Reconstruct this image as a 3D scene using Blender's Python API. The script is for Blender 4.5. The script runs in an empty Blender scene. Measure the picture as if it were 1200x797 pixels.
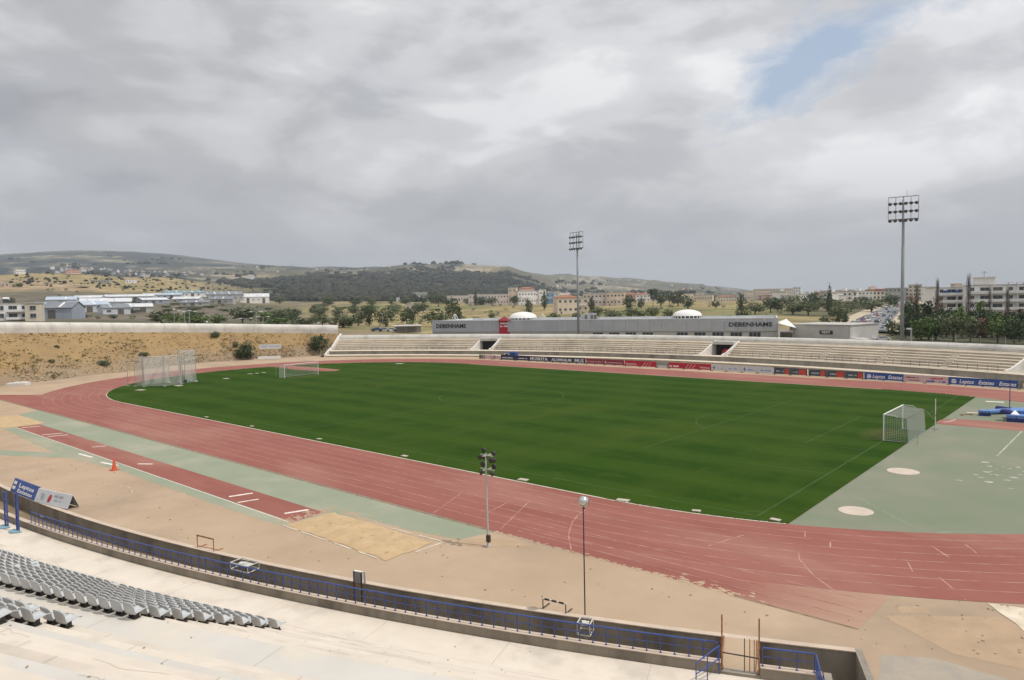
import bpy, bmesh, math, random
from mathutils import Vector, Matrix, noise
from mathutils.geometry import tessellate_polygon
R = math.radians
rng = random.Random(11)
scene = bpy.context.scene
col = scene.collection

# ------------------------------------------------------------------ camera
cam_data = bpy.data.cameras.new("camera")
cam = bpy.data.objects.new("camera", cam_data)
col.objects.link(cam)
CAM_RIGHT = Vector((0.7551843, 0.6552651, -0.0180079))
CAM_UP = Vector((-0.0221761, 0.0529941, 0.9983486))
CAM_FWD = Vector((-0.6551373, 0.7535378, -0.0545516))
m = Matrix((CAM_RIGHT, CAM_UP, -CAM_FWD)).transposed().to_4x4()
m.translation = (69.986, -77.94, 13.9604)
cam.matrix_world = m
cam_data.sensor_width = 36.0
cam_data.lens = 36.0 * 838.974 / 1200.0
cam_data.clip_start = 0.1
cam_data.clip_end = 60000
scene.camera = cam

# ------------------------------------------------------------------ sun, sky, exposure
SUN = Vector((0.3975, 0.166, 0.9025)).normalized()
sun_data = bpy.data.lights.new("sun", 'SUN')
sun_data.energy = 2.6
sun_data.angle = R(0.6)
sun_data.color = (1.0, 0.955, 0.88)
sun = bpy.data.objects.new("sun", sun_data)
sun.rotation_euler = SUN.to_track_quat('Z', 'Y').to_euler()
sun.location = (0, 0, 200)
col.objects.link(sun)
scene.view_settings.view_transform = 'Standard'
scene.view_settings.look = 'None'
scene.view_settings.exposure = 0.0
scene.view_settings.gamma = 1.0

world = bpy.data.worlds.new("World")
scene.world = world
world.use_nodes = True
wn, wl = world.node_tree.nodes, world.node_tree.links
wn.clear()
def wnode(t, **k):
    n = wn.new(t)
    for a, b in k.items():
        setattr(n, a, b)
    return n
w_out = wnode('ShaderNodeOutputWorld')
w_bg = wnode('ShaderNodeBackground')
w_bg.inputs['Strength'].default_value = 0.1
sky_tex = wnode('ShaderNodeTexSky', sky_type='NISHITA', sun_disc=False)
sky_tex.sun_elevation = math.asin(SUN.z)
sky_tex.sun_rotation = math.atan2(SUN.x, SUN.y)
sky_tex.air_density = 1.0
sky_tex.dust_density = 1.5
w_tc = wnode('ShaderNodeTexCoord')
w_sep = wnode('ShaderNodeSeparateXYZ')
wl.new(w_tc.outputs['Generated'], w_sep.inputs[0])
def wmath(op, a, b=None, clamp=False):
    n = wnode('ShaderNodeMath', operation=op, use_clamp=clamp)
    for i, v in enumerate((a, b)):
        if v is None: continue
        if isinstance(v, (int, float)): n.inputs[i].default_value = v
        else: wl.new(v, n.inputs[i])
    return n.outputs[0]
zz = wmath('ADD', wmath('MAXIMUM', w_sep.outputs['Z'], 0.0), 0.22)
w_cmb = wnode('ShaderNodeCombineXYZ')
wl.new(wmath('DIVIDE', w_sep.outputs['X'], zz), w_cmb.inputs[0])
wl.new(wmath('DIVIDE', w_sep.outputs['Y'], zz), w_cmb.inputs[1])
w_dir = wnode('ShaderNodeMapping'); w_dir.inputs['Scale'].default_value = (1.0, 1.0, 2.3)
wl.new(w_tc.outputs['Generated'], w_dir.inputs[0])
def wnoise(scale, detail, rough, off, dist=0.0):
    mp = wnode('ShaderNodeMapping')
    mp.inputs['Location'].default_value = off
    wl.new(w_dir.outputs[0], mp.inputs[0])
    n = wnode('ShaderNodeTexNoise')
    n.inputs['Scale'].default_value = scale
    n.inputs['Detail'].default_value = detail
    n.inputs['Roughness'].default_value = rough
    n.inputs['Distortion'].default_value = dist
    wl.new(mp.outputs[0], n.inputs['Vector'])
    return n.outputs['Fac']
def wramp(fac, stops):
    n = wnode('ShaderNodeValToRGB')
    n.color_ramp.interpolation = 'EASE'
    e = n.color_ramp.elements
    e[0].position, e[0].color = stops[0][0], (*stops[0][1], 1)
    e[1].position, e[1].color = stops[-1][0], (*stops[-1][1], 1)
    for p_, c_ in stops[1:-1]:
        x = e.new(p_); x.color = (*c_, 1)
    wl.new(fac, n.inputs[0])
    return n.outputs[0]
def wmix(fac, a, b, mode='MIX'):
    n = wnode('ShaderNodeMixRGB', blend_type=mode)
    for i, v in enumerate((fac, a, b)):
        if isinstance(v, (int, float)): n.inputs[i].default_value = v
        elif isinstance(v, tuple): n.inputs[i].default_value = (*v, 1)
        else: wl.new(v, n.inputs[i])
    return n.outputs[0]
big = wnoise(2.6, 5.0, 0.5, (3.1, 7.7, 1.3), 0.2)
fine = wnoise(5.6, 6.0, 0.52, (9.4, 1.2, 2.2), 0.35)
shade = wmath('ADD', wmath('MULTIPLY', big, 0.56), wmath('MULTIPLY', fine, 0.44))
cloud_col = wramp(shade, [(0.36, (4.6, 4.65, 4.95)), (0.46, (6.0, 6.05, 6.3)), (0.54, (7.7, 7.7, 7.9)), (0.62, (9.6, 9.6, 9.7))])
# cloud glows brighter towards the sun it scatters
w_dot = wnode('ShaderNodeVectorMath', operation='DOT_PRODUCT'); wl.new(w_tc.outputs['Generated'], w_dot.inputs[0]); w_dot.inputs[1].default_value = tuple(SUN)
fwd = wmath('ADD', 0.82, wmath('MULTIPLY', wmath('MAXIMUM', w_dot.outputs['Value'], 0.0), 0.62))
w_fc = wnode('ShaderNodeCombineXYZ')
for i in range(3): wl.new(fwd, w_fc.inputs[i])
cloud_col = wmix(1.0, cloud_col, w_fc.outputs[0], 'MULTIPLY')
# the opening in the cloud deck, a ragged gap drifting to the north east
def gap(cx, cy, rx, ry, rot):
    dx = wmath('SUBTRACT', w_cmb_x, cx); dy = wmath('SUBTRACT', w_cmb_y, cy)
    c, s = math.cos(rot), math.sin(rot)
    a = wmath('DIVIDE', wmath('ADD', wmath('MULTIPLY', dx, c), wmath('MULTIPLY', dy, s)), rx)
    b = wmath('DIVIDE', wmath('SUBTRACT', wmath('MULTIPLY', dy, c), wmath('MULTIPLY', dx, s)), ry)
    return wmath('SUBTRACT', 1.0, wmath('SQRT', wmath('ADD', wmath('MULTIPLY', a, a), wmath('MULTIPLY', b, b))))
sp2 = wnode('ShaderNodeSeparateXYZ'); wl.new(w_cmb.outputs[0], sp2.inputs[0])
w_cmb_x, w_cmb_y = sp2.outputs['X'], sp2.outputs['Y']
gap_d = wmath('MAXIMUM', gap(-0.65, 1.83, 0.50, 0.18, math.atan2(-0.37, 0.56)), gap(-1.3, 0.2, 0.3, 0.2, 0.5))
rag = wmath('MULTIPLY', wmath('SUBTRACT', wnoise(7.5, 7.0, 0.62, (1.7, 4.4, 0), 0.5), 0.5), 2.6)
gap_m = wmath('MULTIPLY', wmath('ADD', gap_d, rag), 1.5, True)
thin = wramp(wnoise(1.8, 4.0, 0.5, (5.5, 2.5, 0)), [(0.45, (0, 0, 0)), (0.75, (0.16, 0.16, 0.16))])
gap_f = wmath('MAXIMUM', wmath('MULTIPLY', gap_m, 0.95), thin)
clear_sky = wmix(0.6, sky_tex.outputs[0], (5.3, 6.5, 8.2))
w_col = wmix(gap_f, cloud_col, clear_sky)
horizon = wramp(w_sep.outputs['Z'], [(0.0, (1, 1, 1)), (0.20, (0, 0, 0))])
w_col = wmix(wmath('MULTIPLY', horizon, 0.75), w_col, (4.4, 4.45, 4.65))
wl.new(w_col, w_bg.inputs['Color'])
wl.new(w_bg.outputs[0], w_out.inputs[0])

# ------------------------------------------------------------------ materials
MATS = {}
def pm(name, c1, c2=None, scale=1.0, rough=0.85, bump=0.0, bscale=None, detail=5.0, c3=None, scale3=0.1, lo=0.35, hi=0.65, metal=0.0, spec=0.3, stretch=None, m3=(0.45, 0.7), local=False, zmix=None):
    """principled surface, up to three tones mixed by noise, optional relief"""
    if name in MATS: return MATS[name]
    mt = bpy.data.materials.new(name); mt.use_nodes = True
    nt = mt.node_tree; n, l = nt.nodes, nt.links
    b = n['Principled BSDF']
    b.inputs['Roughness'].default_value = rough
    b.inputs['Metallic'].default_value = metal
    b.inputs['Specular IOR Level'].default_value = spec
    b.inputs['Base Color'].default_value = (*c1, 1)
    if local:
        src = n.new('ShaderNodeTexCoord').outputs['Object']
    else:
        src = n.new('ShaderNodeNewGeometry').outputs['Position']
    if stretch:
        mp = n.new('ShaderNodeMapping'); mp.inputs['Scale'].default_value = stretch
        l.new(src, mp.inputs[0]); src = mp.outputs[0]
    def nz(s, d):
        t = n.new('ShaderNodeTexNoise'); t.inputs['Scale'].default_value = s; t.inputs['Detail'].default_value = d
        t.inputs['Roughness'].default_value = 0.6
        l.new(src, t.inputs['Vector']); return t.outputs['Fac']
    def mr(v, a, b_):
        t = n.new('ShaderNodeMapRange'); t.inputs[1].default_value = a; t.inputs[2].default_value = b_
        l.new(v, t.inputs[0]); return t.outputs[0]
    def mix(f, a, b_):
        t = n.new('ShaderNodeMixRGB'); l.new(f, t.inputs[0])
        for i, v in ((1, a), (2, b_)):
            if isinstance(v, tuple): t.inputs[i].default_value = (*v, 1)
            else: l.new(v, t.inputs[i])
        return t.outputs[0]
    out = None
    if c2 is not None:
        out = mix(mr(nz(scale, detail), lo, hi), c1, c2)
    if c3 is not None:
        out = mix(mr(nz(scale3, 6.0), *m3), out if out is not None else c1, c3)
    if zmix is not None:
        sp = n.new('ShaderNodeSeparateXYZ'); l.new(n.new('ShaderNodeNewGeometry').outputs['Position'], sp.inputs[0])
        ad_ = n.new('ShaderNodeMath'); ad_.operation = 'MULTIPLY_ADD'; l.new(nz(zmix[3], 6.0), ad_.inputs[0]); ad_.inputs[1].default_value = zmix[4]; l.new(sp.outputs[zmix[5] if len(zmix) > 5 else 'Z'], ad_.inputs[2])
        out = mix(mr(ad_.outputs[0], zmix[0], zmix[1]), zmix[2], out if out is not None else c1)
    if out is not None: l.new(out, b.inputs['Base Color'])
    if bump > 0:
        bp = n.new('ShaderNodeBump'); bp.inputs['Strength'].default_value = 1.0
        bp.inputs['Distance'].default_value = bump
        l.new(nz(bscale or scale * 4, 6.0), bp.inputs['Height']); l.new(bp.outputs[0], b.inputs['Normal'])
    MATS[name] = mt
    return mt

# ------------------------------------------------------------------ mesh builder
class MB:
    def __init__(s): s.v = []; s.f = []; s.m = []
    def add(s, vs, fs, mi=0):
        o = len(s.v); s.v += [tuple(x) for x in vs]
        s.f += [tuple(i + o for i in f) for f in fs]; s.m += [mi] * len(fs)
        return s
    def box(s, cx, cy, cz, sx, sy, sz, rz=0.0, mi=0, taper=1.0):
        c, d = math.cos(rz), math.sin(rz); vs = []
        for k in (-.5, .5):
            t = taper if k > 0 else 1.0
            for i, j in ((-.5, -.5), (.5, -.5), (.5, .5), (-.5, .5)):
                x, y = i * sx * t, j * sy * t
                vs.append((cx + x * c - y * d, cy + x * d + y * c, cz + k * sz))
        return s.add(vs, [(3, 2, 1, 0), (4, 5, 6, 7), (0, 1, 5, 4), (1, 2, 6, 5), (2, 3, 7, 6), (3, 0, 4, 7)], mi)
    def tube(s, p0, p1, r0, r1=None, n=6, mi=0, cap=True):
        return s.path([p0, p1], [r0, r0 if r1 is None else r1], n, mi, cap)
    def path(s, pts, rad, n=6, mi=0, cap=True):
        pts = [Vector(p) for p in pts]
        if not isinstance(rad, (list, tuple)): rad = [rad] * len(pts)
        vs = []; o = None
        for i, p in enumerate(pts):
            d = (pts[min(i + 1, len(pts) - 1)] - pts[max(i - 1, 0)]).normalized()
            if o is None: o = Vector((1, 0, 0)) if abs(d.x) < 0.9 else Vector((0, 1, 0))
            a = (o - d * o.dot(d)).normalized(); o = a; b = d.cross(a)
            for k in range(n):
                t = 2 * math.pi * k / n
                vs.append(p + (a * math.cos(t) + b * math.sin(t)) * rad[i])
        fs = []
        for i in range(len(pts) - 1):
            for k in range(n):
                k2 = (k + 1) % n
                fs.append((i * n + k, i * n + k2, (i + 1) * n + k2, (i + 1) * n + k))
        if cap:
            fs.append(tuple(range(n - 1, -1, -1))); e = (len(pts) - 1) * n
            fs.append(tuple(range(e, e + n)))
        return s.add(vs, fs, mi)
    def lathe(s, prof, cx=0, cy=0, n=12, mi=0):
        vs = []; fs = []
        for r, z in prof:
            for k in range(n):
                t = 2 * math.pi * k / n; vs.append((cx + r * math.cos(t), cy + r * math.sin(t), z))
        for i in range(len(prof) - 1):
            for k in range(n):
                k2 = (k + 1) % n
                fs.append((i * n + k, i * n + k2, (i + 1) * n + k2, (i + 1) * n + k))
        return s.add(vs, fs, mi)
    def prism(s, poly, z0, z1, mi=0):
        n = len(poly)
        vs = [(x, y, z0) for x, y in poly] + [(x, y, z1) for x, y in poly]
        fs = [tuple(range(n - 1, -1, -1)), tuple(range(n, 2 * n))] + [(i, (i + 1) % n, n + (i + 1) % n, n + i) for i in range(n)]
        return s.add(vs, fs, mi)
    def extrude(s, prof, axis_pts, mi=0):
        """closed profile given as list of 3-D offset lists, one per station, capped"""
        n = len(prof); vs = []
        for st in axis_pts: vs += st
        k = len(axis_pts); fs = []
        for i in range(k - 1):
            for j in range(n):
                j2 = (j + 1) % n
                fs.append((i * n + j, i * n + j2, (i + 1) * n + j2, (i + 1) * n + j))
        fs.append(tuple(range(n - 1, -1, -1))); fs.append(tuple(range((k - 1) * n, k * n)))
        return s.add(vs, fs, mi)
    def sweep(s, place, section, t0, t1, step=0.6, mi=0):
        """closed (radius, height) section swept along an arc"""
        n = max(1, int(abs(t1 - t0) / step + .999))
        st = [[place(r, t0 + (t1 - t0) * i / n, z) for r, z in section] for i in range(n + 1)]
        return s.extrude(section, st, mi)
    def sheet(s, poly, z, mi=0):
        tris = tessellate_polygon([[Vector((x, y, 0)) for x, y in poly]])
        vs = [(x, y, z) for x, y in poly]; out = []
        for t in tris:
            a, b, c = (Vector(vs[i]) for i in t)
            out.append(tuple(t) if (b - a).cross(c - a).z > 0 else tuple(reversed(t)))
        return s.add(vs, out, mi)
    def ribbon(s, pts, w, z, mi=0, closed=False):
        n = len(pts); vs = []; fs = []
        for i in range(n):
            a = Vector(pts[(i - 1) % n] if closed else pts[max(i - 1, 0)]); b = Vector(pts[(i + 1) % n] if closed else pts[min(i + 1, n - 1)])
            d = (b - a).normalized(); nx, ny = -d.y * w / 2, d.x * w / 2
            vs += [(pts[i][0] - nx, pts[i][1] - ny, z), (pts[i][0] + nx, pts[i][1] + ny, z)]
        for i in range(n if closed else n - 1):
            j = (i + 1) % n; fs.append((2 * i, 2 * j, 2 * j + 1, 2 * i + 1))
        return s.add(vs, fs, mi)
    def mesh(s, name, mats, smooth=False):
        me = bpy.data.meshes.new(name)
        me.from_pydata(s.v, [], s.f)
        for mt in (mats if isinstance(mats, (list, tuple)) else [mats]): me.materials.append(mt)
        if any(s.m): me.polygons.foreach_set('material_index', s.m)
        if smooth: me.polygons.foreach_set('use_smooth', [True] * len(s.f))
        me.update(); me.validate()
        return me

def link(o): col.objects.link(o); return o
def tag(o, label=None, cat=None, group=None, kind=None):
    if label: o['label'] = label
    if cat: o['category'] = cat
    if group: o['group'] = group
    if kind: o['kind'] = kind
    return o
def obj(name, mb, mats, parent=None, smooth=False, world=False):
    """one mesh object; world=True: the geometry is in world coordinates, moved into the parent's frame"""
    me = mb if isinstance(mb, bpy.types.Mesh) else mb.mesh(name, mats, smooth)
    o = link(bpy.data.objects.new(name, me))
    if parent is not None:
        o.parent = parent
        if world: o.matrix_parent_inverse = parent_matrix(parent).inverted()
    return o
def parent_matrix(p):
    mloc = Matrix.Translation(p.location) @ p.rotation_euler.to_matrix().to_4x4() @ Matrix.Diagonal((*p.scale, 1))
    if p.parent is not None: mloc = parent_matrix(p.parent) @ p.matrix_parent_inverse @ mloc
    return mloc
def thing(name, label, cat, loc=(0, 0, 0), rz=0.0, group=None):
    o = link(bpy.data.objects.new(name, None)); o.location = loc; o.rotation_euler = (0, 0, rz)
    o.empty_display_size = 0.3
    return tag(o, label, cat, group)
def struct(name, mb, mats, label=None, smooth=False):
    return tag(obj(name, mb, mats, smooth=smooth), label, None, None, 'structure')
def kids(o): return KIDS.get(o.name, [])
KIDS = {}
def copy_tree(o, parent=None, label=None, loc=None, rz=None, scale=None):
    c = o.copy(); link(c)
    if parent is not None: c.parent = parent
    if label: c['label'] = label
    if loc is not None: c.location = loc
    if rz is not None: c.rotation_euler = (0, 0, rz)
    if scale is not None: c.scale = scale
    for k in list(o.children): copy_tree(k, c)
    return c
ORD = ['first', 'second', 'third', 'fourth', 'fifth', 'sixth', 'seventh', 'eighth', 'ninth', 'tenth', 'eleventh', 'twelfth', 'thirteenth', 'fourteenth', 'fifteenth', 'sixteenth', 'seventeenth', 'eighteenth', 'nineteenth']
TENS = {20: 'twent', 30: 'thirt', 40: 'fort', 50: 'fift', 60: 'sixt', 70: 'sevent', 80: 'eight', 90: 'ninet'}
def nth(i):
    """1-based ordinal word"""
    if i < 20: return ORD[i - 1]
    t = i // 10 * 10
    return TENS[t] + ('ieth' if i == t else 'y-' + ORD[i - t - 1])
def text_mesh(txt, size, depth, name, mat, bold=True, shear=0.0, align='CENTER'):
    c = bpy.data.curves.new(name, 'FONT'); c.body = txt; c.size = size; c.extrude = depth; c.align_x = align; c.align_y = 'CENTER'
    c.resolution_u = 2; c.shear = shear; c.offset = 0.02 * size if bold else 0
    o = bpy.data.objects.new(name, c); link(o)
    dg = bpy.context.evaluated_depsgraph_get(); dg.update()
    me = bpy.data.meshes.new_from_object(o.evaluated_get(dg)); me.name = name
    bpy.data.objects.remove(o); bpy.data.curves.remove(c)
    me.materials.clear(); me.materials.append(mat)
    return me
def far_xy(r, t): t = R(t); return (r * math.sin(t), -92 + r * math.cos(t))
def near_xy(r, t): t = R(t); return (r * math.sin(t), 85 - r * math.cos(t))
def FAR(r, t, z): return (*far_xy(r, t), z)
def NEAR(r, t, z): return (*near_xy(r, t), z)
TERRAIN_BEARINGS=[-179.9, -120.844, -80.844, -76.575, -74.252, -71.798, -68.679, -66.495, -63.939, -61.283, -57.597, -54.412, -51.141, -45.774, -41.004, -37.594, -32.864, -28.895, -23.786, -20.725, -15.514, -12.269, -5.433, 0.791, 30.791, 179.9]
TERRAIN_DISTANCES=[0, 235, 300, 450, 700, 1000, 1350, 1700, 2050, 2400, 3000, 3500, 4000, 4500, 5000, 6500, 8500, 13000]
TERRAIN_HEIGHTS=[[0, 0, 0, 1, 2, 2, 2, 2, 2, 2, 2, 2, 2, 2, 2, 2, 2, 2], [4.5, 4.5, 5.2, 6.1, 9.1, 15.9, 29.2, 37.5, 42.0, 48.1, 65.8, 80.5, 99.8, 119.2, 138.4, 196.3, 203.0, 218.0], [9, 9, 10.5, 11.2, 16.1, 29.8, 56.5, 73.0, 82.0, 94.2, 129.6, 159.1, 197.7, 236.3, 274.9, 390.6, 404.0, 434.0], [9, 9, 10.1, 9.9, 15.0, 28.1, 57.4, 75.2, 84.4, 97.1, 134.1, 165.0, 208.6, 252.3, 295.9, 426.8, 429.7, 436.2], [9, 9, 9.5, 9.3, 15.1, 28.6, 57.2, 77.7, 87.0, 98.1, 135.2, 166.1, 213.2, 260.3, 307.4, 448.7, 445.0, 436.4], [9.0, 9.0, 9.0, 8.8, 15.2, 28.0, 55.9, 78.4, 87.6, 96.8, 135.1, 167.0, 216.0, 265.1, 314.1, 461.2, 453.4, 435.9], [8.3, 8.3, 8.3, 7.9, 14.5, 26.3, 51.2, 74.1, 85.4, 96.6, 135.4, 167.7, 216.6, 265.4, 314.2, 460.7, 452.5, 434.1], [7.8, 7.8, 7.8, 7.2, 13.9, 24.6, 46.7, 68.7, 83.8, 98.9, 136.6, 168.0, 215.0, 262.1, 309.1, 450.3, 444.7, 432.1], [7.1, 7.1, 7.1, 6.6, 11.8, 21.8, 37.6, 53.3, 72.0, 90.6, 130.7, 164.1, 205.8, 247.5, 289.1, 414.1, 418.7, 428.9], [6.7, 6.7, 6.7, 6.1, 9.5, 15.4, 26.4, 37.3, 55.5, 73.7, 114.3, 148.1, 192.4, 236.7, 270.5, 372.0, 388.3, 424.8], [5.5, 5.5, 5.5, 4.3, 6.9, 13.1, 22.4, 31.8, 52.0, 72.1, 114.9, 150.7, 189.5, 228.3, 256.7, 342.1, 342.5, 343.4], [4.4, 4.4, 4.4, 3.2, 6.1, 12.0, 20.2, 28.3, 49.4, 70.4, 115.5, 153.1, 188.6, 224.2, 245.6, 310.0, 303.7, 289.5], [3.6, 3.6, 3.6, 2.1, 5.3, 10.9, 18.8, 26.7, 47.6, 68.6, 113.6, 151.1, 195.9, 229.7, 247.0, 299.1, 283.5, 248.6], [2.6, 2.6, 2.6, 1.1, 2.3, 8.0, 15.0, 21.9, 43.5, 65.1, 114.2, 155.1, 205.5, 230.2, 237.8, 260.5, 250.9, 229.2], [2.1, 2.1, 2.1, 1.0, 2.0, 6.5, 11.9, 17.4, 33.8, 50.2, 95.7, 133.6, 175.7, 201.3, 215.8, 259.4, 244.3, 210.3], [2.1, 2.1, 2.1, 1.0, 2.1, 6.6, 10.1, 13.5, 20.6, 27.6, 51.5, 71.3, 104.3, 137.3, 170.3, 240.3, 226.7, 196.0], [2.1, 2.1, 2.1, 1.5, 2.9, 5.2, 8.1, 11.0, 16.0, 21.1, 38.6, 53.2, 80.5, 107.7, 135.0, 194.3, 178.9, 144.4], [2.3, 2.3, 2.3, 1.6, 2.9, 5.2, 7.0, 8.9, 14.1, 19.4, 30.7, 40.2, 61.4, 82.6, 103.9, 153.5, 145.2, 126.4], [2.4, 2.4, 2.4, 1.7, 2.8, 4.9, 6.5, 8.1, 10.4, 12.6, 17.6, 21.9, 32.5, 43.1, 53.7, 89.5, 94.3, 72.9], [2.6, 2.6, 2.6, 2.5, 3.1, 5.1, 6.3, 7.5, 8.4, 9.4, 10.8, 11.9, 13.6, 15.2, 16.9, 21.8, 24.2, 29.6], [1.6, 1.6, 1.6, 1.1, 3.0, 4.8, 6.2, 7.5, 8.4, 9.2, 9.9, 10.4, 11.2, 12.0, 12.7, 15.0, 15.8, 17.5], [0.9, 0.9, 0.9, 1.9, 4.8, 6.0, 6.8, 7.5, 8.2, 8.9, 9.6, 10.2, 10.6, 11.0, 11.3, 12.4, 13.2, 14.9], [0.6, 0.6, 0.6, 2.2, 4.4, 5.1, 6.1, 7.1, 7.5, 7.8, 9.0, 10.1, 10.3, 10.6, 10.9, 11.7, 11.8, 12.0], [1.5, 1.5, 1.5, 3.3, 4.8, 6.1, 6.8, 7.4, 7.9, 8.3, 9.3, 10.1, 10.4, 10.7, 11.0, 11.9, 11.9, 12.1], [1.5, 1.5, 1.5, 3.3, 4.8, 6.1, 6.8, 7.4, 7.9, 8.3, 9.3, 10.1, 10.4, 10.7, 11.0, 11.9, 11.9, 12.1], [0, 0, 0, 1, 2, 2, 2, 2, 2, 2, 2, 2, 2, 2, 2, 2, 2, 2]]
SHEDS=[(-342.0, 45.4, 19.9, 8.4, 26, 'bluegrey', 'greyroof'), (-461.4, 98.9, 23.0, 7.1, 30, 'pale', 'blueroof'), (-533.2, 136.0, 34.5, 7.8, 34, 'pale', 'whiteroof'), (-418.7, 99.9, 16.3, 6.1, 16, 'pale', 'greyroof'), (-723.3, 227.4, 48.3, 5.8, 40, 'pale', 'whiteroof'), (-450.9, 127.6, 16.6, 5.9, 18, 'concrete', 'whiteroof'), (-651.0, 219.7, 25.8, 5.3, 24, 'bluegrey', 'whiteroof'), (-785.3, 287.2, 41.9, 5.6, 34, 'pale', 'blueroof'), (-839.9, 337.0, 47.7, 7.9, 38, 'white', 'tealroof'), (-702.0, 277.8, 29.6, 6.1, 22, 'pale', 'whiteroof'), (-829.5, 381.4, 49.1, 12.0, 36, 'concrete', 'greyroof'), (-713.3, 323.1, 25.3, 8.6, 20, 'concrete', 'greyroof'), (-871.7, 450.9, 38.8, 13.6, 26, 'white', 'whiteroof'), (-618.7, 132.1, 21.8, 7.2, 30, 'pale', 'blueroof'), (-688.4, 176.7, 24.7, 5.8, 26, 'pale', 'whiteroof'), (-617.5, 246.0, 25.7, 5.1, 16, 'concrete', 'greyroof')]
HOUSES=[(-643.6, 692.3, 58.8, 15.6, 2, 'pinkgrey', 'flat'), (-604.0, 701.0, 12.3, 24.4, 3, 'peach', 'flat'), (-589.9, 712.9, 27.0, 19.2, 2, 'white', 'flat'), (-587.7, 740.5, 11.3, 16.9, 2, 'white', 'flat'), (-543.8, 711.5, 11.9, 15.0, 2, 'blue', 'flat'), (-288.4, 403.3, 17.8, 15.1, 2, 'peach', 'tile'), (-300.3, 444.0, 10.6, 12.7, 2, 'cream', 'flat'), (-420.4, 640.7, 27.8, 14.2, 2, 'pinkgrey', 'flat'), (-394.6, 645.8, 21.3, 14.9, 2, 'peach', 'flat'), (-506.3, 859.0, 23.3, 14.1, 2, 'salmon', 'tile'), (-479.8, 851.6, 20.3, 12.6, 2, 'white', 'tile'), (-818.0, 801.9, 37.1, 11.7, 1, 'pinkgrey', 'flat'), (-633.8, 767.5, 21.0, 26.2, 2, 'salmon', 'tile'), (-522.0, 665.1, 9.1, 19.5, 2, 'white', 'flat'), (-898.2, 789.6, 27.7, 15.4, 2, 'concrete', 'flat'), (-1862.3, 1661.7, 43.1, 4.0, 2, 'white', 'flat'), (-921.2, 763.3, 18.4, 6.5, 1, 'white', 'flat'), (-1188.5, 738.3, 24.1, 4.4, 1, 'concrete', 'flat'), (-1177.5, 755.0, 17.2, 3.9, 1, 'white', 'flat'), (-469.6, 398.8, 18.7, 7.4, 1, 'pinkgrey', 'flat'), (-1549.8, 438.2, 26.0, 9.1, 1, 'salmon', 'tile'), (-1623.0, 365.1, 17.2, 8.5, 1, 'white', 'flat'), (-1297.9, 403.1, 27.0, 4.1, 1, 'concrete', 'flat'), (-1329.4, 462.2, 19.0, 5.9, 1, 'white', 'flat'), (-1046.9, 196.1, 9.0, 3.9, 1, 'salmon', 'flat'), (-2463.8, 1332.8, 22.8, 23.9, 2, 'white', 'flat'), (-2717.1, 1869.5, 31.5, 6.3, 1, 'cream', 'flat'), (-2717.6, 2200.1, 33.8, 6.9, 1, 'white', 'flat'), (-726.1, 949.8, 23.2, 21.1, 2, 'cream', 'flat'), (-649.0, 882.8, 18.5, 16.5, 2, 'white', 'flat'), (-461.6, 941.8, 29.3, 10.2, 1, 'cream', 'flat'), (-479.1, 1045.0, 34.5, 10.1, 1, 'cream', 'flat'), (-466.0, 1106.4, 32.7, 10.1, 2, 'cream', 'tile'), (-556.9, 1060.9, 27.3, 10.9, 1, 'pinkgrey', 'tile')]
BLOCKS=[(-461.6, 1324.7, 82.2, 21.6, 4, 'cream'), (-409.2, 1290.6, 12.8, 23.2, 5, 'white'), (-313.3, 1164.3, 25.5, 15.0, 3, 'salmon'), (-300.6, 1220.2, 21.9, 15.9, 3, 'salmon'), (-207.8, 986.4, 18.8, 12.2, 2, 'white'), (-148.8, 897.8, 27.3, 14.4, 3, 'concrete'), (-120.9, 852.7, 13.8, 17.3, 4, 'peach'), (-79.5, 708.0, 11.5, 14.2, 3, 'white'), (-355.9, 1360.3, 24.4, 16.6, 3, 'white'), (-585.3, 1490.7, 30.8, 18.9, 3, 'cream')]
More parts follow.
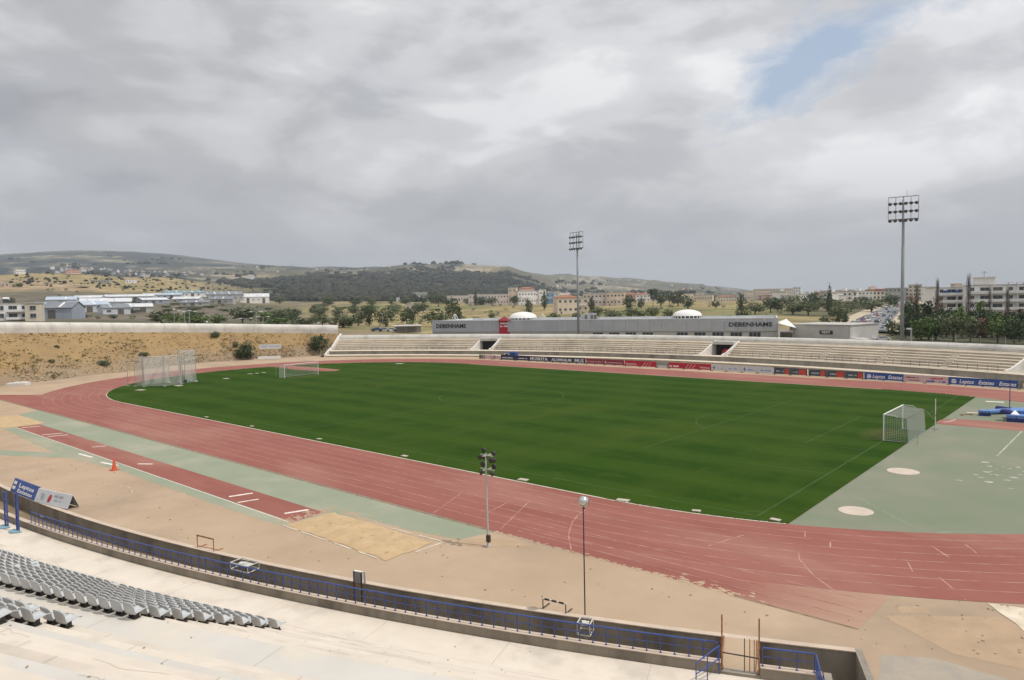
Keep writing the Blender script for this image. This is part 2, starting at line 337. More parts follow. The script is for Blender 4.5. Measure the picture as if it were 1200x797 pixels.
TOWN=[(-2783.8, 912.1, 8, 4.4, 0), (-2907.9, 1073.0, 8, 8.5, 0), (-2751.3, 846.1, 14, 4.3, 0), (-3027.7, 870.5, 9, 8.7, 0), (-3050.2, 1185.8, 8, 6.9, 0), (-3393.2, 1169.6, 8, 6.8, 0), (-3017.3, 889.6, 16, 4.6, 0), (-3289.5, 1078.3, 10, 4.5, 0), (-2768.6, 1038.6, 9, 6.7, 0), (-2752.2, 772.9, 11, 6.5, 0), (-3215.9, 1189.4, 15, 6.9, 0), (-2874.0, 1013.6, 10, 7.5, 0), (-3117.8, 982.6, 16, 6.5, 0), (-3005.6, 1000.0, 9, 4.6, 0), (-3224.1, 1121.8, 10, 8.7, 0), (-3377.3, 1179.9, 9, 7.8, 0), (-3280.1, 1241.0, 13, 5.7, 0), (-3040.6, 1016.1, 15, 4.3, 0), (-2909.0, 835.7, 9, 4.3, 0), (-3081.9, 1243.5, 15, 5.4, 0), (-3163.7, 1080.5, 8, 8.7, 0), (-3125.8, 1049.1, 15, 4.3, 0), (-2686.3, 1115.4, 11, 6.0, 0), (-2920.4, 1311.0, 10, 6.2, 0), (-3291.2, 1230.0, 14, 8.3, 0), (-2991.4, 959.1, 13, 7.4, 0), (-2834.8, 959.8, 9, 4.9, 0), (-2860.7, 890.8, 15, 8.2, 0), (-2905.2, 879.7, 10, 6.1, 0), (-3089.7, 1044.3, 10, 7.5, 0), (-3100.0, 1134.9, 8, 6.3, 0), (-3263.3, 1437.3, 16, 6.0, 0), (-2735.9, 934.0, 14, 4.3, 0), (-2865.8, 809.4, 10, 4.5, 0), (-2699.5, 1027.4, 10, 6.7, 0), (-2997.2, 1368.2, 9, 8.4, 0), (-2731.2, 1047.5, 12, 8.8, 0), (-2975.4, 1138.5, 9, 8.2, 0), (-2879.0, 1341.4, 15, 5.6, 0), (-3267.8, 974.4, 12, 6.4, 0), (-2987.5, 1198.1, 11, 8.8, 0), (-2745.8, 1006.2, 16, 8.6, 0), (-2812.3, 1163.9, 9, 7.5, 0), (-2957.4, 938.3, 10, 5.8, 0), (-3096.4, 963.6, 16, 5.6, 0), (-3301.5, 1031.2, 11, 8.0, 0), (-3122.2, 1337.5, 11, 5.0, 0), (-3189.4, 1154.9, 8, 8.0, 0), (-2791.0, 993.1, 13, 6.2, 0), (-3271.4, 1488.8, 13, 4.4, 0), (-3060.8, 886.8, 13, 5.0, 0), (-3287.0, 1277.4, 8, 6.4, 0), (-3205.7, 1263.4, 9, 8.2, 0), (-2995.9, 876.0, 11, 6.4, 0), (-3292.1, 1002.0, 13, 4.4, 0), (-3076.1, 1403.5, 15, 6.0, 0), (-3078.1, 1404.9, 10, 9.0, 0), (-3164.3, 878.2, 15, 8.0, 0), (-3326.1, 994.0, 15, 7.3, 0), (-3079.8, 1030.0, 10, 4.1, 0), (-3117.0, 1322.5, 9, 6.6, 0), (-2870.8, 1298.8, 11, 8.1, 0), (-2878.0, 885.7, 12, 6.5, 0), (-2831.6, 1175.6, 16, 6.1, 0), (-3392.3, 1005.9, 13, 8.5, 0), (-3214.9, 1273.4, 16, 6.1, 0), (-2923.9, 1313.2, 16, 4.8, 0), (-3291.8, 1205.0, 10, 7.0, 0), (-2699.6, 1125.6, 10, 6.4, 0), (-3009.7, 1228.1, 13, 7.4, 0), (-2996.1, 1104.1, 9, 8.4, 0), (-2853.9, 800.7, 8, 7.9, 0), (-3059.8, 1114.8, 9, 6.2, 0), (-2996.6, 1153.1, 16, 5.0, 0), (-3061.9, 982.4, 15, 6.5, 0), (-3078.3, 971.4, 12, 8.6, 0), (-2712.6, 1200.0, 15, 4.7, 0), (-3036.5, 889.5, 9, 7.4, 0), (-2813.0, 977.6, 12, 7.9, 0), (-2676.7, 1186.1, 13, 4.7, 0), (-3271.5, 1449.5, 11, 7.7, 0), (-3379.3, 980.2, 10, 8.9, 0), (-2696.1, 1156.8, 14, 9.0, 0), (-2974.2, 1022.7, 13, 5.6, 0), (-981.5, 2009.2, 16, 6.3, 1), (-1307.2, 2621.3, 16, 7.1, 1), (-1141.6, 2019.4, 11, 8.9, 1), (-1600.8, 2174.7, 8, 8.5, 1), (-2089.7, 2970.5, 14, 8.2, 1), (-1818.9, 3558.1, 14, 4.7, 1), (-1292.9, 3019.6, 13, 4.4, 1), (-2117.9, 2790.5, 14, 8.5, 1), (-1230.7, 1857.6, 9, 8.0, 1), (-2288.1, 3062.0, 9, 5.3, 1), (-1304.3, 1793.6, 16, 6.1, 1), (-1335.1, 3107.1, 8, 6.6, 1), (-1346.7, 1991.6, 10, 5.3, 1), (-2283.9, 3243.9, 12, 6.7, 1), (-1731.4, 2502.3, 10, 5.4, 1), (-1733.0, 3703.8, 8, 4.1, 1), (-1427.1, 2915.6, 11, 6.6, 1), (-1703.7, 2524.5, 14, 7.3, 1), (-1893.0, 3394.1, 16, 5.5, 1), (-1490.4, 2169.7, 11, 8.2, 1), (-1521.5, 3048.7, 14, 8.9, 1), (-1438.5, 3507.9, 8, 4.4, 1), (-1170.8, 2416.1, 10, 4.3, 1), (-1331.7, 2601.2, 16, 7.4, 1), (-1461.2, 2218.7, 12, 4.2, 1), (-1552.6, 2217.7, 8, 5.3, 1), (-1558.3, 3737.1, 16, 5.6, 1), (-2362.4, 3067.9, 11, 5.8, 1), (-1803.1, 2297.5, 15, 5.4, 1), (-1221.0, 2374.6, 8, 4.5, 1), (-1029.2, 2248.8, 8, 6.0, 1), (-1855.0, 2840.8, 9, 6.9, 1), (-1778.7, 3157.1, 14, 7.8, 1), (-1388.4, 2814.1, 12, 7.6, 1), (-1047.4, 2027.1, 16, 7.1, 1), (-1648.4, 3359.7, 10, 8.5, 1), (-1425.9, 2953.2, 8, 8.1, 1), (-1860.4, 3421.3, 11, 4.4, 1), (-2071.5, 2703.8, 9, 5.9, 1), (-1163.5, 1976.7, 8, 7.1, 1), (-1415.3, 2789.9, 8, 6.3, 1), (-2387.8, 3168.4, 16, 4.5, 1), (-1777.0, 3147.6, 15, 5.3, 1), (-1620.1, 2160.2, 11, 5.2, 1), (-1413.4, 2728.9, 14, 4.4, 1), (-1082.0, 2524.4, 8, 7.1, 1), (-1077.7, 2083.5, 10, 5.7, 1), (-1618.4, 3120.2, 10, 4.1, 1), (-1632.6, 2158.4, 9, 7.5, 1), (-1245.3, 2453.4, 16, 5.4, 1), (-1851.1, 3151.5, 16, 5.0, 1), (-1515.3, 3680.3, 8, 5.4, 1), (-1894.6, 2526.8, 15, 9.0, 1), (-2072.1, 3349.2, 11, 4.4, 1), (-2158.5, 2901.0, 12, 8.8, 1), (-2204.0, 3039.2, 16, 5.4, 1), (-1708.1, 2330.7, 15, 8.5, 1), (-1118.7, 1946.0, 8, 8.7, 1), (-1341.3, 2648.8, 10, 6.1, 1), (-1277.2, 2063.2, 13, 4.0, 1), (-1655.4, 3413.3, 9, 8.7, 1), (-1264.8, 1822.4, 12, 5.3, 1), (-1769.3, 2344.1, 9, 5.8, 1), (-1398.6, 2332.8, 8, 5.4, 1), (-2092.4, 2747.2, 10, 5.2, 1), (-1756.8, 2635.2, 11, 7.9, 1), (-1283.4, 2725.1, 8, 8.1, 1), (-1834.0, 3480.2, 16, 6.7, 1), (-1008.6, 2059.3, 14, 6.3, 1), (-1490.0, 3082.6, 12, 6.4, 1), (-272.4, 1658.8, 10, 6.4, 2), (-359.7, 1272.2, 12, 6.0, 2), (-474.1, 1507.8, 14, 4.6, 2), (-199.9, 993.8, 16, 8.5, 2), (-286.8, 1180.5, 13, 9.0, 2), (-267.2, 1069.0, 11, 5.2, 2), (-530.3, 1595.9, 13, 5.2, 2), (-506.1, 1624.7, 8, 7.7, 2), (-387.2, 1433.9, 16, 5.1, 2), (-583.1, 1868.4, 15, 5.4, 2), (-145.5, 1078.4, 16, 6.6, 2), (-402.9, 2058.4, 9, 5.4, 2), (-433.1, 1398.4, 15, 6.2, 2), (-592.7, 1956.9, 8, 4.6, 2), (-523.8, 1904.2, 15, 8.8, 2), (-232.2, 982.2, 16, 8.3, 2), (-175.8, 1247.3, 9, 5.1, 2), (-737.8, 2140.2, 9, 8.7, 2), (-366.8, 1777.6, 15, 4.4, 2), (-149.1, 899.7, 10, 5.2, 2), (-295.4, 1790.4, 12, 8.8, 2), (-360.4, 1607.5, 14, 7.5, 2), (-314.9, 950.9, 16, 8.7, 2), (-386.1, 1208.8, 8, 4.1, 2), (-442.9, 1485.0, 13, 7.2, 2), (-260.8, 1554.3, 11, 6.7, 2), (-509.4, 1388.3, 12, 4.3, 2), (-676.9, 2032.6, 14, 4.4, 2), (-450.8, 1428.6, 13, 5.1, 2), (-470.0, 1292.8, 14, 5.8, 2), (-225.5, 887.3, 12, 7.7, 2), (-279.1, 1161.1, 11, 5.6, 2), (-208.6, 1215.5, 11, 5.3, 2), (-157.8, 1051.9, 15, 7.1, 2), (-259.6, 1568.5, 8, 8.7, 2), (-462.5, 1378.6, 11, 4.1, 2), (-330.7, 1452.0, 8, 4.9, 2), (-493.4, 1837.8, 13, 7.7, 2), (-339.5, 2189.6, 13, 5.0, 2), (-350.5, 1605.0, 15, 4.2, 2), (-297.4, 1407.4, 13, 8.9, 2), (-256.8, 1027.3, 9, 5.4, 2), (-635.4, 2150.8, 9, 6.8, 2), (-270.3, 1416.0, 12, 8.1, 2), (-235.2, 946.5, 15, 5.0, 2), (-359.0, 1489.3, 13, 5.8, 2), (-134.5, 944.2, 14, 5.2, 2), (-318.0, 1439.9, 14, 4.2, 2), (-755.1, 2056.2, 12, 5.0, 2), (-596.3, 1645.6, 13, 5.4, 2), (-274.8, 1753.7, 12, 7.7, 2), (-469.7, 2151.6, 12, 4.0, 2), (-438.4, 2147.8, 9, 4.1, 2), (-472.1, 1496.6, 15, 8.8, 2), (-328.3, 1213.5, 14, 8.1, 2), (-516.8, 1512.4, 8, 8.0, 2), (-416.2, 2018.3, 10, 7.0, 2), (-373.6, 1299.8, 13, 7.9, 2), (-365.0, 1582.7, 14, 7.8, 2), (-282.0, 954.3, 8, 6.4, 2), (-252.7, 1103.8, 14, 8.4, 2), (-176.1, 1270.6, 9, 5.0, 2), (-616.1, 2205.0, 15, 4.9, 2), (-499.5, 1465.7, 11, 7.7, 2), (-326.6, 1811.1, 9, 7.9, 2), (-365.9, 1243.2, 12, 5.9, 2), (-219.1, 1167.8, 11, 4.9, 2), (-383.3, 1240.2, 11, 5.6, 2), (-629.6, 2206.8, 16, 6.6, 2), (-207.2, 1028.6, 15, 9.0, 2), (-516.7, 1479.9, 11, 8.2, 2), (-133.9, 958.7, 12, 5.2, 2), (-598.4, 1637.1, 11, 8.7, 2), (-588.4, 2034.4, 15, 7.0, 2), (-3099.9, 2413.5, 8, 4.5, 3), (-3160.3, 2274.2, 11, 4.2, 3), (-2891.4, 1853.1, 12, 4.2, 3), (-3279.6, 2507.2, 8, 8.1, 3), (-3082.1, 2039.8, 12, 4.4, 3), (-3315.9, 1850.5, 15, 4.3, 3), (-3220.5, 1855.1, 16, 4.8, 3), (-3211.4, 2248.6, 14, 7.5, 3), (-3023.0, 2000.8, 12, 6.1, 3), (-3481.7, 1962.9, 13, 6.1, 3), (-3509.4, 1948.7, 13, 7.2, 3), (-3111.9, 2043.0, 8, 6.2, 3), (-3006.5, 1773.8, 9, 6.0, 3), (-2917.4, 2380.3, 10, 4.6, 3), (-3063.4, 1722.8, 14, 4.4, 3), (-2987.3, 2173.2, 16, 4.9, 3), (-2301.7, 3954.3, 10, 8.6, 4), (-2710.8, 4125.0, 11, 5.5, 4), (-1813.7, 4061.5, 15, 5.6, 4), (-2310.5, 4545.2, 9, 8.5, 4), (-2392.2, 4735.9, 10, 7.2, 4), (-2057.9, 4648.3, 11, 8.1, 4), (-2480.0, 3917.7, 14, 8.7, 4), (-2587.7, 4032.9, 10, 5.2, 4), (-2319.7, 4861.4, 8, 8.4, 4), (-2095.0, 4693.3, 13, 4.6, 4), (-2274.9, 4456.7, 12, 7.2, 4), (-2386.2, 4015.9, 14, 7.3, 4), (-2362.8, 4269.9, 8, 4.0, 4), (-1864.9, 4545.3, 15, 7.8, 4), (-2057.1, 4451.6, 10, 8.1, 4), (-2203.6, 3890.8, 13, 6.2, 4), (-2697.1, 4070.0, 16, 7.3, 4), (-2550.7, 3755.1, 13, 7.9, 4), (-2100.6, 3932.0, 16, 8.5, 4), (-2339.0, 4713.2, 8, 8.3, 4)]
TREES=[(-191.0, 124.0, 9.3, 5.4, 'dark'), (-186.3, 130.0, 9.3, 8.9, 'olive'), (-173.6, 97.2, 5.5, 11.8, 'olive'), (-246.4, 198.3, 8.7, 6.0, 'dark'), (-170.8, 147.7, 8.3, 12.5, 'olive'), (-187.4, 173.8, 13.7, 8.1, 'dark'), (-738.8, 667.6, 19.8, 15.6, 'dark'), (-307.9, 581.5, 20.6, 8.0, 'pine'), (-291.3, 567.9, 16.4, 9.5, 'dark'), (-314.0, 646.6, 16.5, 19.0, 'dark'), (-222.0, 491.6, 11.0, 9.6, 'dark'), (-227.0, 555.9, 7.8, 7.2, 'dark'), (-150.9, 436.7, 13.2, 6.4, 'dark'), (-117.1, 407.2, 10.9, 11.7, 'dark'), (-119.3, 384.9, 8.1, 12.4, 'olive'), (-90.5, 374.4, 7.8, 13.8, 'olive'), (-79.0, 367.8, 9.1, 12.4, 'olive'), (-122.3, 511.5, 13.2, 15.0, 'dark'), (-51.1, 334.7, 7.4, 9.3, 'olive'), (-58.5, 425.9, 8.1, 14.4, 'olive'), (-80.8, 461.4, 7.5, 12.1, 'olive'), (-74.7, 545.5, 9.4, 12.1, 'dark'), (-95.2, 540.4, 9.3, 15.1, 'dark'), (-59.8, 225.5, 6.4, 6.0, 'dark'), (-23.9, 238.4, 6.1, 5.7, 'dark'), (-28.3, 237.1, 3.5, 4.3, 'olive'), (13.7, 165.6, 4.7, 4.2, 'dark'), (-341.3, 677.3, 15.2, 8.0, 'dark'), (-287.3, 353.3, 12.7, 6.0, 'dark'), (-348.4, 483.2, 9.7, 5.0, 'dark'), (-271.2, 475.3, 13.8, 10.7, 'dark'), (-287.8, 523.7, 11.0, 6.6, 'dark'), (-248.1, 383.0, 13.1, 5.3, 'dark'), (-99.9, 621.7, 5.9, 15.2, 'olive'), (-95.7, 457.0, 8.7, 13.4, 'olive'), (-206.3, 39.0, 4.5, 8.4, 'dark'), (-186.2, 35.0, 4.1, 5.4, 'green'), (-174.6, 36.5, 4.1, 8.8, 'green'), (-175.7, 45.6, 3.9, 6.1, 'green'), (-220.3, 79.1, 6.4, 9.6, 'dark'), (-207.3, 81.7, 5.2, 7.2, 'green'), (-296.0, 147.7, 6.9, 8.8, 'dark'), (-170.4, 65.6, 3.4, 8.2, 'green'), (-173.1, 80.1, 3.7, 8.6, 'olive'), (-194.8, 101.8, 5.8, 8.8, 'olive'), (-608.9, 92.7, 7.3, 6.8, 'dark'), (-454.3, 118.9, 5.6, 7.0, 'dark'), (-524.0, 160.4, 4.9, 6.8, 'dark'), (-1144.5, 385.7, -7.2, 21.9, 'dark'), (-1022.5, 281.3, -3.9, 16.5, 'olive'), (-1043.3, 210.5, 5.0, 9.0, 'green'), (-194.0, 120.1, 6.3, 6.2, 'olive'), (-194.2, 310.8, 6.9, 8.9, 'olive'), (-165.0, 282.1, 6.1, 10.2, 'olive'), (-160.1, 297.1, 6.8, 10.3, 'olive'), (-134.4, 265.9, 5.2, 6.6, 'dark'), (-144.2, 294.9, 7.2, 8.0, 'olive'), (-136.5, 299.2, 6.0, 6.0, 'olive'), (-164.2, 246.4, 5.5, 4.7, 'olive'), (-186.2, 254.9, 5.2, 7.0, 'dark'), (-94.3, 173.1, 4.3, 4.3, 'olive'), (-248.0, 268.2, 5.6, 5.0, 'olive'), (-137.4, 138.8, 5.3, 5.7, 'olive'), (18.5, 171.8, 11.0, 6.9, 'pine'), (20.2, 182.3, 9.8, 6.6, 'pine'), (19.4, 156.7, 7.7, 4.5, 'pine'), (27.8, 168.5, 8.7, 6.6, 'pine'), (32.4, 164.2, 8.1, 5.9, 'green'), (35.4, 169.7, 8.2, 6.5, 'pine'), (39.1, 170.1, 7.8, 4.9, 'dark'), (42.9, 165.6, 7.4, 6.2, 'green'), (47.0, 155.9, 7.9, 5.5, 'pine'), (27.9, 153.3, 7.8, 5.3, 'olive'), (32.8, 149.0, 7.5, 5.6, 'olive'), (39.2, 148.0, 6.9, 5.0, 'red'), (37.2, 145.7, 6.7, 4.5, 'olive'), (43.2, 146.5, 6.7, 5.3, 'green'), (47.0, 144.9, 6.2, 4.8, 'dark'), (25.2, 147.7, 6.5, 4.8, 'green'), (8.4, 215.7, 12.9, 5.0, 'red'), (18.3, 207.4, 12.5, 4.2, 'red'), (47.3, 171.0, 8.0, 6.3, 'dark'), (50.2, 166.3, 8.9, 6.1, 'pine'), (51.3, 146.3, 6.3, 5.2, 'green'), (48.0, 203.0, 5.0, 4.9, 'green'), (21.4, 205.1, 4.9, 7.1, 'dark'), (18.9, 172.8, 5.9, 4.8, 'olive'), (20.9, 205.3, 7.7, 6.5, 'green'), (25.0, 167.9, 7.1, 5.1, 'pine'), (23.0, 177.2, 6.3, 5.1, 'red'), (48.0, 164.5, 6.3, 4.1, 'olive'), (11.3, 206.4, 4.0, 6.5, 'olive'), (31.9, 211.6, 7.8, 8.1, 'green'), (41.7, 177.8, 7.4, 5.2, 'dark'), (24.7, 202.4, 6.5, 5.2, 'pine'), (25.1, 185.4, 7.4, 7.5, 'olive'), (44.7, 213.9, 5.0, 7.0, 'dark'), (18.5, 191.1, 6.8, 6.3, 'pine'), (22.9, 165.0, 6.5, 4.2, 'pine'), (36.6, 172.5, 7.0, 5.6, 'green'), (34.7, 191.8, 7.8, 6.3, 'green'), (26.5, 150.9, 6.4, 5.9, 'green'), (16.1, 192.1, 4.9, 7.2, 'green'), (40.0, 218.3, 7.9, 7.5, 'red'), (-118.0, 553.5, 7.7, 13.0, 'olive'), (-181.9, 614.5, 11.1, 15.1, 'olive'), (-126.7, 444.5, 7.4, 8.3, 'dark'), (-596.8, 311.5, 2.3, 9.4, 'green'), (-258.6, 170.7, 7.5, 5.6, 'dark'), (-428.0, 371.0, 9.5, 11.0, 'green'), (-466.4, 340.4, 7.6, 12.5, 'green'), (-673.3, 213.7, -5.4, 12.5, 'dark'), (-548.1, 211.1, 1.6, 12.3, 'dark'), (-471.5, 157.0, 1.3, 10.2, 'olive'), (-629.5, 235.4, -0.4, 8.1, 'dark'), (-633.6, 196.4, -1.7, 8.6, 'olive'), (-324.6, 201.7, 8.9, 6.7, 'olive'), (-586.0, 243.3, 2.3, 14.3, 'green'), (-440.0, 197.0, 2.6, 6.0, 'olive'), (-337.8, 164.9, 5.4, 7.8, 'dark'), (-283.3, 131.4, 4.6, 4.6, 'olive'), (-288.7, 91.4, 3.1, 4.1, 'dark'), (-490.5, 300.6, 5.1, 11.1, 'olive'), (-652.2, 213.1, -3.4, 12.4, 'green'), (-331.1, 67.6, 2.2, 4.1, 'dark'), (-427.8, 303.0, 7.1, 7.2, 'dark'), (-439.2, 299.4, 6.8, 8.9, 'olive'), (-358.3, 62.3, 2.3, 7.1, 'olive'), (-461.8, 364.1, 8.8, 10.8, 'olive'), (-222.2, 104.6, 5.1, 5.1, 'dark'), (-527.7, 204.9, 1.5, 7.9, 'dark'), (-329.0, 160.7, 6.1, 7.2, 'olive'), (-570.8, 383.4, 3.7, 12.3, 'green'), (-525.3, 323.4, 8.4, 11.8, 'olive'), (-277.0, 130.3, 6.4, 8.0, 'olive'), (-263.9, 107.0, 4.9, 4.2, 'dark'), (-350.5, 187.3, 6.5, 7.1, 'dark'), (-493.9, 210.8, 2.6, 8.2, 'green'), (-366.5, 281.7, 8.4, 11.3, 'olive'), (-225.6, 175.9, 8.6, 7.0, 'dark'), (-366.9, 129.2, 3.2, 8.8, 'olive'), (-429.6, 116.8, 2.7, 8.0, 'olive'), (-502.8, 189.4, 2.3, 9.3, 'olive'), (-532.1, 193.5, 1.9, 7.4, 'olive'), (-431.7, 366.0, 9.8, 9.6, 'olive'), (-310.1, 98.4, 5.3, 7.1, 'dark'), (-526.0, 153.1, -1.1, 7.0, 'olive'), (-471.5, 324.5, 7.2, 8.5, 'dark'), (-612.7, 223.0, -1.9, 7.3, 'green'), (-398.9, 237.6, 7.5, 8.6, 'olive'), (-552.0, 189.3, -2.1, 8.1, 'green'), (-431.6, 262.2, 7.5, 11.6, 'olive'), (-456.2, 271.3, 6.6, 8.6, 'dark'), (-572.4, 668.5, 13.3, 14.1, 'dark'), (-792.6, 517.7, 10.6, 13.7, 'olive'), (-789.0, 658.4, 6.2, 17.7, 'olive'), (-642.2, 674.6, 12.1, 17.1, 'dark'), (-733.1, 477.1, 9.5, 15.4, 'dark'), (-640.0, 531.1, 11.7, 11.9, 'olive'), (-785.0, 651.3, 6.8, 14.1, 'olive'), (-669.7, 681.2, 7.4, 10.5, 'dark'), (-712.3, 716.5, 9.7, 11.6, 'olive'), (-643.6, 478.1, 12.7, 10.5, 'olive'), (-627.1, 550.0, 14.2, 10.9, 'dark'), (-698.1, 890.8, 10.3, 12.0, 'dark'), (-690.8, 746.7, 11.3, 14.6, 'dark'), (-573.6, 622.5, 11.7, 14.5, 'olive'), (-704.3, 559.6, 10.9, 9.3, 'olive'), (-887.5, 641.7, 10.5, 13.4, 'olive'), (-640.8, 810.2, 10.8, 17.1, 'olive'), (-831.7, 601.5, 10.9, 13.7, 'dark'), (-670.8, 633.2, 8.3, 15.8, 'dark'), (-869.9, 488.9, 10.1, 16.9, 'olive'), (-589.6, 542.1, 17.0, 14.7, 'olive'), (-699.9, 453.6, 14.4, 9.3, 'olive'), (-694.0, 492.4, 8.4, 13.9, 'dark'), (-768.6, 695.5, 5.6, 10.3, 'olive')]
BARE=[(17.8, 178.8, 15.6, 3.3), (22.2, 185.8, 17.2, 3.3), (31.4, 181.2, 18.3, 3.7), (43.6, 160.6, 14.3, 2.8), (36.8, 181.9, 14.0, 2.6)]
CYPRESS=[(-62.1, 352.3, 17.6, 3.4), (-401.8, 517.9, 19.6, 6.3), (18.2, 166.6, 8.5, 2.1), (-623.0, 643.0, 20.2, 4.8), (-21.1, 239.3, 5.1, 2.9)]
PALMS=[(-114.5, 450.8, 13.7, 5.6), (34.2, 181.6, 12.5, 3.1), (30.5, 174.0, 11.0, 2.6)]
LAMPS=[(-142.3, 15.6, 5.5, 0.0, 0), (-137.0, 17.7, 6.3, 0.0, 2), (-144.8, 19.8, 5.3, 0.0, 2), (-133.2, 20.9, 4.7, 0.0, 0), (-129.3, 24.2, 4.5, 0.0, 0), (-130.1, 31.4, 5.8, 0.0, 2), (-132.2, 35.9, 6.5, 0.0, 2), (-127.7, 35.6, 6.8, 0.0, 2), (-118.4, 46.9, 6.8, 0.0, 1), (-124.8, 36.7, 5.0, 0.0, 0), (-147.2, 129.0, 6.3, 0.0, 0), (-67.1, 222.3, 11.1, 0.0, 0)]
ROAD=[(2.8, 175.3), (-5.8, 212.3), (-16.2, 261.3), (-30.7, 329.8), (-49.9, 428.1), (-78.8, 585.6), (-110.6, 752.6)]
CARS=[(-4.3, 215.0, 1.78), (-33.5, 315.8, 4.92), (-35.9, 385.7, 1.76), (-31.8, 325.4, 4.92), (-17.4, 276.8, 1.78), (-18.1, 297.3, 1.78), (-42.4, 400.2, 1.76), (-20.0, 306.3, 1.78), (-6.5, 206.3, 4.94), (-28.6, 293.0, 4.92), (-46.3, 380.4, 4.91), (-21.5, 259.5, 4.92), (-82.8, 636.7, 1.76), (-32.3, 367.4, 1.76), (7.3, 180.6, 1.8), (-44.5, 390.1, 4.91), (-52.6, 474.1, 1.75), (-31.9, 308.5, 4.92), (-48.3, 430.5, 1.75), (-4.2, 180.7, 4.94), (-38.7, 360.3, 4.91), (-3.5, 193.4, 4.94), (-12.3, 252.4, 1.78), (-13.0, 236.7, 4.92), (-62.9, 487.8, 4.89), (-20.2, 270.5, 4.92), (-70.0, 526.4, 4.89), (-89.6, 612.5, 4.9), (-57.6, 458.8, 4.89), (2.4, 201.6, 1.8), (-48.9, 453.7, 1.75), (-23.6, 323.5, 1.78), (-12.3, 270.1, 1.78), (-29.5, 353.1, 1.76), (-12.6, 217.3, 4.92), (-47.4, 445.7, 1.75), (-13.8, 259.5, 1.78), (-64.4, 518.4, 1.75), (-37.1, 333.6, 4.91), (-16.0, 287.6, 1.78), (-66.0, 546.9, 1.75), (-37.2, 392.2, 1.76), (-80.6, 624.9, 1.76), (-2.0, 221.1, 1.78), (-77.6, 568.0, 4.89), (-41.9, 416.2, 1.76), (-68.7, 561.7, 1.75), (-40.6, 409.6, 1.76), (5.5, 188.4, 1.8), (-86.7, 597.2, 4.9), (-37.0, 351.8, 4.91), (-81.0, 586.6, 4.9), (-6.0, 240.4, 1.78), (-62.0, 525.0, 1.75), (-30.6, 339.9, 1.76), (-59.9, 471.8, 4.89), (-15.4, 230.4, 4.92), (-71.8, 536.6, 4.89), (-92.2, 626.2, 4.9), (-25.4, 277.8, 4.92), (-49.9, 438.9, 1.75), (-3.9, 230.4, 1.78), (-72.0, 517.5, 4.89), (-70.0, 568.9, 1.75), (-43.8, 367.6, 4.91), (-73.0, 584.8, 1.75), (-57.0, 498.0, 1.75), (-138.7, 87.0, 0.58), (-136.7, 88.8, 0.65), (-134.6, 90.5, 0.72), (-132.6, 92.2, 0.73), (9.2, 152.2, 0.3), (18.7, 133.9, 0.3)]
CANOPY=(-125.6, 90.3, 8.8, 2.2)
WHITEBLOCK=[(-250.4, 1.1, 15.1, 6.4, 0), (-240.6, 6.9, 5.1, 6.6, 0)]
HOTEL=[(32.7, 249.9, 24.6, 15.7, 0), (15.0, 262.7, 14.7, 14.9, 0)]
MALL=((-103.5, 82.0, 7.7), (-4.6, 120.5, 8.1))
NEXT=((-2.4, 123.4, 6.0), (14.3, 120.4, 6.3))
DOMES=[(-98.7, 122.5, 5.0, 9.9), (-43.4, 142.6, 4.7, 10.0)]
SPIRES=[(-108.4, 97.2, 9.5), (-93.2, 127.1, 8.9)]
REDSIGN=(-80.0, 91.1, 3.5, 9.2, 7.8)
HVAC=(-73.6, 129.1, 5.7, 9.2)
MASTS=[(-50.65, 90, 34.1), (34.2, 85, 34.2)]
# ------------------------------------------------------------------ land
VX, VY = 69.99, -77.94
def table_height(x, y):
    dx, dy = x - VX, y - VY
    r = math.hypot(dx, dy); a = math.degrees(math.atan2(dx, dy))
    B = TERRAIN_BEARINGS; D = TERRAIN_DISTANCES
    i = 0
    while i < len(B) - 2 and B[i + 1] < a: i += 1
    t = min(1, max(0, (a - B[i]) / (B[i + 1] - B[i])))
    k = 0
    while k < len(D) - 2 and D[k + 1] < r: k += 1
    u = min(1, max(0, (r - D[k]) / (D[k + 1] - D[k])))
    z0 = TERRAIN_HEIGHTS[i]; z1 = TERRAIN_HEIGHTS[i + 1]
    return (z0[k] * (1 - u) + z0[k + 1] * u) * (1 - t) + (z1[k] * (1 - u) + z1[k + 1] * u) * t, r, a
def stadium_gap(x, y):
    """distance outside the stadium bowl (negative inside)"""
    d = max(math.hypot(x, y + 92) - 176, math.hypot(x, y - 85) - 200)
    if x < -42: d = max(d, math.hypot(x + 42, y) - 76)
    return d
def smooth(a, b, x):
    t = min(1, max(0, (x - a) / (b - a))); return t * t * (3 - 2 * t)
def ground_height(x, y):
    z, r, a = table_height(x, y)
    if r > 420:
        amp = min(0.009 * (r - 420), 30) * (0.35 if a > -26 else 1.0) * (1 - .65 * smooth(4200, 5600, r) * (1 - smooth(-62, -56, a)))
        z += amp * (noise.fractal(Vector((x / 620, y / 620, 0.3)), 0.9, 2.0, 5))
    g = smooth(0, 26, stadium_gap(x, y))
    return z * g - 2.6 * (1 - g)
DIRT = (.19, .155, .11); STRAW = (.285, .225, .11); TAN = (.31, .225, .14); SCRUB = (.062, .068, .038)
HILL = (.036, .045, .045); ROCK = (.40, .345, .26); GREEN = (.115, .145, .05)
def lerp3(a, b, t): return tuple(p * (1 - t) + q * t for p, q in zip(a, b))
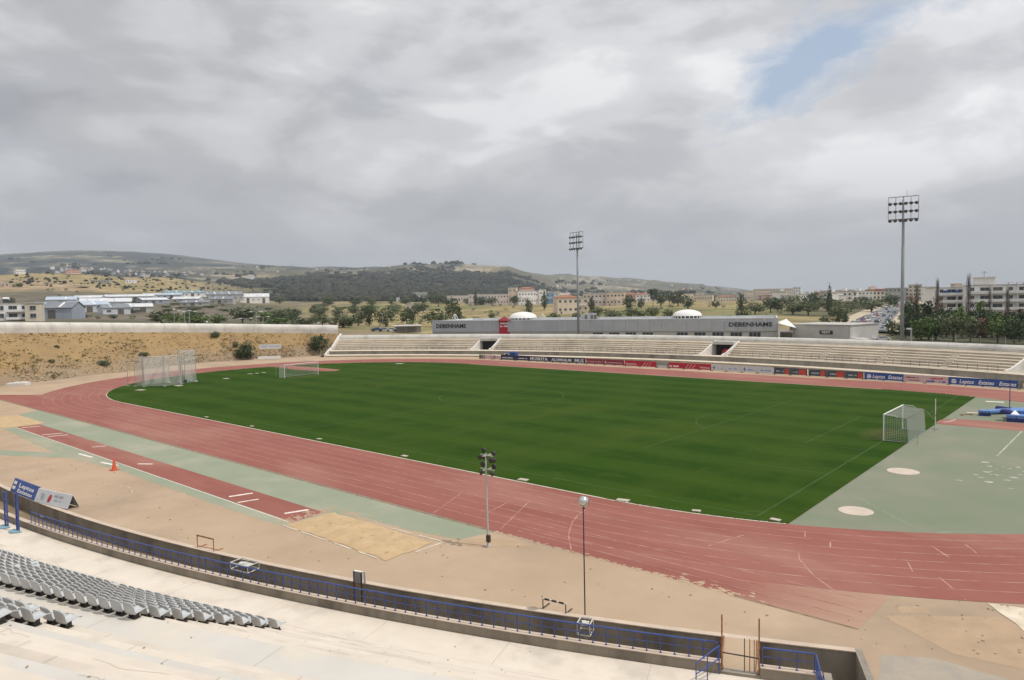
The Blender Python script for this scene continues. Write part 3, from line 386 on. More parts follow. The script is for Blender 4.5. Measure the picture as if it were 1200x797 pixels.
def land_colour(x, y, r, a):
    n1 = noise.fractal(Vector((x / 90, y / 90, 1.7)), 1.0, 2.0, 4)
    n2 = noise.fractal(Vector((x / 340, y / 340, 5.1)), 1.0, 2.0, 4)
    n3 = noise.fractal(Vector((x / 35, y / 35, 8.4)), 1.0, 2.0, 3)
    c = lerp3(DIRT, STRAW, smooth(-.2, .3, n1))
    # dry fields behind the mall
    f = smooth(-57, -50, a) * (1 - smooth(-20, -14, a)) * smooth(250, 300, r) * (1 - smooth(1150, 1350, r))
    c = lerp3(c, lerp3(STRAW, GREEN, smooth(.05, .45, n2) * .7), f)
    f2 = smooth(-24, -19, a) * smooth(300, 420, r) * (1 - smooth(2200, 2800, r))
    c = lerp3(c, lerp3((.10, .10, .055), STRAW, smooth(.0, .4, n1)), f2 * .8)
    # bare brown ground by the sheds
    f = (1 - smooth(-60, -55, a)) * (1 - smooth(950, 1100, r))
    c = lerp3(c, lerp3((.15, .125, .095), (.115, .11, .07), smooth(-.1, .4, n2)), f)
    # tan hill on the left
    f = (1 - smooth(-65, -61, a)) * smooth(1000, 1120, r) * (1 - smooth(1900, 2200, r))
    c = lerp3(c, lerp3(STRAW, TAN, smooth(-.1, .35, n2)), f)
    # wooded slopes
    aw, rw = a + 3 * n2, r * (1 + .2 * n2)
    f = smooth(-67, -58, aw) * (1 - smooth(-40, -34, aw)) * smooth(1100, 1700, rw) * (1 - smooth(3200, 4100, rw))
    c = lerp3(c, lerp3(SCRUB, (.135, .12, .075), smooth(.0, .4, n1 + n2 * .5)), f)
    f = (1 - smooth(-66, -61, a)) * smooth(2100, 2500, r)
    c = lerp3(c, HILL, f)
    f = smooth(3500, 4100, r) * (1 - smooth(-40, -37, a))
    c = lerp3(c, lerp3(HILL, (.135, .125, .09), smooth(-.05, .4, n2)), f)
    f = smooth(-41, -36, a) * smooth(1500, 2300, r)
    c = lerp3(c, lerp3((.095, .092, .062), (.16, .142, .10), smooth(-.1, .35, n2)), f)
    if r > 2000: c = lerp3(c, ROCK, smooth(.28, .5, n1 * .6 + n2 * .7) * .6)
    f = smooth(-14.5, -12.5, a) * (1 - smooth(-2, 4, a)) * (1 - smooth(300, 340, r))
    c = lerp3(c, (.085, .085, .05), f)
    d = smooth(.08, .4, n3) * (.45 if r > 600 else .25)
    return lerp3(c, lerp3(SCRUB, c, .25), d)
brs = [-179.9, -150, -125, -110, -100, -92, -86]
a_ = -82.0
while a_ < -1: brs.append(a_); a_ += 0.16
brs += [0, 3, 7, 12, 20, 30, 45, 65, 90, 120, 150, 179.9]
rgs = [0.0, 40, 80, 105, 120]
r_ = 128.0
while r_ < 13500: rgs.append(r_); r_ = r_ * 1.026 + .4
g = MB(); cols = []
for r_ in rgs:
    for b_ in brs:
        x, y = VX + r_ * math.sin(R(b_)), VY + r_ * math.cos(R(b_))
        z = ground_height(x, y)
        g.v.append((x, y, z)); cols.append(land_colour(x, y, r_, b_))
nb = len(brs)
for i in range(len(rgs) - 1):
    for k in range(nb):
        k2 = (k + 1) % nb
        g.f.append((i * nb + k, (i + 1) * nb + k, (i + 1) * nb + k2, i * nb + k2)); g.m.append(0)
land = bpy.data.materials.new('open_land'); land.use_nodes = True
_n, _l = land.node_tree.nodes, land.node_tree.links
_b = _n['Principled BSDF']; _b.inputs['Roughness'].default_value = 0.95; _b.inputs['Specular IOR Level'].default_value = 0.1
_a = _n.new('ShaderNodeVertexColor'); _a.layer_name = 'land'
_g = _n.new('ShaderNodeNewGeometry')
def _noise(s, d, rgh=0.65):
    t = _n.new('ShaderNodeTexNoise'); t.inputs['Scale'].default_value = s; t.inputs['Detail'].default_value = d; t.inputs['Roughness'].default_value = rgh
    _l.new(_g.outputs['Position'], t.inputs['Vector']); return t.outputs['Fac']
def _rng(v, a, b, c, d):
    t = _n.new('ShaderNodeMapRange')
    for i, q in enumerate((a, b, c, d)): t.inputs[1 + i].default_value = q
    _l.new(v, t.inputs[0]); return t.outputs[0]
_m1 = _n.new('ShaderNodeMixRGB'); _m1.blend_type = 'MULTIPLY'; _m1.inputs[0].default_value = 1
_cr = _n.new('ShaderNodeCombineXYZ')
_v = _rng(_noise(0.035, 9.0, 0.72), 0.3, 0.7, 0.55, 1.5)
for _i in range(3): _l.new(_v, _cr.inputs[_i])
_l.new(_a.outputs['Color'], _m1.inputs[1]); _l.new(_cr.outputs[0], _m1.inputs[2])
_m2 = _n.new('ShaderNodeMixRGB'); _m2.inputs[2].default_value = (.055, .06, .032, 1)
_l.new(_rng(_noise(0.05, 8.0, 0.7), 0.56, 0.66, 0.0, 0.7), _m2.inputs[0])
_l.new(_m1.outputs[0], _m2.inputs[1]); _l.new(_m2.outputs[0], _b.inputs['Base Color'])
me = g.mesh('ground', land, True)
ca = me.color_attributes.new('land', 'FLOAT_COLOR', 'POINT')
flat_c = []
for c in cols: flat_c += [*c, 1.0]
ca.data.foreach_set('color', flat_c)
tag(obj('ground', me, None), 'dry rolling land of fields, scrub and hills around the stadium', None, None, 'structure')

# ------------------------------------------------------------------ pitch and track
SAND = pm('sandy_dirt', (.435, .325, .225), (.37, .27, .18), 0.16, .95, .01, 6.0, 8.0, (.315, .235, .165), 0.085, m3=(.48, .66))
TRACK = pm('track_rubber', (.235, .079, .060), (.280, .102, .080), 0.35, .8, .002, 30, 6.0, (.33, .165, .125), 0.11, m3=(.5, .74), spec=.25, stretch=(.35, 1.2, 1))
GREENRUB = pm('green_rubber', (.235, .265, .185), (.27, .285, .205), 0.3, .85, .002, 20, 6.0, (.33, .32, .24), 0.12, m3=(.5, .7))
LINE = pm('faded_white_line', (.50, .32, .27), (.29, .115, .09), 1.4, .8)
WHITE_LINE = pm('white_line_paint', (.74, .68, .62), (.55, .42, .36), 2.5, .8, lo=.5, hi=.75)
PITSAND = pm('pit_sand', (.50, .36, .21), (.43, .305, .17), 0.9, .95, .03, 3.5, 8.0, (.33, .23, .125), 2.2, m3=(.58, .68))
CONC_KERB = pm('pale_kerb', (.62, .55, .46), (.50, .42, .33), 1.2, .9)
def arc_pts(cx, cy, r, t0, t1, n): return [(cx + r * math.cos(R(t0 + (t1 - t0) * i / n)), cy + r * math.sin(R(t0 + (t1 - t0) * i / n))) for i in range(n + 1)]
HL = 42.195
poly = [(-135, -90), near_xy(186, -24), near_xy(147.25, -24)] + [near_xy(147.25, -23 + 1.0 * i) for i in range(48)] + [near_xy(147.25, 24.9), near_xy(240, 24.9), (190, -140), (190, 20)]
poly += [far_xy(154.5, 52 - 1.0 * i) for i in range(90)] + [far_xy(170, -38), (-135, 45)]
b = MB(); b.sheet(poly, 0.0)
struct('sand_ground', b, SAND, 'beige dusty dirt ground around the running track')
b = MB(); b.sheet([(-45, -46.1), (41.1, -46.1), (40.3, -48.9), (36, -49.6), (30.2, -50.2), (30, -54.0), (20, -54.25), (4, -54.3), (-5, -55), (-12, -58.8), (-17, -59), (-9, -55.2), (-31, -54.2), (-36, -51.5), (-42, -49.5)], 0.004)
struct('green_surround', b, GREENRUB, 'worn pale green rubber strip between track and long jump runway')
b = MB()
xd = 54.27
b.sheet([(xd, -34.4)] + arc_pts(HL, 0, 36.5, -70.6, 70.6, 40) + [(xd, 34.4)], 0.004)
struct('green_end_zone', b, pm('end_zone_rubber', (.165, .195, .125), (.185, .20, .14), 0.3, .85, .002, 20, 8.0, (.225, .22, .165), 0.10, m3=(.48, .7)), 'grey green rubber end zone behind the right goal')
b = MB()
inner = arc_pts(HL, 0, 36.5, -90, 90, 60) + arc_pts(-HL, 0, 36.5, 90, 270, 60)
outer = arc_pts(HL, 0, 46.36, -90, 90, 60) + arc_pts(-HL, 0, 46.36, 90, 270, 60)
n = len(inner)
b.add([(x, y, .012) for x, y in inner] + [(x, y, .012) for x, y in outer], [(i, n + i, n + (i + 1) % n, (i + 1) % n) for i in range(n)])
struct('running_track', b, TRACK, 'worn brick red eight lane running track')
b = MB(); b.sheet([(40, -46.42), (61.6, -46.5), (61.75, -42.4), (58, -38), (40, -38)], 0.008)
b.sheet([(-72.5, -46.5), (-40, -46.42), (-40, -38), (-62, -38), (-67, -42.2), (-72, -45.4)], 0.008)
struct('sprint_straight', b, pm('dusty_track_rubber', (.235, .079, .060), (.280, .102, .080), 0.35, .85, .002, 30, 6.0, (.33, .165, .125), 0.11, m3=(.5, .74), stretch=(.35, 1.2, 1), zmix=(69.5, 58.5, (.43, .315, .215), .55, 7.0, 'X')), 'red straight running on past the bend of the track')
b = MB(); b.sheet([(-72.5, -46.75), (61.55, -46.62), (61.6, -46.42), (-72.5, -46.42)], 0.006)
struct('track_edge', b, pm('dark_edge', (.16, .11, .08), (.28, .2, .14), 3, .95), 'dark broken edge of the track rubber')
b = MB()
for k in range(1, 8):
    r_ = 36.5 + 1.22 * k
    b.ribbon(arc_pts(HL, 0, r_, -90, 90, 70) + arc_pts(-HL, 0, r_, 90, 270, 70), .055, .016, closed=True)
for y in (-44.6, -45.5, -43.3): b.ribbon([(42, y), (61, y)], .05, .0165)
for pts in ([(35.2, -46.2), (33.2, -41.6)], [(46.5, -46.2), (44.9, -44.3), (43.7, -42.3), (43.1, -40.9), (42.75, -39.5)], [(56.5, -39.0), (56.9, -40.0), (58.3, -41.9), (59.6, -43.1)],
            [(53, -38), (52.2, -41)], [(61.9, -33.6), (62.9, -34.9)], [(63.2, -32.1), (63.9, -33.3)], [(63, -38.2), (63.8, -39.4)], [(61.4, -37.0), (61.9, -38.3)], [(57.3, -36.2), (57.6, -37.2)], [(55.6, -35.3), (55.9, -36.2)], [(38, -44), (37.4, -40.9)], [(41, -46), (38.5, -40.2)]):
    b.ribbon(pts, .07, .0175)
struct('lane_lines', b, LINE, 'faded white lane lines on the red track')
# pale concrete kerb between grass and track
b = MB(); kin = [p_ for p_ in inner]
pk = arc_pts(HL, 0, 36.5, -90, -70.8, 14); ks = arc_pts(HL, 0, 36.5, 70.8, 90, 14) + arc_pts(-HL, 0, 36.5, 90, 270, 90) + pk
b.ribbon(ks, .16, .03)
struct('infield_kerb', b, CONC_KERB, 'thin pale kerb round the grass infield')
gb = MB()
gp = [(xd, -34.45)] + [(xd, 34.45)] + arc_pts(HL, 0, 36.42, 70.8, 90, 14)[0:] + arc_pts(-HL, 0, 36.42, 90, 270, 90) + arc_pts(HL, 0, 36.42, -90, -70.8, 14)
gb.sheet(gp, 0.022)
turf = bpy.data.materials.new('mown_turf'); turf.use_nodes = True
n_, l_ = turf.node_tree.nodes, turf.node_tree.links
bs = n_['Principled BSDF']; bs.inputs['Roughness'].default_value = .9; bs.inputs['Specular IOR Level'].default_value = .04
ge = n_.new('ShaderNodeNewGeometry'); sx = n_.new('ShaderNodeSeparateXYZ'); l_.new(ge.outputs['Position'], sx.inputs[0])
def tn(s, d, st=None):
    t = n_.new('ShaderNodeTexNoise'); t.inputs['Scale'].default_value = s; t.inputs['Detail'].default_value = d; t.inputs['Roughness'].default_value = .65
    if st:
        mp = n_.new('ShaderNodeMapping'); mp.inputs['Scale'].default_value = st; l_.new(ge.outputs['Position'], mp.inputs[0]); l_.new(mp.outputs[0], t.inputs['Vector'])
    else: l_.new(ge.outputs['Position'], t.inputs['Vector'])
    return t.outputs['Fac']
def tmath(op, a, b=None, cl=False):
    t = n_.new('ShaderNodeMath'); t.operation = op; t.use_clamp = cl
    for i, v in enumerate((a, b)):
        if v is None: continue
        if isinstance(v, (int, float)): t.inputs[i].default_value = v
        else: l_.new(v, t.inputs[i])
    return t.outputs[0]
def tmix(f, a, b_):
    t = n_.new('ShaderNodeMixRGB')
    for i, v in enumerate((f, a, b_)):
        if isinstance(v, (int, float)): t.inputs[i].default_value = v
        elif isinstance(v, tuple): t.inputs[i].default_value = (*v, 1)
        else: l_.new(v, t.inputs[i])
    return t.outputs[0]
stripe = tmath('MULTIPLY', tmath('SINE', tmath('ADD', tmath('MULTIPLY', sx.outputs['Y'], 2 * math.pi / 7.0), tmath('MULTIPLY', tn(.12, 2), 2.0))), 2.0)
stripe = tmath('ADD', tmath('MULTIPLY', stripe, .5), .5, True)
c_ = tmix(tmath('MULTIPLY', stripe, .8), (.0195, .050, .0038), (.031, .068, .0065))
c_ = tmix(tmath('MULTIPLY', tmath('SUBTRACT', tn(.09, 6, (1, .45, 1)), .44), 3.6, True), c_, (.043, .073, .009))
c_ = tmix(tmath('MULTIPLY', tmath('SUBTRACT', tn(.35, 6), .56), 3.2, True), c_, (.052, .078, .015))
c_ = tmix(tmath('MULTIPLY', tmath('SUBTRACT', tn(3.0, 5), .5), 1.2, True), c_, (.014, .040, .005))
c_ = tmix(tmath('MULTIPLY', tmath('SUBTRACT', tn(.5, 7, (.16, 1.6, 1)), .52), 3.0, True), c_, (.050, .080, .011))
def worn(x, y, rx, ry):
    a = tmath('DIVIDE', tmath('SUBTRACT', sx.outputs['X'], x), rx); b_ = tmath('DIVIDE', tmath('SUBTRACT', sx.outputs['Y'], y), ry)
    d_ = tmath('SUBTRACT', 1.0, tmath('ADD', tmath('MULTIPLY', a, a), tmath('MULTIPLY', b_, b_)))
    return tmath('MULTIPLY', tmath('ADD', d_, tmath('MULTIPLY', tmath('SUBTRACT', tn(1.3, 6), .5), 2.2)), .55, True)
for q_ in ((51.2, 0, 2.2, 4.6), (-51.2, 0, 2.2, 4.6)):
    c_ = tmix(worn(*q_), c_, (.085, .082, .032))
l_.new(c_, bs.inputs['Base Color'])
bpn = n_.new('ShaderNodeBump'); bpn.inputs['Distance'].default_value = .03; l_.new(tn(9, 4), bpn.inputs['Height']); l_.new(bpn.outputs[0], bs.inputs['Normal'])
struct('infield_grass', gb, turf, 'mown dark green grass pitch inside the running track')
# ragged fringe of longer blades along the kerb
fr = MB()
for i in range(2600):
    k = rng.random() * (len(ks) - 1); j = int(k); f = k - j
    x, y = ks[j][0] * (1 - f) + ks[j + 1][0] * f, ks[j][1] * (1 - f) + ks[j + 1][1] * f
    cx = max(-HL, min(HL, x)); d = Vector((x - cx, y, 0)).normalized(); o_ = .02 + abs(rng.gauss(0, .12))
    x -= d.x * o_; y -= d.y * o_; h = rng.uniform(.04, .12); t = rng.random() * 6.28; w = rng.uniform(.03, .08)
    fr.add([(x - w * math.cos(t), y - w * math.sin(t), .02), (x + w * math.cos(t), y + w * math.sin(t), .02), (x + rng.gauss(0, .04), y + rng.gauss(0, .04), .02 + h)], [(0, 1, 2)])
tag(obj('grass_fringe', fr, pm('long_grass', (.07, .11, .03), (.13, .14, .05), .7, .9)), 'ragged longer grass along the edge of the infield', None, None, 'stuff')
# faded pitch markings
PL = pm('faded_pitch_line', (.045, .083, .018), (.024, .056, .006), 1.1, .9, lo=.42, hi=.66)
b = MB(); zl = .027
W_, L_ = 34.0, 52.2
for pts in ([(-L_, -W_), (L_, -W_)], [(-L_, W_), (L_, W_)], [(-L_, -W_), (-L_, W_)], [(L_, -W_), (L_, W_)], [(0, -W_), (0, W_)]): b.ribbon(pts, .12, zl)
for s_ in (-1, 1):
    b.ribbon([(s_ * L_, -20.16), (s_ * (L_ - 16.5), -20.16), (s_ * (L_ - 16.5), 20.16), (s_ * L_, 20.16)], .12, zl + .001)
    b.ribbon([(s_ * L_, -9.16), (s_ * (L_ - 5.5), -9.16), (s_ * (L_ - 5.5), 9.16), (s_ * L_, 9.16)], .12, zl + .001)
    b.ribbon(arc_pts(s_ * (L_ - 11), 0, 9.15, 127 if s_ > 0 else -53, 233 if s_ > 0 else 53, 20), .12, zl + .001)
    for t_ in (-1, 1): b.ribbon(arc_pts(s_ * L_, t_ * W_, 1.0, {(1, 1): 180, (1, -1): 90, (-1, 1): 270, (-1, -1): 0}[(s_, t_)], {(1, 1): 270, (1, -1): 180, (-1, 1): 360, (-1, -1): 90}[(s_, t_)], 8), .1, zl + .001)
b.ribbon(arc_pts(0, 0, 9.15, 0, 360, 48)[:-1], .12, zl + .001, closed=True)
struct('pitch_lines', b, PL, 'faded football pitch lines on the grass')
# red rubber areas: jump runway, high jump strips
b = MB(); b.sheet([(-30.4, -53.05), (29.4, -53.1), (29.3, -50.6), (-30.3, -50.5)], .008)
struct('jump_runway', b, TRACK, 'long red jump runway beside the track')
b = MB(); b.sheet([(54.0, 10.4), (54.6, 9.0), (62, 9.3), (80, 9.5), (80, 14.4), (61.4, 14.35), (55.6, 13.6), (54.3, 12.4)], .010)
b.sheet([(xd - .2, 9.6), (xd + .4, 9.3), (xd + .4, 12.6), (xd - .1, 12.2)], .0265)
struct('approach_strip', b, TRACK, 'red approach strip across the green end zone')
b = MB(); b.sheet([(-72.6, 12.5), (-71.5, 8.2), (-66, 7.2), (-56.6, 8.6), (-55.4, 10.2), (-56.7, 12.2), (-62, 12.6)], .0265)
b.sheet([(-80, 14), (-72, 12.0), (-72, 8.4), (-79, 8)], .0262)
struct('throwing_apron', b, TRACK, 'red rubber wedge laid into the far left grass')
b = MB()
for (x0, y0), (x1, y1), w in (((-30.3, -53.0), (29.3, -53.25), .07), ((-29.2, -52.6), (-28.6, -50.9), .25), ((-21.5, -52.7), (-20.8, -50.9), .25), ((-19.8, -52.7), (-19.1, -50.9), .25), ((-9, -51.9), (-8.5, -50.7), .2), ((-6.5, -53.9), (-3.5, -53.7), .25), ((-.5, -54), (2.2, -53.6), .28), ((20.2, -52.6), (20.7, -51.0), .3), ((22.2, -53.0), (22.6, -51.6), .2), ((27.3, -52.4), (27.8, -50.9), .3), ((3.0, -52.2), (4.2, -51.4), .25)):
    b.ribbon([(x0, y0), (x1, y1)], w, .013)
b2_ = MB(); b2_.ribbon([(61.78, 9.2), (61.44, -5.5)], .14, .013)
b.ribbon([(54.5, 10.2), (55.1, 11.6), (55.4, 13.2)], .1, .0155)
b.ribbon([(55.9, 30.6), (57.8, 30.9)], .7, .013)
for i in range(26):
    x, y = 60.2 + rng.random() * 5.5, -17.5 + rng.random() * 9; n = rng.randint(5, 8); s = rng.uniform(.05, .4)
    b2_.sheet([(x + s * rng.uniform(.5, 1.2) * math.cos(6.283 * i_ / n), y + .9 * s * rng.uniform(.4, 1.1) * math.sin(6.283 * i_ / n)) for i_ in range(n)], .0135)
struct('paint_spots', b2_, pm('faded_paint', (.46, .46, .39), (.25, .26, .20), 1.6, .85), 'faded white paint spots on the green end zone')
struct('painted_marks', b, WHITE_LINE, 'white lines and paint spots on runway and end zone')
# worn arc in the green end zone
b = MB(); b.ribbon([(55.5, -25.4), (57.4, -27.3), (59.2, -29.3), (60.2, -30.2)], .14, .0075); b.ribbon([(61.2, -31.2), (62.4, -29.9), (63.6, -29.0)], .2, .0075)
struct('worn_marks', b, pm('worn_rubber', (.18, .2, .14), (.235, .28, .2), 1.5, .9), 'dark worn arcs on the green end zone')
# pits
def sand_pit(x0, y0, x1, y1, label, amp):
    b = MB(); nx, ny = 44, 20
    for j in range(ny + 1):
        for i in range(nx + 1):
            u, v = i / nx, j / ny
            x = x0 + (x1 - x0) * u; y = y0 + (y1 - y0) * v
            e = min(u, 1 - u, v, 1 - v) * 8
            z = .02 + amp * min(1, e) * (.7 + noise.fractal(Vector((x * .9, y * .9, 2)), 1, 2, 4) * .7)
            b.v.append((x + noise.noise(Vector((x, y, 9))) * .25, y + noise.noise(Vector((x, y, 4))) * .25, z))
    for j in range(ny):
        for i in range(nx):
            a = j * (nx + 1) + i; b.f.append((a, a + 1, a + nx + 2, a + nx + 1)); b.m.append(0)
    return struct('sand_pit', b, PITSAND, label, True)
sand_pit(29.7, -53.7, 39.6, -50.2, 'golden sand pit at the near end of the jump runway', .12)
sand_pit(-41.5, -54.2, -30.4, -49.8, 'yellow sand pit at the far left end of the runway', .1)
for x0, y0, x1, y1, lb in ((29.5, -53.86, 31.2, -53.86, 'first near'), (31.6, -53.88, 34.3, -53.85, 'second near'), (34.9, -53.84, 36.6, -53.86, 'third near'), (37.3, -53.87, 38.9, -53.84, 'fourth near'), (35.6, -50.0, 37.4, -49.9, 'first far'), (37.9, -49.87, 39.9, -49.76, 'second far'), (39.88, -51.9, 39.94, -49.9, 'end')):
    b = MB(); d = Vector((x1 - x0, y1 - y0, 0)); b.box((x0 + x1) / 2, (y0 + y1) / 2, .008, d.length, .11, .05, math.atan2(d.y, d.x))
    struct('pit_edge', b, CONC_KERB, 'pale broken %s edge board of the sand pit' % lb)
def disc(name, x, y, r, z, mt, label, cat, h=.012, n=28):
    b = MB(); b.prism([(r * math.cos(6.28318 * i / n), r * math.sin(6.28318 * i / n)) for i in range(n)], z, z + h)
    o = obj(name, b, mt); o.location = (x, y, 0); return tag(o, label, cat)
PINK = pm('pale_cream_concrete', (.55, .47, .39), (.47, .39, .32), 1.2, .9)
disc('throwing_circle', 56.55, -15.85, 1.15, .008, PINK, 'pale cream round throwing circle nearer the right goal', 'circle')
disc('throwing_circle', 56.7, -29.1, 1.05, .008, PINK, 'pale round throwing circle near the bend of the track', 'circle')
b = MB()
for k in range(30):
    t = 6.283 * k / 30
    if rng.random() < .25: continue
    t2 = t + .17
    b.ribbon([(11.2 + 2.9 * math.cos(t), -58.4 + 2.3 * math.sin(t)), (11.2 + 2.9 * math.cos(t2), -58.4 + 2.3 * math.sin(t2))], rng.uniform(.05, .14), .006)
struct('shot_circle', b, pm('lime_mark', (.50, .44, .35), (.34, .28, .19), 2, .9), 'broken chalk ring on the dirt by the moat wall')
b = MB(); b.sheet([(65.3, -40.3), (72, -38.5), (76, -41), (70, -43.5), (67.2, -43.2), (66.5, -41.9), (65.9, -41.2)], .02)
struct('chalky_patch', b, pm('chalk_ground', (.66, .58, .46), (.5, .42, .31), 1.2, .95, .02, 5), 'white chalky patch of ground at the right edge')
b = MB(); b.sheet([(62.9, -48.3), (64.5, -47.3), (67, -47.4), (70, -49), (74, -55), (69, -62), (65, -57), (63.6, -52)], .004)
struct('grey_patch', b, pm('grey_gravel', (.30, .27, .23), (.38, .32, .25), .8, .95, .02, 8), 'grey gravel patch by the end of the moat wall')
b = MB(); b.sheet([(40.0, -49.0), (42.2, -47.1), (44.4, -46.9), (43.2, -48.4), (41.5, -49.4)], .004)
b.sheet([(62, -44.6), (66, -41.5), (68, -43.5), (69, -46), (65, -46.5)], .004); b.sheet([(62.2, -43.2), (63.2, -42.4), (63.6, -43.0), (62.6, -43.8)], .0045)
struct('brown_patch', b, pm('brown_dirt', (.35, .25, .165), (.42, .30, .195), .7, .95, .02, 6), 'brown churned dirt beside the track')
# loose stones on the dirt
b = MB()
for i in range(420):
    if i < 260: x, y = rng.uniform(-30, 62), rng.uniform(-61, -47)
    else: x, y = rng.uniform(61, 75), rng.uniform(-56, -40)
    if math.hypot(x, y - 85) > 146.6 or (y > -54.6 and x < 40): continue
    s = rng.uniform(.02, .07); b.box(x, y, s * .3, s * 2, s * 1.4, s * 1.2, rng.random() * 3, taper=.6)
tag(obj('pebbles', b, pm('pebble', (.42, .36, .28), (.25, .2, .15), 3, .9)), 'small loose stones scattered over the dirt', None, None, 'stuff')
# sand blown over the edges of the rubber
b = MB()
def drift(x, y, s, z):
    n = rng.randint(6, 9); t0_ = rng.random() * 6.28
    pts = [(x + s * rng.uniform(.6, 1.9) * math.cos(t0_ + 6.283 * i / n), y + .6 * s * rng.uniform(.5, 1.6) * math.sin(t0_ + 6.283 * i / n), z - .034) for i in range(n)]
    b.add(pts + [(x, y, z + .006)], [(i, (i + 1) % n, n) for i in range(n)])
for i in range(520): drift(rng.uniform(41, 56), -46.55 + abs(rng.gauss(0, .16)) - .1, rng.uniform(.05, .3), .0185)
for i in range(0):
    f = rng.random(); drift(61.65 + f * .1 - abs(rng.gauss(0, .5)) + .2, -46.5 + 4.2 * f, rng.uniform(.08, .5), .0185)
for i in range(40): drift(rng.uniform(52, 58), -46.4 + abs(rng.gauss(0, .3)), rng.uniform(.06, .4), .0185)
for i in range(330): drift(rng.uniform(-34, 29.5), -54.3 + rng.gauss(0, .16), rng.uniform(.08, .4), .0155)
for i in range(140): drift(rng.uniform(28.5, 41), -50.0 + rng.gauss(0, .35), rng.uniform(.08, .45), .0155)
for i in range(90): drift(rng.uniform(28.6, 40.4), rng.choice((-54.05, -49.75)) + rng.gauss(0, .15), rng.uniform(.1, .5), .02)
for i in range(120): drift(28.9 + rng.gauss(0, .5), rng.uniform(-53.6, -50.3), rng.uniform(.08, .4), .0185)
for i in range(110):
    t = rng.uniform(-40, 12); drift(HL + 46.5 * math.cos(R(t)), 46.5 * math.sin(R(t)), rng.uniform(.1, .5), .0185)
for i in range(170):
    t = rng.uniform(100, 235); rr_q = 46.35 + rng.gauss(0, .12); drift(-HL + rr_q * math.cos(R(t)), rr_q * math.sin(R(t)), rng.uniform(.1, .5), .0185)
tag(obj('sand_drifts', b, SAND), 'thin drifts of dirt blown over the edges of track and runway', None, None, 'stuff')
PAD = pm('pad_concrete', (.48, .44, .36), (.36, .33, .26), 2, .9)
PADS = [(20.15, -35.82, .5), (34.38, -35.97, .65), (43.58, -36.2, .7), (48.69, -35.4, .45), (53.4, -34.16, .5), (-6.69, -35.85, .4), (6.57, -35.71, .45), (-56.49, -28.39, 1.25), (-57.4, -21.6, 1.3), (-61.43, -10.68, 1.0), (-56.95, 28.55, 1.4), (-65.94, -3.25, .8), (-65.83, -1.81, .7), (-65.89, -.24, .7), (-18.0, -35.7, .4)]
for i, (x, y, s) in enumerate(PADS):
    b = MB(); b.box(0, 0, .04, s * 1.25, s * .8, .06, 0)
    o = obj('drain_cover', b, PAD); o.location = (x, y, .02); o.rotation_euler.z = .1 * (i % 4)
    where = 'near edge of the grass' if y < -30 else 'far left part of the grass'
    k = sorted([q for q in PADS if (q[1] < -30) == (y < -30)]).index((x, y, s)) + 1
    tag(o, 'small pale concrete cover, %s, %s from left' % (where, nth(k)), 'cover', 'pale covers in the grass')
# ------------------------------------------------------------------ near stand, moat, railing
CREAM = pm('cream_concrete', (.63, .56, .48), (.57, .50, .42), 0.55, .9, .004, 14, 8, (.47, .41, .34), 0.3, m3=(.52, .7))
CREAM_B = pm('pale_concrete', (.65, .58, .49), (.59, .52, .435), 0.7, .9, .004, 14, 8, (.49, .43, .36), 0.35, m3=(.52, .7))
GREYC = pm('grey_concrete', (.565, .535, .49), (.52, .49, .445), 0.4, .9, .004, 14, 8, (.60, .54, .45), 0.3, m3=(.52, .7))
WALLC = pm('stained_wall', (.30, .265, .215), (.21, .185, .15), 0.9, .95, .01, 9, 7, (.13, .115, .095), 0.5, m3=(.5, .7), stretch=(1, 1, .35))
WALLTOP = pm('wall_coping', (.55, .45, .36), (.46, .37, .29), 1.1, .9)
MOAT = pm('moat_dirt', (.26, .19, .12), (.19, .14, .09), 0.8, .95, .03, 5, 6, (.16, .13, .08), .3)
BLUE = pm('blue_paint', (.030, .060, .235), (.045, .085, .27), 6, .45, spec=.5)
DARKMET = pm('dark_metal', (.035, .033, .032), (.06, .05, .045), 9, .6)
RUST = pm('rusty_steel', (.40, .20, .10), (.24, .10, .05), 7, .85, .002, 40)
OFFWHITE = pm('worn_white_paint', (.56, .55, .51), (.46, .44, .40), 5, .6)
WHITE = pm('white_paint', (.76, .75, .72), (.68, .66, .62), 3, .5)
GALV = pm('galvanised_steel', (.42, .43, .43), (.33, .34, .34), 5, .5, metal=.4)
t0, t1 = -24, 24.3
stand = thing('grandstand', 'cream concrete terraces of the near grandstand sweeping across the foreground', 'grandstand', (0, -66, 0))
def ring(name, mt, sec, a, b_, parent, place=NEAR, step=.6):
    mb = MB(); mb.sweep(place, sec, a, b_, step); return obj(name, mb, mt, parent, world=True)
ring('walkway', CREAM_B, [(150.42, -1.2), (150.42, 0), (153.1, 0), (153.1, -1.2)], t0, t1, stand)
tiers = [(153.02 + .8445 * k, .377 + .4245 * k) for k in range(11)] + [(163.56 + .8445 * k, 5.23 + .4245 * k) for k in range(21)]
tone = [CREAM, CREAM_B, CREAM, CREAM_B, CREAM, CREAM, CREAM_B, CREAM, CREAM_B, CREAM, GREYC, CREAM, CREAM_B, GREYC, CREAM, CREAM_B, CREAM, GREYC]
for k, (r_, z_) in enumerate(tiers):
    nx = (tiers[k + 1][0] if k + 1 < len(tiers) else r_ + 2) + .06
    ring('step', tone[k % len(tone)], [(r_, z_ - .75), (r_, z_ - .03), (r_ + .03, z_), (nx, z_), (nx, z_ - .75)], t0, t1, stand)
ring('parapet', WALLC, [(150.15, -1.3), (150.15, .4), (150.4, .4), (150.4, -.3)], t0, 22.97, stand)
ring('parapet', WALLC, [(150.15, -1.3), (150.15, .4), (150.4, .4), (150.4, -.3)], 23.5, t1, stand)
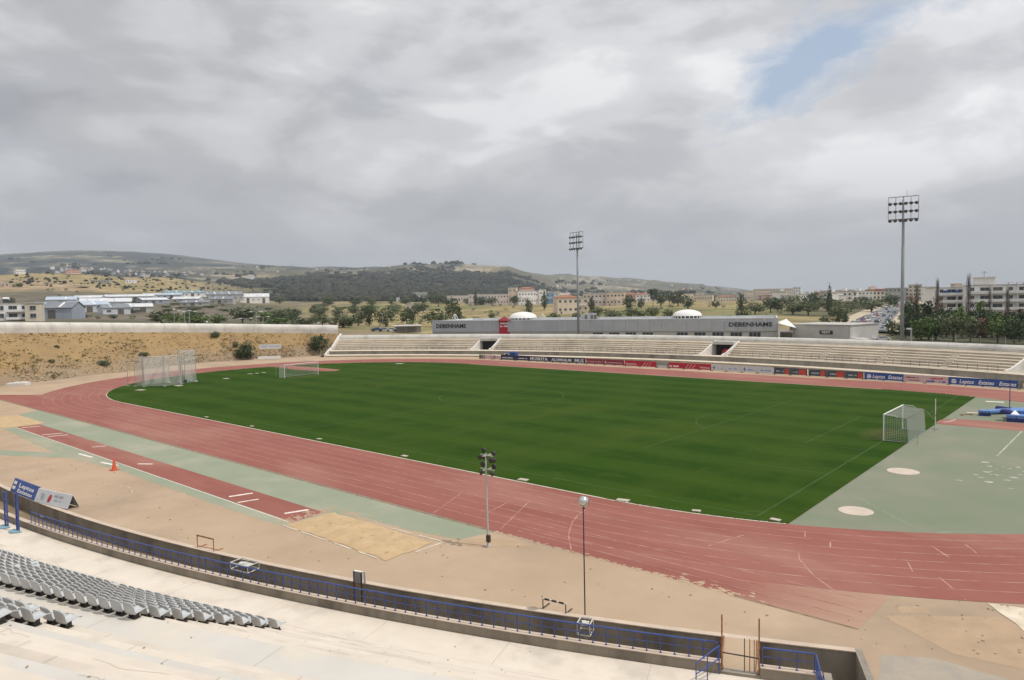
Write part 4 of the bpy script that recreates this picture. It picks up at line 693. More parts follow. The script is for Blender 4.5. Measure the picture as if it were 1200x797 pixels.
ring('coping', WALLTOP, [(150.12, .4), (150.12, .43), (150.43, .43), (150.43, .4)], t0, 22.97, stand)
ring('coping', WALLTOP, [(150.12, .4), (150.12, .43), (150.43, .43), (150.43, .4)], 23.5, t1, stand)
ring('threshold', WALLC, [(150.1, -1.3), (150.1, .1), (150.41, .1), (150.41, -.3)], 22.975, 23.495, stand)
mb = MB()
prof = [(150.15, .42)] + [q for r_, z_ in tiers for q in ((r_, z_ - .5), (r_, z_ - .02))] + [(182, 13.5)]
n = len(prof)
A = [NEAR(r_, t1 + .02, z_) for r_, z_ in prof] + [NEAR(r_, t1 + .02, -1.5) for r_, z_ in prof]
B_ = [NEAR(r_, t1 + .12, z_) for r_, z_ in prof] + [NEAR(r_, t1 + .12, -1.5) for r_, z_ in prof]
mb.add(A + B_, [(i, i + 1, n + i + 1, n + i) for i in range(n - 1)] + [(2 * n + i, 3 * n + i, 3 * n + i + 1, 2 * n + i + 1) for i in range(n - 1)] + [(i, 2 * n + i, 2 * n + i + 1, i + 1) for i in range(n - 1)] + [(0, n, 3 * n, 2 * n)])
obj('end_wall', mb, WALLC, stand, world=True)
moat = thing('moat_wall', 'stained concrete retaining wall of the moat in front of the near stand', 'wall', (20, -60.8, 0))
ring('wall_face', WALLC, [(147.15, -1.6), (147.15, 0.0), (147.4, 0.0), (147.4, -1.6)], t0, 24.9, moat)
ring('coping', WALLTOP, [(147.12, .0), (147.12, .045), (147.44, .045), (147.44, .0)], t0, 24.9, moat)
mb = MB(); mb.sweep(lambda r_, t, z: NEAR(r_, t, z), [(147.15, -1.6), (147.15, .045), (168, .045), (168, -1.6)], 24.9, 25.0, .1)
obj('return_wall', mb, WALLC, moat, world=True)
mb = MB(); mb.sweep(NEAR, [(147.4, -1.4), (147.4, -1.0), (150.15, -1.0), (150.15, -1.4)], t0, t1 + .1, .6)
mb.sweep(NEAR, [(147.4, -1.6), (147.4, -1.2), (170, -1.2), (170, -1.6)], t1 + .1, 24.9, .3)
struct('moat_floor', mb, MOAT, 'brown dirt floor of the moat')
# footbridge over the moat with rusty gate posts
br = thing('footbridge', 'sand coloured concrete slab crossing the moat between rusty posts', 'bridge', NEAR(148.8, 23.24, 0))
ring('slab', SAND, [(147.46, -.22), (147.46, .055), (150.08, .055), (150.08, -.22)], 22.99, 23.48, br, step=.3)
gate = thing('rusty_gate', 'rusty open gate frame of tall posts and rods at the footbridge', 'gate', NEAR(150.3, 23.24, .1))
for t in (22.985, 23.485):
    mb = MB(); mb.box(*NEAR(150.27, t, 1.12), .055, .055, 2.15, R(t)); mb.box(*NEAR(150.27, t, .2), .13, .13, .05, R(t))
    obj('post', mb, RUST, gate, world=True)
    mb = MB(); mb.path([NEAR(150.27, t, .35), NEAR(148.9, t, .16), NEAR(147.5, t, .1)], .03); obj('side_rail', mb, RUST, gate, world=True)
mb = MB(); mb.tube(NEAR(150.2, 22.99, .72), NEAR(150.2, 23.48, .66), .025); obj('bar', mb, DARKMET, gate, world=True)
for t in (23.29, 23.36, 23.42):
    mb = MB(); mb.tube(NEAR(150.2, t, .12), NEAR(150.2, t, 1.35), .018); obj('rod', mb, DARKMET if t < 23.3 else RUST, gate, world=True)
# blue railing on the parapet
def railing(a, b_, label, base=(150.27, .43), top=1.12, pitch=.2):
    th = thing('railing', label, 'railing', NEAR(base[0], (a + b_) / 2, base[1]))
    n = max(1, int((b_ - a) / pitch)); me = None
    for i in range(n + 1):
        t = a + (b_ - a) * i / n
        if me is None:
            q = MB(); q.box(0, 0, (top - base[1]) / 2 - .01, .034, .034, top - base[1] - .02); q.box(0, 0, .006, .09, .09, .012); me = q.mesh('post', BLUE)
        o = obj('post', me, None, th); p_ = NEAR(base[0], t, base[1])
        o.location = Vector(p_) - th.location; o.rotation_euler.z = R(t)
    for nm, z, rr in (('top_rail', top, .03), ('middle_rail', (top + base[1]) / 2 + .02, .016)):
        q = MB(); k = max(2, int((b_ - a) / .3)); q.path([NEAR(base[0], a + (b_ - a) * i / k, z) for i in range(k + 1)], rr); obj(nm, q, BLUE, th, world=True)
    return th
railing(6.62, 22.93, 'long blue steel railing on the parapet between stand and moat')
railing(23.53, 24.2, 'short blue railing right of the footbridge gate')
rt = thing('railing', 'blue barred railing turning back along the end of the stand', 'railing', NEAR(152, 24.22, .4))
for i in range(15):
    f = i / 14; q = MB(); q.tube(NEAR(150.35 + 3.6 * f, 24.22, .42 + 1.3 * max(0, f - .45)), NEAR(150.35 + 3.6 * f, 24.22, 1.12 + 1.3 * max(0, f - .45)), .014 if i % 7 else .022)
    obj('baluster', q, BLUE, rt, world=True)
for nm, h in (('top_rail', 1.12), ('bottom_rail', .5)):
    q = MB(); q.path([NEAR(150.35, 24.22, h), NEAR(150.35 + 3.6 * .45, 24.22, h), NEAR(153.95, 24.22, h + .715)], .026); obj(nm, q, BLUE, rt, world=True)
rr_ = thing('handrail', 'small blue handrail stub left of the footbridge on the walkway', 'handrail', NEAR(151, 22.8, 0))
for i, (r_, t) in enumerate(((150.45, 22.95), (151.0, 22.8), (151.5, 22.66))):
    q = MB(); q.tube(NEAR(r_, t, 0), NEAR(r_, t, 1.05 - .1 * i), .022); obj('post', q, BLUE, rr_, world=True)
for z0, z1 in ((1.08, .84), (.6, .42)):
    q = MB(); q.path([NEAR(150.45, 22.95, z0), NEAR(151.5, 22.66, z1)], .024); obj('rail', q, BLUE, rr_, world=True)
# tall blue gate panels at the left end
for i, (t, w, h, lb) in enumerate(((5.83, .42, 2.3, 'leftmost'), (6.48, .3, 2.45, 'right-hand'))):
    g_ = thing('blue_gate', '%s of two tall narrow blue steel gate panels at the left edge' % lb, 'gate', NEAR(150.9, t, 0), R(t), 'blue gate panels')
    for s in (-1, 1):
        q = MB(); q.box(s * w / 2, 0, h / 2, .07, .07, h); obj('upright', q, BLUE, g_)
    for k in range(6):
        q = MB(); q.box(0, 0, .12 + (h - .2) * k / 5, w - .07, .05, .06); obj('crossbar', q, BLUE, g_)
    q = MB()
    for k in range(5): q.box(-w / 2 + .06 + (w - .12) * k / 4, 0, h / 2, .012, .012, h - .2)
    obj('bars', q, BLUE, g_)
    q = MB(); q.prism([(.55 * math.cos(x), .5 * math.sin(x)) for x in [math.pi + math.pi * k / 12 for k in range(13)]], .01, .06); obj('foot', q, pm('light_blue_paint', (.22, .36, .42), (.16, .27, .33), 4, .6), g_)
# joints, cracks, litter on the terraces
b = MB(); bc = MB()
for k, (r_, z_) in enumerate([(150.45, 0)] + tiers[:22]):
    rn_ = 153.0 if k == 0 else (tiers[k][0] if k < len(tiers) else r_ + .84)
    for t in [x * 2.2 + (k % 3) * .7 for x in range(-2, 12)]:
        if t > t1 - .1 or t < 0: continue
        a, c = near_xy(r_ + .02, t), near_xy(rn_ - .01, t); b.ribbon([a, c], .018, z_ + .003)
    for i in range(3):
        t = rng.uniform(7, 24); r0_ = r_ + rng.uniform(.05, .6); pts = [near_xy(r0_, t)]
        for q_ in range(6):
            t += rng.uniform(.05, .2); r0_ = min(max(r0_ + rng.gauss(0, .1), r_ + .04), rn_ - .03); pts.append(near_xy(r0_, t))
        if t < t1 - .1: b.ribbon(pts, .007, z_ + .0035)
    for i in range(12):
        t = rng.uniform(5, 24.2); x, y = near_xy(rng.uniform(r_ + .05, rn_ - .03), t); s = rng.uniform(.008, .028)
        bc.box(x, y, z_ + .012, s * 2.4, s, .02, rng.random() * 3)
struct('concrete_joints', b, pm('joint_dirt', (.30, .26, .21), (.42, .37, .31), 3, .95), 'thin dirty joints and cracks across the terraces')
tag(obj('litter_specks', bc, pm('dry_litter', (.22, .17, .11), (.36, .3, .22), 2, .95)), 'dry leaves and grit lying on the terraces', None, None, 'stuff')
# ------------------------------------------------------------------ seats
PLASTIC = pm('grey_plastic', (.50, .515, .52), (.44, .455, .46), 2.5, .5, spec=.4, c3=(.54, .53, .51), scale3=.8, m3=(.5, .75))
def shell(fn, nu, nv, off, mb):
    vs = []
    for o in (0, 1):
        for j in range(nv + 1):
            for i in range(nu + 1):
                p_ = fn(i / nu * 2 - 1, j / nv); vs.append(tuple(p_[k] + off[k] * o for k in range(3)))
    n = (nu + 1) * (nv + 1); fs = []
    for j in range(nv):
        for i in range(nu):
            a = j * (nu + 1) + i; q = (a, a + 1, a + nu + 2, a + nu + 1); fs.append(q); fs.append(tuple(n + x for x in reversed(q)))
    rim = [i for i in range(nu + 1)] + [j * (nu + 1) + nu for j in range(1, nv + 1)] + [nv * (nu + 1) + i for i in range(nu - 1, -1, -1)] + [j * (nu + 1) for j in range(nv - 1, 0, -1)]
    for i in range(len(rim)):
        a, c = rim[i], rim[(i + 1) % len(rim)]; fs.append((c, a, n + a, n + c))
    return mb.add(vs, fs)
def back_fn(u, v):
    w = .225 * (1 - .16 * max(0, v - .55) ** 1.5 / .3); top = .40 * v - (.045 * u ** 6 if v > .9 else 0)
    return (u * w, -.02 - .10 * v + .03 * (1 - u * u) * -1, .17 + top)
def pan_fn(u, v):
    return (u * .225 * (1 - .05 * v), -.03 + .45 * v, .185 + .05 * v - .02 * (1 - u * u) + .03 * u ** 4 - (.05 if v > .95 else 0))
seat = thing('stadium_seat', '', 'seat', (0, 0, 0), 0, 'grey plastic seats on the near terraces')
q = MB(); shell(back_fn, 6, 5, (0, -.022, 0), q); obj('backrest', q, PLASTIC, seat, True)
q = MB(); shell(pan_fn, 6, 5, (0, 0, -.022), q); obj('seat_pan', q, PLASTIC, seat, True)
q = MB()
for s in (-.12, .12): q.box(s, .08, .085, .03, .16, .17)
q.box(0, .08, .012, .34, .2, .02); obj('bracket', q, DARKMET, seat)
CAMP = Vector((69.986, -77.94, 13.9604))
def seen_x(p_):
    d = Vector(p_) - CAMP; return 600 + 838.97 * d.dot(CAM_RIGHT) / max(.1, d.dot(CAM_FWD))
rows = [(155.85 + .8445 * i, 1.65 + .4245 * i, 17.05) for i in range(8)] + [(163.84 + .8445 * i, 5.23 + .4245 * i, 17.05) for i in range(3)]
first = True; gaps = {(0, 27), (1, 24), (0, 16), (8, 2), (3, 21)}
for k, (r_, z_, te) in enumerate(rows):
    if k < 8: rn = ('front row' if k == 0 else 'rearmost row' if k == 7 else nth(k + 1) + ' row') + ' of the main block'
    else: rn = nth(k - 7) + ' row behind the aisle'
    for j in range(60):
        t = te - math.degrees(.5555 * j / r_)
        p_ = NEAR(r_, t, z_)
        if seen_x(p_) < -30: break
        if (k, j) in gaps: continue
        lb = 'grey plastic seat, %s of the %s' % ('right end' if j == 0 else nth(j + 1) + ' from the right end', rn)
        if first: seat.location = p_; seat.rotation_euler.z = R(t); seat['label'] = lb; first = False
        else: copy_tree(seat, None, lb, p_, R(t + rng.gauss(0, 2.0)))
# ------------------------------------------------------------------ things along the moat
def basket(x, y, w, d, h, t, label):
    b_ = thing('metal_basket', label, 'basket', (x, y, 0), R(t), 'white baskets on the moat wall')
    for z, nm in ((.16, 'top_frame'), (.16 - h, 'bottom_frame')):
        q = MB(); c = [(-w / 2, -d / 2, z), (w / 2, -d / 2, z), (w / 2, d / 2, z), (-w / 2, d / 2, z)]
        for i in range(4): q.tube(c[i], c[(i + 1) % 4], .03)
        obj(nm, q, OFFWHITE, b_)
    for sx_ in (-1, 1):
        for sy in (-1, 1):
            q = MB(); q.tube((sx_ * w / 2, sy * d / 2, .16 - h), (sx_ * w / 2, sy * d / 2, .16), .025); obj('upright', q, OFFWHITE, b_)
    q = MB(); q.box(0, 0, .05, w * .55, d * .7, .03, .1); q.box(-w * .1, 0, .09, w * .3, d * .4, .06, .4); obj('tray', q, OFFWHITE, b_)
    q = MB(); q.tube((0, d / 2, .1), (0, d / 2 + .35, .0), .025); q.tube((0, -d / 2, 0.1 - h), (0, d / 2 + .2, -.9), .02); obj('bracket', q, GALV, b_)
basket(34.1, -58.95, 1.35, .75, .35, 11, 'wide flat white metal basket over the moat at left')
basket(52.45, -53.3, .55, .65, .5, 20.8, 'small white metal box basket over the moat below the ball pole')
sg = thing('sign_post', 'grey backed sign box on two dark posts standing in the moat', 'sign', (41.65, -57.15, -1), R(16.4))
for s in (-1, 1):
    q = MB(); q.box(s * .22, 0, .95, .06, .06, 1.95); obj('post', q, DARKMET, sg)
q = MB(); q.box(0, .02, 1.62, .38, .08, .55); obj('panel', q, pm('sign_back', (.30, .30, .31), (.26, .26, .27), 4, .6), sg)
q = MB(); q.box(.02, .02, 1.915, .46, .12, .035); q.box(.33, .12, 1.62, .12, .03, .58); obj('white_edge', q, WHITE, sg)
q = MB(); q.box(0, 0, 1.2, .36, .05, .06); q.tube((-.2, 0, 1.28), (.2, 0, 1.12), .02); obj('brace', q, RUST, sg)
q = MB()
for i in range(7):
    a, s = rng.random() * 3, rng.uniform(.25, .5); q.box(rng.uniform(-.8, .7), rng.uniform(-.35, .35), .05 + .04 * i, s * 1.6, s, .03, a, 0, .8)
lt = tag(obj('discarded_board', q, WHITE), 'white broken sheets lying in the moat behind the advert frame', 'litter'); lt.location = (11.0, -61.45, -1.0)
def text_on(parent, txt, size, pos, xd_, up, mat, name='lettering', depth=.004, shear=0.0, width=None):
    me = text_mesh(txt, size, depth, name, mat, shear=shear)
    o = link(bpy.data.objects.new(name, me))
    x = Vector(xd_).normalized(); u = Vector(up); u = (u - x * u.dot(x)).normalized(); nrm = x.cross(u)
    mm = Matrix((x, u, nrm)).transposed().to_4x4(); mm.translation = pos
    if width:
        w = max(v.co.x for v in me.vertices) - min(v.co.x for v in me.vertices)
        mm = mm @ Matrix.Diagonal((width / max(w, .01), 1, 1, 1))
    o.parent = parent; o.matrix_parent_inverse = parent_matrix(parent).inverted(); o.matrix_basis = mm
    return o
def a_board(p0, p1, h, mt, label, txt=None, tmat=None, extra=None):
    p0, p1 = Vector((*p0, 0)), Vector((*p1, 0)); ax = (p1 - p0); L = ax.length; rz = math.atan2(ax.y, ax.x)
    th = thing('advert_frame', label, 'advertising board', (p0 + p1) / 2, rz, 'tent-shaped boards at the moat edge')
    th.location.z = .045
    for s in (-1, 1):
        q = MB(); q.add([(-L / 2, s * .42, .02), (L / 2, s * .42, .02), (L / 2, s * .03, h), (-L / 2, s * .03, h), (-L / 2, s * .39, .02), (L / 2, s * .39, .02), (L / 2, 0, h), (-L / 2, 0, h)],
                        [(0, 1, 2, 3), (7, 6, 5, 4), (0, 4, 5, 1), (1, 5, 6, 2), (2, 6, 7, 3), (3, 7, 4, 0)])
        obj('panel', q, mt, th)
    for s in (-1, 0, 1):
        q = MB(); x = s * (L / 2 - .06); q.tube((x, -.38, .03), (x, .38, .03), .02); q.tube((x, -.38, .03), (x, 0, h - .05), .02); q.tube((x, .38, .03), (x, 0, h - .05), .02); obj('frame', q, DARKMET, th)
    mm = parent_matrix(th); nrm = Vector((0, -h, .39)).normalized()
    if extra: extra(th, L, h, mm)
    if txt:
        for s_, f, z in txt:
            text_on(th, s_, f, mm @ Vector((.35, -.42 + .39 * z / h - .012, z)) , mm.to_3x3() @ Vector((1, 0, 0)), mm.to_3x3() @ Vector((0, .39, h)), tmat, width=L * .6)
    return th
ADBLUE = pm('advert_blue', (.030, .075, .27), (.04, .095, .31), 1.5, .45)
ADWHITE = pm('advert_white', (.58, .59, .60), (.50, .52, .54), 1.2, .5)
ADRED = pm('advert_red', (.46, .028, .05), (.38, .022, .045), 1.5, .45)
LETTER = pm('letter_white', (.78, .78, .78), (.70, .70, .70), 2, .5)
LETTERGREY = pm('letter_grey', (.33, .34, .37), (.28, .29, .32), 2, .5)
def blue_extra(th, L, h, mm):
    q = MB()
    for z in (.24, .58): q.add([(-L * .40 - .3, -.44 + .39 * z / h, z), (-L * .40 + .3, -.44 + .39 * z / h, z), (-L * .40 + .3, -.44 + .39 * (z + .22) / h, z + .22), (-L * .40 - .3, -.44 + .39 * (z + .22) / h, z + .22)], [(0, 1, 2, 3)])
    obj('emblem', q, LETTER, th)
def white_extra(th, L, h, mm):
    q = MB(); c = []
    for i in range(16):
        t = 6.283 * i / 16; z = .43 + .26 * math.sin(t); c.append((-.35 + .2 * math.cos(t) + .06 * math.sin(t), -.445 + .39 * z / h, z))
    q.add(c, [tuple(range(16))]); obj('emblem', q, ADRED, th)
    q = MB()
    for x0, x1, z, dz in ((-1.7, -.8, .55, .08), (-1.65, -.9, .4, .06), (0, 1.5, .58, .13), (.1, 1.2, .34, .07), (-1.6, -1.0, .27, .05)):
        k = int((x1 - x0) / .13)
        for i in range(k):
            if (i * 7) % 5 == 0: continue
            a = x0 + i * .13; q.add([(a, -.445 + .39 * z / h, z), (a + .09, -.445 + .39 * z / h, z), (a + .09, -.445 + .39 * (z + dz) / h, z + dz), (a, -.445 + .39 * (z + dz) / h, z + dz)], [(0, 1, 2, 3)])
    obj('print', q, LETTERGREY, th)
a_board((5.0, -61.95), (9.75, -61.68), .95, ADBLUE, 'blue tent-shaped advertising board with white lettering by the moat', [('Leptos', .42, .60), ('Estates', .36, .24)], LETTER, blue_extra)
a_board((9.95, -61.75), (14.25, -60.92), .9, ADWHITE, 'white tent-shaped advertising board with a red oval by the moat', None, None, white_extra)
def hurdle(x0, y0, x1, y1, h, mt, label, bands):
    p = Vector(((x0 + x1) / 2, (y0 + y1) / 2, 0)); L = math.hypot(x1 - x0, y1 - y0)
    th = thing('hurdle', label, 'hurdle', p, math.atan2(y1 - y0, x1 - x0))
    for s in (-1, 1):
        q = MB(); q.tube((s * L / 2, 0, .02), (s * L / 2, 0, h), .028); obj('leg', q, mt, th)
        q = MB(); q.tube((s * L / 2, -.05, .03), (s * L / 2, .6, .03), .028); obj('foot', q, mt, th)
    q = MB(); q.box(0, 0, h + .02, L + .06, .03, .075); obj('crossbar', q, WHITE if bands else mt, th)
    if bands:
        q = MB()
        for s in (-.32, .32, 0): q.box(s * L, -.001, h + .02, .24, .036, .08)
        obj('band', q, DARKMET, th)
    else:
        q = MB(); q.tube((-L / 2, 0, .14), (L / 2, .25, .05), .02); obj('brace', q, mt, th)
hurdle(29.3, -59.25, 30.75, -59.0, .72, RUST, 'rusty hurdle frame standing on the dirt at left', False)
hurdle(50.05, -53.2, 51.2, -53.02, .45, DARKMET, 'low hurdle with black and white bar beside the ball pole', True)
cone = thing('traffic_cone', 'orange red traffic cone standing by the jump runway', 'cone', (3.86, -54.47, .008))
ORANGE = pm('cone_orange', (.62, .10, .045), (.55, .08, .04), 3, .5)
q = MB(); q.box(0, 0, .03, .62, .62, .06); obj('base', q, ORANGE, cone)
q = MB(); q.lathe([(.23, .06), (.2, .12), (.05, 1.0), (.03, 1.03), (0, 1.03)], n=14); obj('body', q, ORANGE, cone, True)
# lamp pole with a cluster of spotlights
lp = thing('spotlight_pole', 'slim grey pole carrying a cluster of dark spotlights beside the track', 'light pole', (42.42, -48.64, 0))
q = MB(); q.tube((0, 0, 0), (-.05, 0, 5.35), .065, .045, 8); q.box(0, 0, .02, .3, .3, .04); obj('pole', q, pm('pale_metal', (.50, .49, .47), (.42, .41, .39), 4, .5), lp)
for z, dx0, dx1 in ((5.25, -.45, .5), (4.45, -.45, .6)):
    q = MB(); q.box((dx0 + dx1) / 2, 0, z, dx1 - dx0, .05, .05, 0); q.box(.05, 0, z, .05, .7, .05); obj('arm', q, MATS['pale_metal'], lp)
lampm = None
for x, y, z in ((-.28, .12, 5.5), (-.42, -.05, 5.1), (-.18, .1, 5.1), (.42, .2, 5.38), (.48, -.1, 5.05), (-.35, .1, 4.68), (-.3, -.12, 4.25), (.48, .14, 4.66), (.55, -.1, 4.3), (.42, .2, 5.0)):
    if lampm is None:
        q = MB()
        pr = [(0, -.1), (.09, -.1), (.15, .04), (.155, .08), (0, .07)]
        n = 10; vs = []; fs = []
        q.lathe(pr, n=n); lampm = q.mesh('spotlight', DARKMET, True)
    o = obj('spotlight', lampm, None, lp); o.location = (x, y, z); o.rotation_euler = (R(105), 0, rng.uniform(-.6, .6))
q = MB(); q.box(.15, -.12, .5, .22, .16, .4); obj('junction_box', q, DARKMET, lp)
bp_ = thing('ball_pole', 'tall thin pole topped with a shiny metal ball at the moat edge', 'pole', (51.93, -52.58, 0))
q = MB(); q.tube((0, 0, 0), (-.02, 0, 4.95), .03, .026, 8); obj('pole', q, DARKMET, bp_)
CHROME = pm('polished_steel', (.62, .61, .60), None, 1, .16, metal=1.0)
q = MB(); q.lathe([(.001, 4.86)] + [(.25 * math.cos(a), 5.11 + .25 * math.sin(a)) for a in [R(-80 + 16 * i) for i in range(11)]] + [(.001, 5.36)], n=24); obj('ball', q, CHROME, bp_, True)
q = MB(); q.lathe([(.05, 4.78), (.06, 4.9), (.03, 4.92)], n=10); obj('collar', q, DARKMET, bp_)
# ------------------------------------------------------------------ far stand
STEP = pm('step_concrete', (.62, .545, .44), (.53, .465, .375), 0.35, .9, .004, 10, 6, (.45, .395, .32), 0.12, m3=(.52, .72))
BENCH = pm('bench_concrete', (.61, .535, .43), (.53, .465, .37), 0.35, .9, .003, 10, 6, (.42, .365, .29), 0.12, m3=(.48, .7))
FASCIA = pm('fascia_concrete', (.54, .52, .475), (.46, .445, .405), 0.4, .9, .004, 8, 6, (.36, .345, .315), 0.2, m3=(.5, .72))
FRONT = pm('front_wall_concrete', (.45, .41, .33), (.37, .335, .275), 0.5, .95, .008, 8, 7, (.22, .195, .16), 0.3, m3=(.5, .72), stretch=(1, 1, .3))
COPE = pm('cream_coping', (.78, .69, .545), (.70, .61, .475), 0.8, .9)
PLASTER = pm('white_plaster', (.68, .66, .61), (.60, .58, .54), 0.8, .85)
fs = thing('far_grandstand', 'long curved cream concrete grandstand along the far side of the track', 'grandstand', (0, 66, 0))
T0, T1 = -36.3, 36.3
segs = [(T0, -22.05), (-20.2, -.45), (1.45, 20.4), (22.3, T1)]
def fring(name, mt, sec, a, b_, step=.8): return ring(name, mt, sec, a, b_, fs, FAR, step)
fring('moat_wall', FRONT, [(154.35, -1.6), (154.35, .298), (154.7, .4), (154.7, -1.6)], T0, T1)
fring('moat_coping', COPE, [(154.3, .30), (154.3, .36), (154.5, .58), (154.78, .58), (154.78, .405)], T0, T1)
fring('front_wall', FRONT, [(157.4, -1.6), (157.4, 1.27), (157.7, 1.4), (157.7, -1.6)], T0, T1)
fring('front_coping', COPE, [(157.3, 1.28), (157.3, 1.33), (157.52, 1.58), (157.8, 1.58), (157.8, 1.405)], T0, T1)
fring('walkway', STEP, [(157.72, .3), (157.72, .9), (160.1, .9), (160.1, .3)], T0, T1)
fr_t = [(160.0 + .86 * k, .9 + .42 * (k + 1)) for k in range(7)]
for a, b_ in segs:
    for k, (r_, z_) in enumerate(fr_t):
        nx = fr_t[k + 1][0] if k < 6 else 166.6
        fring('seating_step', STEP, [(r_, z_ - .6), (r_, z_ - .13), (nx + .05, z_ - .13), (nx + .05, z_ - .6)], a, b_)
        fring('bench_slab', BENCH, [(r_ - .1, z_ - .13), (r_ - .1, z_ - .09), (r_ + .0, z_), (nx + .02, z_), (nx + .02, z_ - .13)], a, b_)
    fring('top_ledge', COPE, [(165.9, 3.845), (165.9, 3.97), (166.45, 3.97), (166.45, 3.845)], a, b_)
# aisle stairs
stairs = MB()
for t in (-33, -29.5, -26, -16, -11.6, -7.2, -3.6, 4.5, 8.6, 12.6, 16.6, 25.5, 29, 33):
    mb = MB()
    for k, (r_, z_) in enumerate(fr_t[:-1]):
        mb.sweep(FAR, [(r_ - .42, z_ - .5), (r_ - .42, z_ - .21), (r_ - .06, z_ - .21), (r_ - .06, z_ - .5)], t - .22, t + .22, .3)
        mb.sweep(FAR, [(r_ - .04, z_ + .006), (r_ - .04, z_ + .02), (r_ + .4, z_ + .02), (r_ + .4, z_ + .006)], t - .22, t + .22, .3)
    obj('aisle_stair', mb, CREAM_B, fs, world=True)
sec = [(166.5, 2.5), (166.5, 4.2), (166.58, 4.5), (166.8, 4.8), (167.15, 5.02), (167.6, 5.1), (168.1, 5.1), (168.1, -2.5)]
t = T0; pw = 2.6
while t < T1 - .01:
    e = min(t + pw, T1)
    ma = sum(((x * 37) % 7) for x in (int(t * 10),)) % 3
    fring('fascia_panel', FASCIA, sec, t + .004, e - .012, 1.3); t = e
# openings through the stand
for i, (a, b_) in enumerate(((-22.05, -20.2), (-.45, 1.45), (20.4, 22.3))):
    for s, t in ((0, a), (1, b_)):
        pr = [(157.9, .9), (157.9, 1.75), (160, 1.75 + .35), (166.3, 4.25), (166.3, .9)]
        mb = MB(); mb.sweep(FAR, pr, t - .06, t + .06, .2); obj('side_wall', mb, PLASTER, fs, world=True)
    fring('passage_floor', STEP, [(160.05, .2), (160.05, .905), (168, .905), (168, .2)], a + .07, b_ - .07)
    mb = MB(); mb.sweep(FAR, [(164.2, 3.45), (164.2, 4.15), (166.49, 4.15), (166.49, 3.45)], a + .07, b_ - .07, .4); obj('lintel', mb, FASCIA, fs, world=True)
    mb = MB(); mb.sweep(FAR, [(166.3, .9), (166.3, 3.45), (166.4, 3.45), (166.4, .9)], a + .07, b_ - .07, .4); obj('doorway_shade', mb, pm('doorway_shade_black', (.025, .025, .03), (.04, .04, .045), 2, .8), fs, world=True)  # near-black panel: the shade inside the passage is put into its colour
    # low railing beside the opening
    if i == 0:
        mb = MB()
        for k in range(16): mb.tube(FAR(158.2, a - .35 - k * .25, .9), FAR(158.2, a - .35 - k * .25, 1.95), .025)
        mb.path([FAR(158.2, a - .35 - k * .25, 1.95) for k in range(16)], .03); mb.path([FAR(158.2, a - .35 - k * .25, 1.45) for k in range(16)], .02)
        obj('passage_railing', mb, GALV, fs, world=True)
        mb = MB(); mb.box(*FAR(158.2, a - 4.3, 1.55), .45, .3, 1.3, R(-a)); obj('pier', mb, PLASTER, fs, world=True)
mb = MB(); mb.sweep(FAR, [(154.28, -1.6), (154.28, .62), (157.4, 1.75), (160, 2.2), (166, 5.0), (168.2, 5.6), (168.2, -2.5)], T0 - .16, T0, .2); obj('end_wall', mb, PLASTER, fs, world=True)
mb = MB(); mb.sweep(FAR, [(154.7, -1.6), (154.7, -1.0), (157.4, -1.0), (157.4, -1.6)], T0, T1, .8)
struct('far_moat_floor', mb, MOAT, 'dirt floor of the far moat')
b = MB(); b.box(*FAR(165.5, .55, 1.7), .9, .8, 1.5, .1); b.box(*FAR(165.5, .3, 1.55), .5, .5, 1.2, .3)
o = obj('vending_cabinet', b, ADRED); tag(o, 'red cabinet standing inside the middle passage of the far stand', 'cabinet')
RAILDK = pm('dark_rail', (.05, .055, .075), (.08, .08, .09), 5, .6)
for i, (a, b_) in enumerate(((T0 + .3, -22.4), (-19.9, -.7), (1.8, 20.1), (22.6, T1 - .3))):
    th = thing('railing', 'thin dark railing on the front wall of the far stand, %s section from the left' % nth(i + 1), 'railing', FAR(157.55, (a + b_) / 2, 1.58), 0, 'railings of the far stand')
    n = int((b_ - a) / .55); q = MB(); q.tube((0, 0, 0), (0, 0, .95), .03, n=5); me = q.mesh('post', RAILDK)
    for k in range(n + 1):
        o = obj('post', me, None, th); o.location = Vector(FAR(157.55, a + (b_ - a) * k / n, 1.58)) - th.location
    for z in (2.5, 2.2, 1.9):
        q = MB(); q.path([FAR(157.55, a + (b_ - a) * k / (2 * n), z) for k in range(2 * n + 1)], .02, 4); obj('rail', q, RAILDK, th, world=True)
# ------------------------------------------------------------------ advertising boards along the far straight
ADNAVY = pm('advert_navy', (.030, .035, .075), (.04, .045, .09), 1, .5)
ADMAROON = pm('advert_maroon', (.21, .035, .055), (.26, .05, .075), 1, .5)
ADDARK = pm('advert_dark', (.05, .075, .10), (.07, .09, .11), 1, .5)
ADORANGE = pm('advert_orange_red', (.52, .08, .055), (.45, .06, .045), 1.2, .5)
ADOLIVE = pm('advert_olive', (.21, .22, .16), (.14, .15, .10), 1, .6)
ADPINK = pm('advert_pale_pink', (.60, .45, .43), (.52, .38, .37), 1, .6)
ADGREEN = pm('advert_grey_green', (.27, .30, .27), (.20, .23, .2), 1, .6)
LBLUE = pm('print_blue', (.07, .13, .42), (.06, .11, .36), 2, .5)
def board_y(x): return 49.35 - .0009 * (x - 2) ** 2 if x > 2 else 49.35 - .0005 * (x - 2) ** 2
def bars(th, mt, spec, y, z0):
    """solid printed strips: (x0, x1, z0, z1) in board coordinates"""
    q = MB()
    for x0, x1, a, c in spec:
        q.add([(x0, y, z0 + a), (x1, y, z0 + a), (x1, y, z0 + c), (x0, y, z0 + c)], [(0, 1, 2, 3)])
        if len(spec) <= 8: obj('printed_block', q, mt, th); q = MB()
    if q.f: obj('print', q, mt, th)
